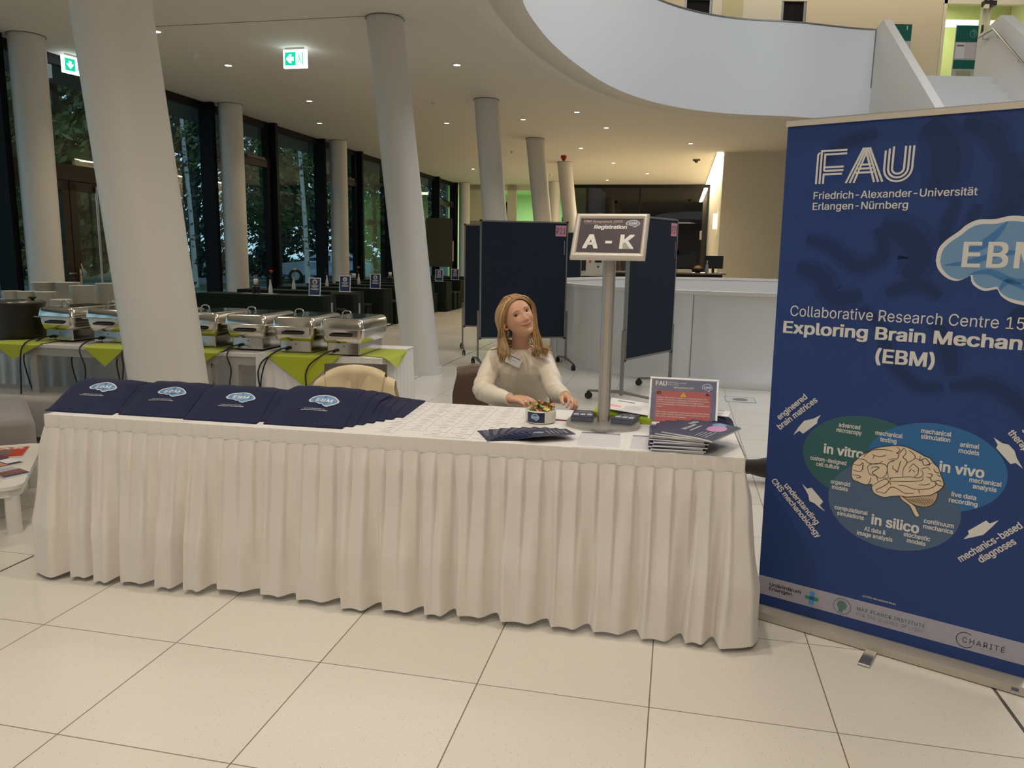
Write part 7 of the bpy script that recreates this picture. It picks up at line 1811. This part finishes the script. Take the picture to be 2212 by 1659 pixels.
# ============================================================ DARK SKIRTED TABLES BY THE WINDOWS
M_dgreen = mat('dark_green_cloth', (0.010, 0.016, 0.013), 0.9, spec=0.15); M_dgreen2 = mat('dark_green_top', (0.022, 0.036, 0.030), 0.8, spec=0.25)
def dark_table(u, v, label):
    t = thing('banquet_table', label, 'table', G(u, v, 0), -TH, 'dark skirted tables by the windows')
    m_ = MB(); m_.box((0, 0, 0.738), (2.3, 0.52, 0.024), M_dgreen2); m_.build('tabletop', t)
    rows = []; pts = []
    for (x0, y0, x1, y1) in ((-1.15, -0.26, 1.15, -0.26), (1.15, -0.26, 1.15, 0.26), (1.15, 0.26, -1.15, 0.26), (-1.15, 0.26, -1.15, -0.26)):
        L_ = math.hypot(x1 - x0, y1 - y0); k = int(L_ / 0.05); nx_, ny_ = (y1 - y0) / L_, -(x1 - x0) / L_
        for j in range(k): pts.append((lerp(x0, x1, j / k), lerp(y0, y1, j / k), nx_, ny_, j * 0.05 + 3 * x0))
    n = len(pts); vs = []
    for q in (0, 0.35, 1.0):
        for x, y, nx_, ny_, a in pts:
            o = 0.006 + q * (0.02 + 0.016 * math.sin(a * 23 + 1.5 * math.sin(a * 7))); vs.append((x + nx_ * o, y + ny_ * o, lerp(0.752, 0.012, q)))
    m_ = MB(); m_.add(vs, [(j * n + i, j * n + (i + 1) % n, (j + 1) * n + (i + 1) % n, (j + 1) * n + i) for j in range(2) for i in range(n)], M_dgreen, None, True); m_.build('drape', t)
    return t
def dark_bench(u, v, label):
    t = thing('bench', label, 'bench', G(u, v, 0), -TH, 'dark covered benches at the window tables')
    m_ = MB(); m_.box((0, 0, 0.455), (2.2, 0.26, 0.03), M_dgreen2); m_.build('seat', t)
    m_ = MB(); m_.box((0, 0, 0.22), (2.21, 0.27, 0.43), M_dgreen, taper=None); m_.build('drape', t, bevel=0.02)
    return t
TV = [11.86 + 1.42 * k for k in range(9)]
NTH = ['nearest', 'second', 'third', 'fourth', 'fifth', 'sixth', 'seventh', 'eighth', 'farthest']
t0 = b0_ = None
for k, v in enumerate(TV):
    lab = 'dark green draped table, %s in the row by the windows' % NTH[k]
    if t0 is None: t0 = dark_table(-6.80, v, lab)
    else: dup(t0, G(-6.92 + 0.02 * (k % 3), v, 0), -TH, lab)
    for q, dv in enumerate((-0.52, 0.52)):
        if k == 0 and q == 0: continue
        lab = 'dark covered bench on the %s side of the %s window table' % ('near' if q == 0 else 'far', NTH[k])
        if b0_ is None: b0_ = dark_bench(-6.95, v + dv, lab)
        else: dup(b0_, G(-6.80 - 0.10 * ((k + q) % 3), v + dv, 0), -TH, lab)
def A4(u, v, label, photo, rz=0.0):
    t = thing('table_sign', label, 'table sign', G(u, v, 0.752), -TH + rz, 'programme signs on the dark tables')
    MM = Matrix.Rotation(-0.10, 4, 'X')
    m_ = MB(); m_.box((0, 0, 0.148), (0.216, 0.004, 0.296), M_acr, MM); m_.box((0, 0.03, 0.003), (0.216, 0.08, 0.005), M_acr); m_.build('acrylic_frame', t)
    m_ = MB(); M2 = MM @ Matrix.Translation((0, -0.0028, 0.148)) @ PX
    m_.rect(-0.094, -0.134, 0.094, 0.134, mat('sign_navy', srgb(40, 44, 92), 0.3), M2, 0); m_.ell(0, 0.078, 0.042, 0.042, M_wprint, M2, 0.0004, 24); m_.ell(0, 0.075, 0.026, 0.034, photo, M2, 0.0008, 20)
    for z, w, c in ((0.020, 0.13, M_wprint), (0.004, 0.11, M_wprint), (-0.016, 0.09, M_ink2), (-0.034, 0.15, M_wprint), (-0.046, 0.12, M_wprint)): m_.rect(-w / 2, z - 0.004, w / 2, z + 0.004, c, M2, 0.0004)
    m_.build('printed_sheet', t); return t
ph = [mat('photo_a', srgb(150, 70, 50), 0.4), mat('photo_b', srgb(190, 160, 145), 0.4), mat('photo_c', srgb(150, 110, 100), 0.4)]
for (u, v, l, i) in ((-5.86, 11.76, 'navy programme sign on the nearest dark table', 0), (-5.93, 13.10, 'navy programme sign on the second dark table', 1), (-5.92, 14.52, 'navy programme sign on the third dark table', 2), (-5.95, 16.05, 'pale programme sign half hidden behind the second slanted column', 1),
                     (-6.02, 19.05, 'navy programme sign right of the second slanted column, nearer one', 0), (-5.96, 20.30, 'navy programme sign right of the second slanted column, farther one', 2)):
    A4(u, v, l, ph[i], 0.05 * ((i * 7) % 3 - 1))
def vase(u, v, col, label, lean=0.02, withered=False):
    t = thing('flower_vase', label, 'vase', G(u, v, 0.752), 0, 'flower vases on the dark tables')
    m_ = MB(); m_.lathe([(0.0001, 0.0), (0.034, 0.0), (0.036, 0.02), (0.030, 0.10), (0.017, 0.17), (0.013, 0.225), (0.015, 0.235), (0.011, 0.232)], 20, mat('vase_white', (0.72, 0.71, 0.69), 0.3), caps=False); m_.build('vase_body', t)
    f = MB(); stem = [(0, 0, 0.15), (lean * 0.4, 0, 0.26), (lean, 0, 0.36 if not withered else 0.33)]
    f.tube(smooth_path(stem, 5), 0.003, 6, mat('stem_green', (0.05, 0.11, 0.03), 0.6)); fo = f.build('stem', t)
    f = MB()
    for a, z, s_ in ((0.5, 0.26, 0.05), (2.6, 0.28, 0.055), (4.4, 0.25, 0.045)):
        d = Vector((math.cos(a), math.sin(a), 0.35)).normalized(); p = Vector((lean * 0.4, 0, z)); sd = d.cross(Vector((0, 0, 1))).normalized()
        f.add([p, p + d * s_ * 0.5 + sd * s_ * 0.28, p + d * s_, p + d * s_ * 0.5 - sd * s_ * 0.28], [(0, 1, 2, 3)], mat('leaf_green', (0.05, 0.10, 0.03), 0.6))
    f.build('leaves', fo)
    f = MB(); c = Vector((lean, 0, 0.375 if not withered else 0.34)); R_ = 0.036 if not withered else 0.018
    f.ball(c, R_ * 0.72, 14, col, sz=0.9)
    for k in range(11):
        a = k * 2.4; tilt = 0.3 + 0.09 * k; d = Vector((math.cos(a) * math.sin(tilt), math.sin(a) * math.sin(tilt), math.cos(tilt) * 0.6)); f.ball(c + d * R_ * 0.55, R_ * 0.52, 8, col, sz=0.55)
    f.build('blossom', t); return t
rose = [mat('rose_red', srgb(222, 52, 30), 0.5), mat('rose_yellow', srgb(228, 168, 30), 0.5), mat('rose_pink', srgb(205, 90, 70), 0.5), mat('rose_dark', (0.03, 0.03, 0.03), 0.6)]
vase(-6.80, 12.02, rose[0], 'slim white vase with a red rose on the nearest dark table'); vase(-7.06, 13.33, rose[1], 'slim white vase with a yellow rose on the second dark table', 0.03); vase(-7.09, 14.80, rose[3], 'slim white vase with a dark drooping stem in front of the facade column', -0.02, True); vase(-6.95, 16.1, rose[2], 'slim white vase with a pink rose behind the third programme sign', 0.0)
vase(-4.835, 14.957, rose[0], 'small vase with orange red flowers just right of the second slanted column') if False else vase(-6.08, 17.55, rose[0], 'vase with orange red flowers just right of the second slanted column')
def lantern(u, v, label, lit=True):
    t = thing('candle_holder', label, 'candle', G(u, v, 0.752), 0, 'candle holders on the dark tables')
    m_ = MB(); 
    for x in (-0.038, 0.038): m_.cyl((x, 0, 0.0), (x, 0, 0.135), 0.032, None, 18, M_black); m_.lathe([(0.0325, 0.118), (0.0325, 0.128)], 18, M_steel, Matrix.Translation((x, 0, 0)), caps=False)
    m_.box((0, 0, 0.14), (0.14, 0.07, 0.012), M_black); m_.build('holder', t)
    m_ = MB(); m_.lathe([(0.0001, 0.146), (0.037, 0.146), (0.037, 0.245), (0.030, 0.250), (0.0001, 0.247)], 22, mat('candle_wax', (0.80, 0.76, 0.66), 0.4), caps=False); m_.build('candle', t)
    m_ = MB(); m_.cyl((0, 0, 0.247), (0, 0, 0.256), 0.0015, None, 6, M_black); m_.build('wick', t); return t
lantern(-7.00, 11.90, 'white candle on a black holder beside the red rose'); lantern(-6.95, 15.85, 'dark candle holder with silver bands in front of the black mullion'); lantern(-6.75, 17.5, 'white candle right of the third programme sign')
# cloth runner on the nearest table
m_ = MB(); m_.box((0, 0, 0.001), (0.62, 0.16, 0.002), mat('runner_grey', (0.40, 0.40, 0.40), 0.7)); o = m_.build('table_runner', M=frame(G(-6.95, 11.93, 0.7505), -TH)); tag(o, 'pale runner under the candle on the nearest dark table', 'runner')
# hand trolley
tr = thing('hand_trolley', 'hand trolley with black handle behind the chafing dishes', 'trolley', (-2.43, 11.15, 0), 0.0)
for x in (-0.20, 0.20): m_ = MB(); m_.cyl((x, 0, 0.12), (x, 0, 0.76), 0.014, None, 10, M_steel); m_.build('upright', tr)
m_ = MB(); m_.tube(smooth_path([(-0.20, 0, 0.75), (-0.20, 0, 0.85), (-0.17, 0, 0.885), (0.17, 0, 0.885), (0.20, 0, 0.85), (0.20, 0, 0.75)], 4), 0.017, 10, M_black); m_.build('handle', tr)
m_ = MB(); m_.box((0, 0.25, 0.13), (0.46, 0.6, 0.025), M_black); m_.build('platform', tr)
for x in (-0.2, 0.2):
    for y in (0.0, 0.48): m_ = MB(); m_.cyl((x - 0.012, y, 0.058), (x + 0.012, y, 0.058), 0.058, None, 16, M_black); m_.build('wheel', tr)
# floor socket box
fb = thing('floor_box', 'square floor socket lid with a round insert near the banner', 'floor box', (2.44, 8.06, 0), -TH)
m_ = MB(); m_.box((0, 0, 0.001), (0.30, 0.30, 0.003), mat('lid_stone', (0.66, 0.64, 0.60), 0.4)); m_.build('lid', fb)
m_ = MB()
for x, y, w, h in ((0, 0.152, 0.31, 0.006), (0, -0.152, 0.31, 0.006), (0.152, 0, 0.006, 0.31), (-0.152, 0, 0.006, 0.31)): m_.box((x, y, 0.0018), (w, h, 0.0036), M_grey)
m_.build('rim', fb)
m_ = MB(); m_.lathe([(0.0001, 0.0035), (0.08, 0.0035)], 24, M_grey, caps=False); m_.build('insert', fb)
# ---- reception counter and coffee machine beyond the stairwell
rc_ = thing('reception_counter', 'long counter beyond the round parapet with bowls and a monitor', 'counter', (3.2, 16.4, 0), -0.05)
m_ = MB(); m_.box((0, 0, 1.145), (2.4, 0.7, 0.03), mat('counter_wood', (0.20, 0.14, 0.09), 0.4)); m_.build('countertop', rc_)
m_ = MB(); m_.box((0, 0.05, 0.565), (2.3, 0.55, 1.13), M_black); m_.build('body', rc_)
mo = thing('monitor', 'black monitor on the counter in front of the dark window', 'monitor', (3.62, 16.5, 1.161), -0.3)
m_ = MB(); m_.box((0, 0, 0.22), (0.42, 0.03, 0.27), M_black); m_.build('screen', mo); m_ = MB(); m_.box((0, 0.02, 0.04), (0.05, 0.03, 0.1), M_black); m_.box((0, 0.0, 0.005), (0.2, 0.15, 0.01), M_black); m_.build('stand', mo)
m2 = dup(mo, (4.25, 16.55, 1.161), 0.2, 'black monitor beside the beige wall corner')
bw = thing('fruit_bowl', 'dark bowl with orange contents on the counter', 'bowl', (3.86, 16.3, 1.161), 0)
m_ = MB(); m_.lathe([(0.0001, 0.0), (0.05, 0.0), (0.10, 0.05), (0.115, 0.09), (0.105, 0.088)], 20, M_black, caps=False); m_.build('bowl_body', bw); m_ = MB(); m_.ball((0, 0, 0.09), 0.085, 12, mat('fruit_orange', (0.45, 0.22, 0.08), 0.6), sz=0.7); m_.build('contents', bw)
bt = thing('bottle', 'clear bottle on the counter beside the dark bowl', 'bottle', (4.05, 16.3, 1.161), 0)
m_ = MB(); m_.lathe([(0.0001, 0), (0.032, 0), (0.034, 0.02), (0.034, 0.14), (0.013, 0.19), (0.013, 0.235)], 16, mat('bottle_glass', (0.25, 0.28, 0.30), 0.1)); m_.build('bottle_body', bt); m_ = MB(); m_.cyl((0, 0, 0.235), (0, 0, 0.25), 0.015, None, 12, M_white); m_.build('cap', bt)
bx = MB(); bx.box((0, 0, 0.035), (0.30, 0.2, 0.07), mat('carton', (0.62, 0.52, 0.34), 0.6)); o = bx.build('carton', M=frame((3.52, 16.12, 1.161), 0.1)); tag(o, 'flat cream carton on the counter left of the dark bowl', 'box')
cm = thing('coffee_machine', 'pale coffee machine panel with black fittings below the registration sign', 'coffee machine', (1.66, 17.3, 0), -0.05)
m_ = MB(); m_.box((0, 0, 1.28), (0.62, 0.45, 0.50), mat('machine_cream', (0.66, 0.62, 0.54), 0.4)); m_.box((0, 0, 0.52), (0.64, 0.5, 1.02), M_black); m_.build('housing', cm)
for x, z, w, h in ((-0.24, 1.45, 0.09, 0.07), (-0.12, 1.30, 0.10, 0.30), (0.20, 1.38, 0.14, 0.10), (-0.25, 1.33, 0.06, 0.05), (0.20, 1.24, 0.04, 0.03), (-0.10, 1.47, 0.04, 0.03)):
    m_ = MB(); m_.box((x, -0.23, z), (w, 0.02, h), M_black); m_.build('button_panel', cm)
m_ = MB(); m_.box((0.02, -0.23, 1.37), (0.04, 0.02, 0.08), rose[0]); m_.build('red_switch', cm)
wl = thing('wall_lamp', 'small glowing lamp on the lit wall behind board P19', 'light', G(0.98, 24.5, 2.55), -TH)
m_ = MB(); m_.box((0, 0, 0), (0.10, 0.22, 0.45), mat('sconce_glow', (1, 1, 1), emit=(1.0, 0.82, 0.5), estr=3.5)); m_.build('diffuser', wl, bevel=0.01); m_ = MB(); m_.box((0.04, 0, 0), (0.03, 0.16, 0.36), M_white); m_.build('back_plate', wl)
# ---- green notice stands on the upper gallery
def stand_sign(x, y, label, full):
    t = thing('notice_stand', label, 'notice stand', (x, y, ZF2), 0)
    g_ = mat('institute_green', srgb(0, 100, 88), 0.5)
    m_ = MB(); m_.box((0, 0, 0.78), (0.46, 0.03, 1.5), mat('stand_grey', (0.50, 0.50, 0.49), 0.5)); m_.box((0, 0, 0.012), (0.5, 0.3, 0.024), M_grey); m_.build('panel', t)
    m_ = MB(); M2 = Matrix.Translation((0, -0.016, 0)) @ PX
    m_.rect(-0.23, 1.20, 0.23, 1.53, g_, M2, 0.0); m_.rect(-0.23, 0.66, 0.23, 0.84, g_, M2, 0.0)
    if full:
        m_.ell(0.13, 1.37, 0.075, 0.08, mat('seal_pale', srgb(120, 165, 150), 0.5), M2, 0.001, 24); m_.ell(0.13, 1.37, 0.06, 0.065, g_, M2, 0.002, 24); m_.stroke([(0.10, 1.40), (0.14, 1.42), (0.16, 1.37), (0.13, 1.34)], 0.02, mat('seal_pale', (0, 0, 0)), M2, 0.003)
    else: m_.rect(0.12, 1.42, 0.14, 1.50, M_wprint, M2, 0.001)
    m_.rect(-0.21, 0.87, -0.01, 1.18, M_paper, M2, 0.001); m_.rect(0.0, 0.87, 0.21, 1.18, mat('notice_paper', (0.70, 0.62, 0.62), 0.6), M2, 0.001)
    m_.rect(-0.19, 1.11, -0.04, 1.14, M_ink, M2, 0.002); m_.rect(-0.15, 0.42, 0.16, 0.62, mat('brochure_olive', (0.40, 0.38, 0.22), 0.6), M2, 0.001)
    m_.build('printed_notices', t); return t
stand_sign(9.45, 17.2, 'green and white notice stand beside the upper glass door', True)
stand_sign(8.05, 17.2, 'green notice stand half hidden behind the sloping stair parapet', False)
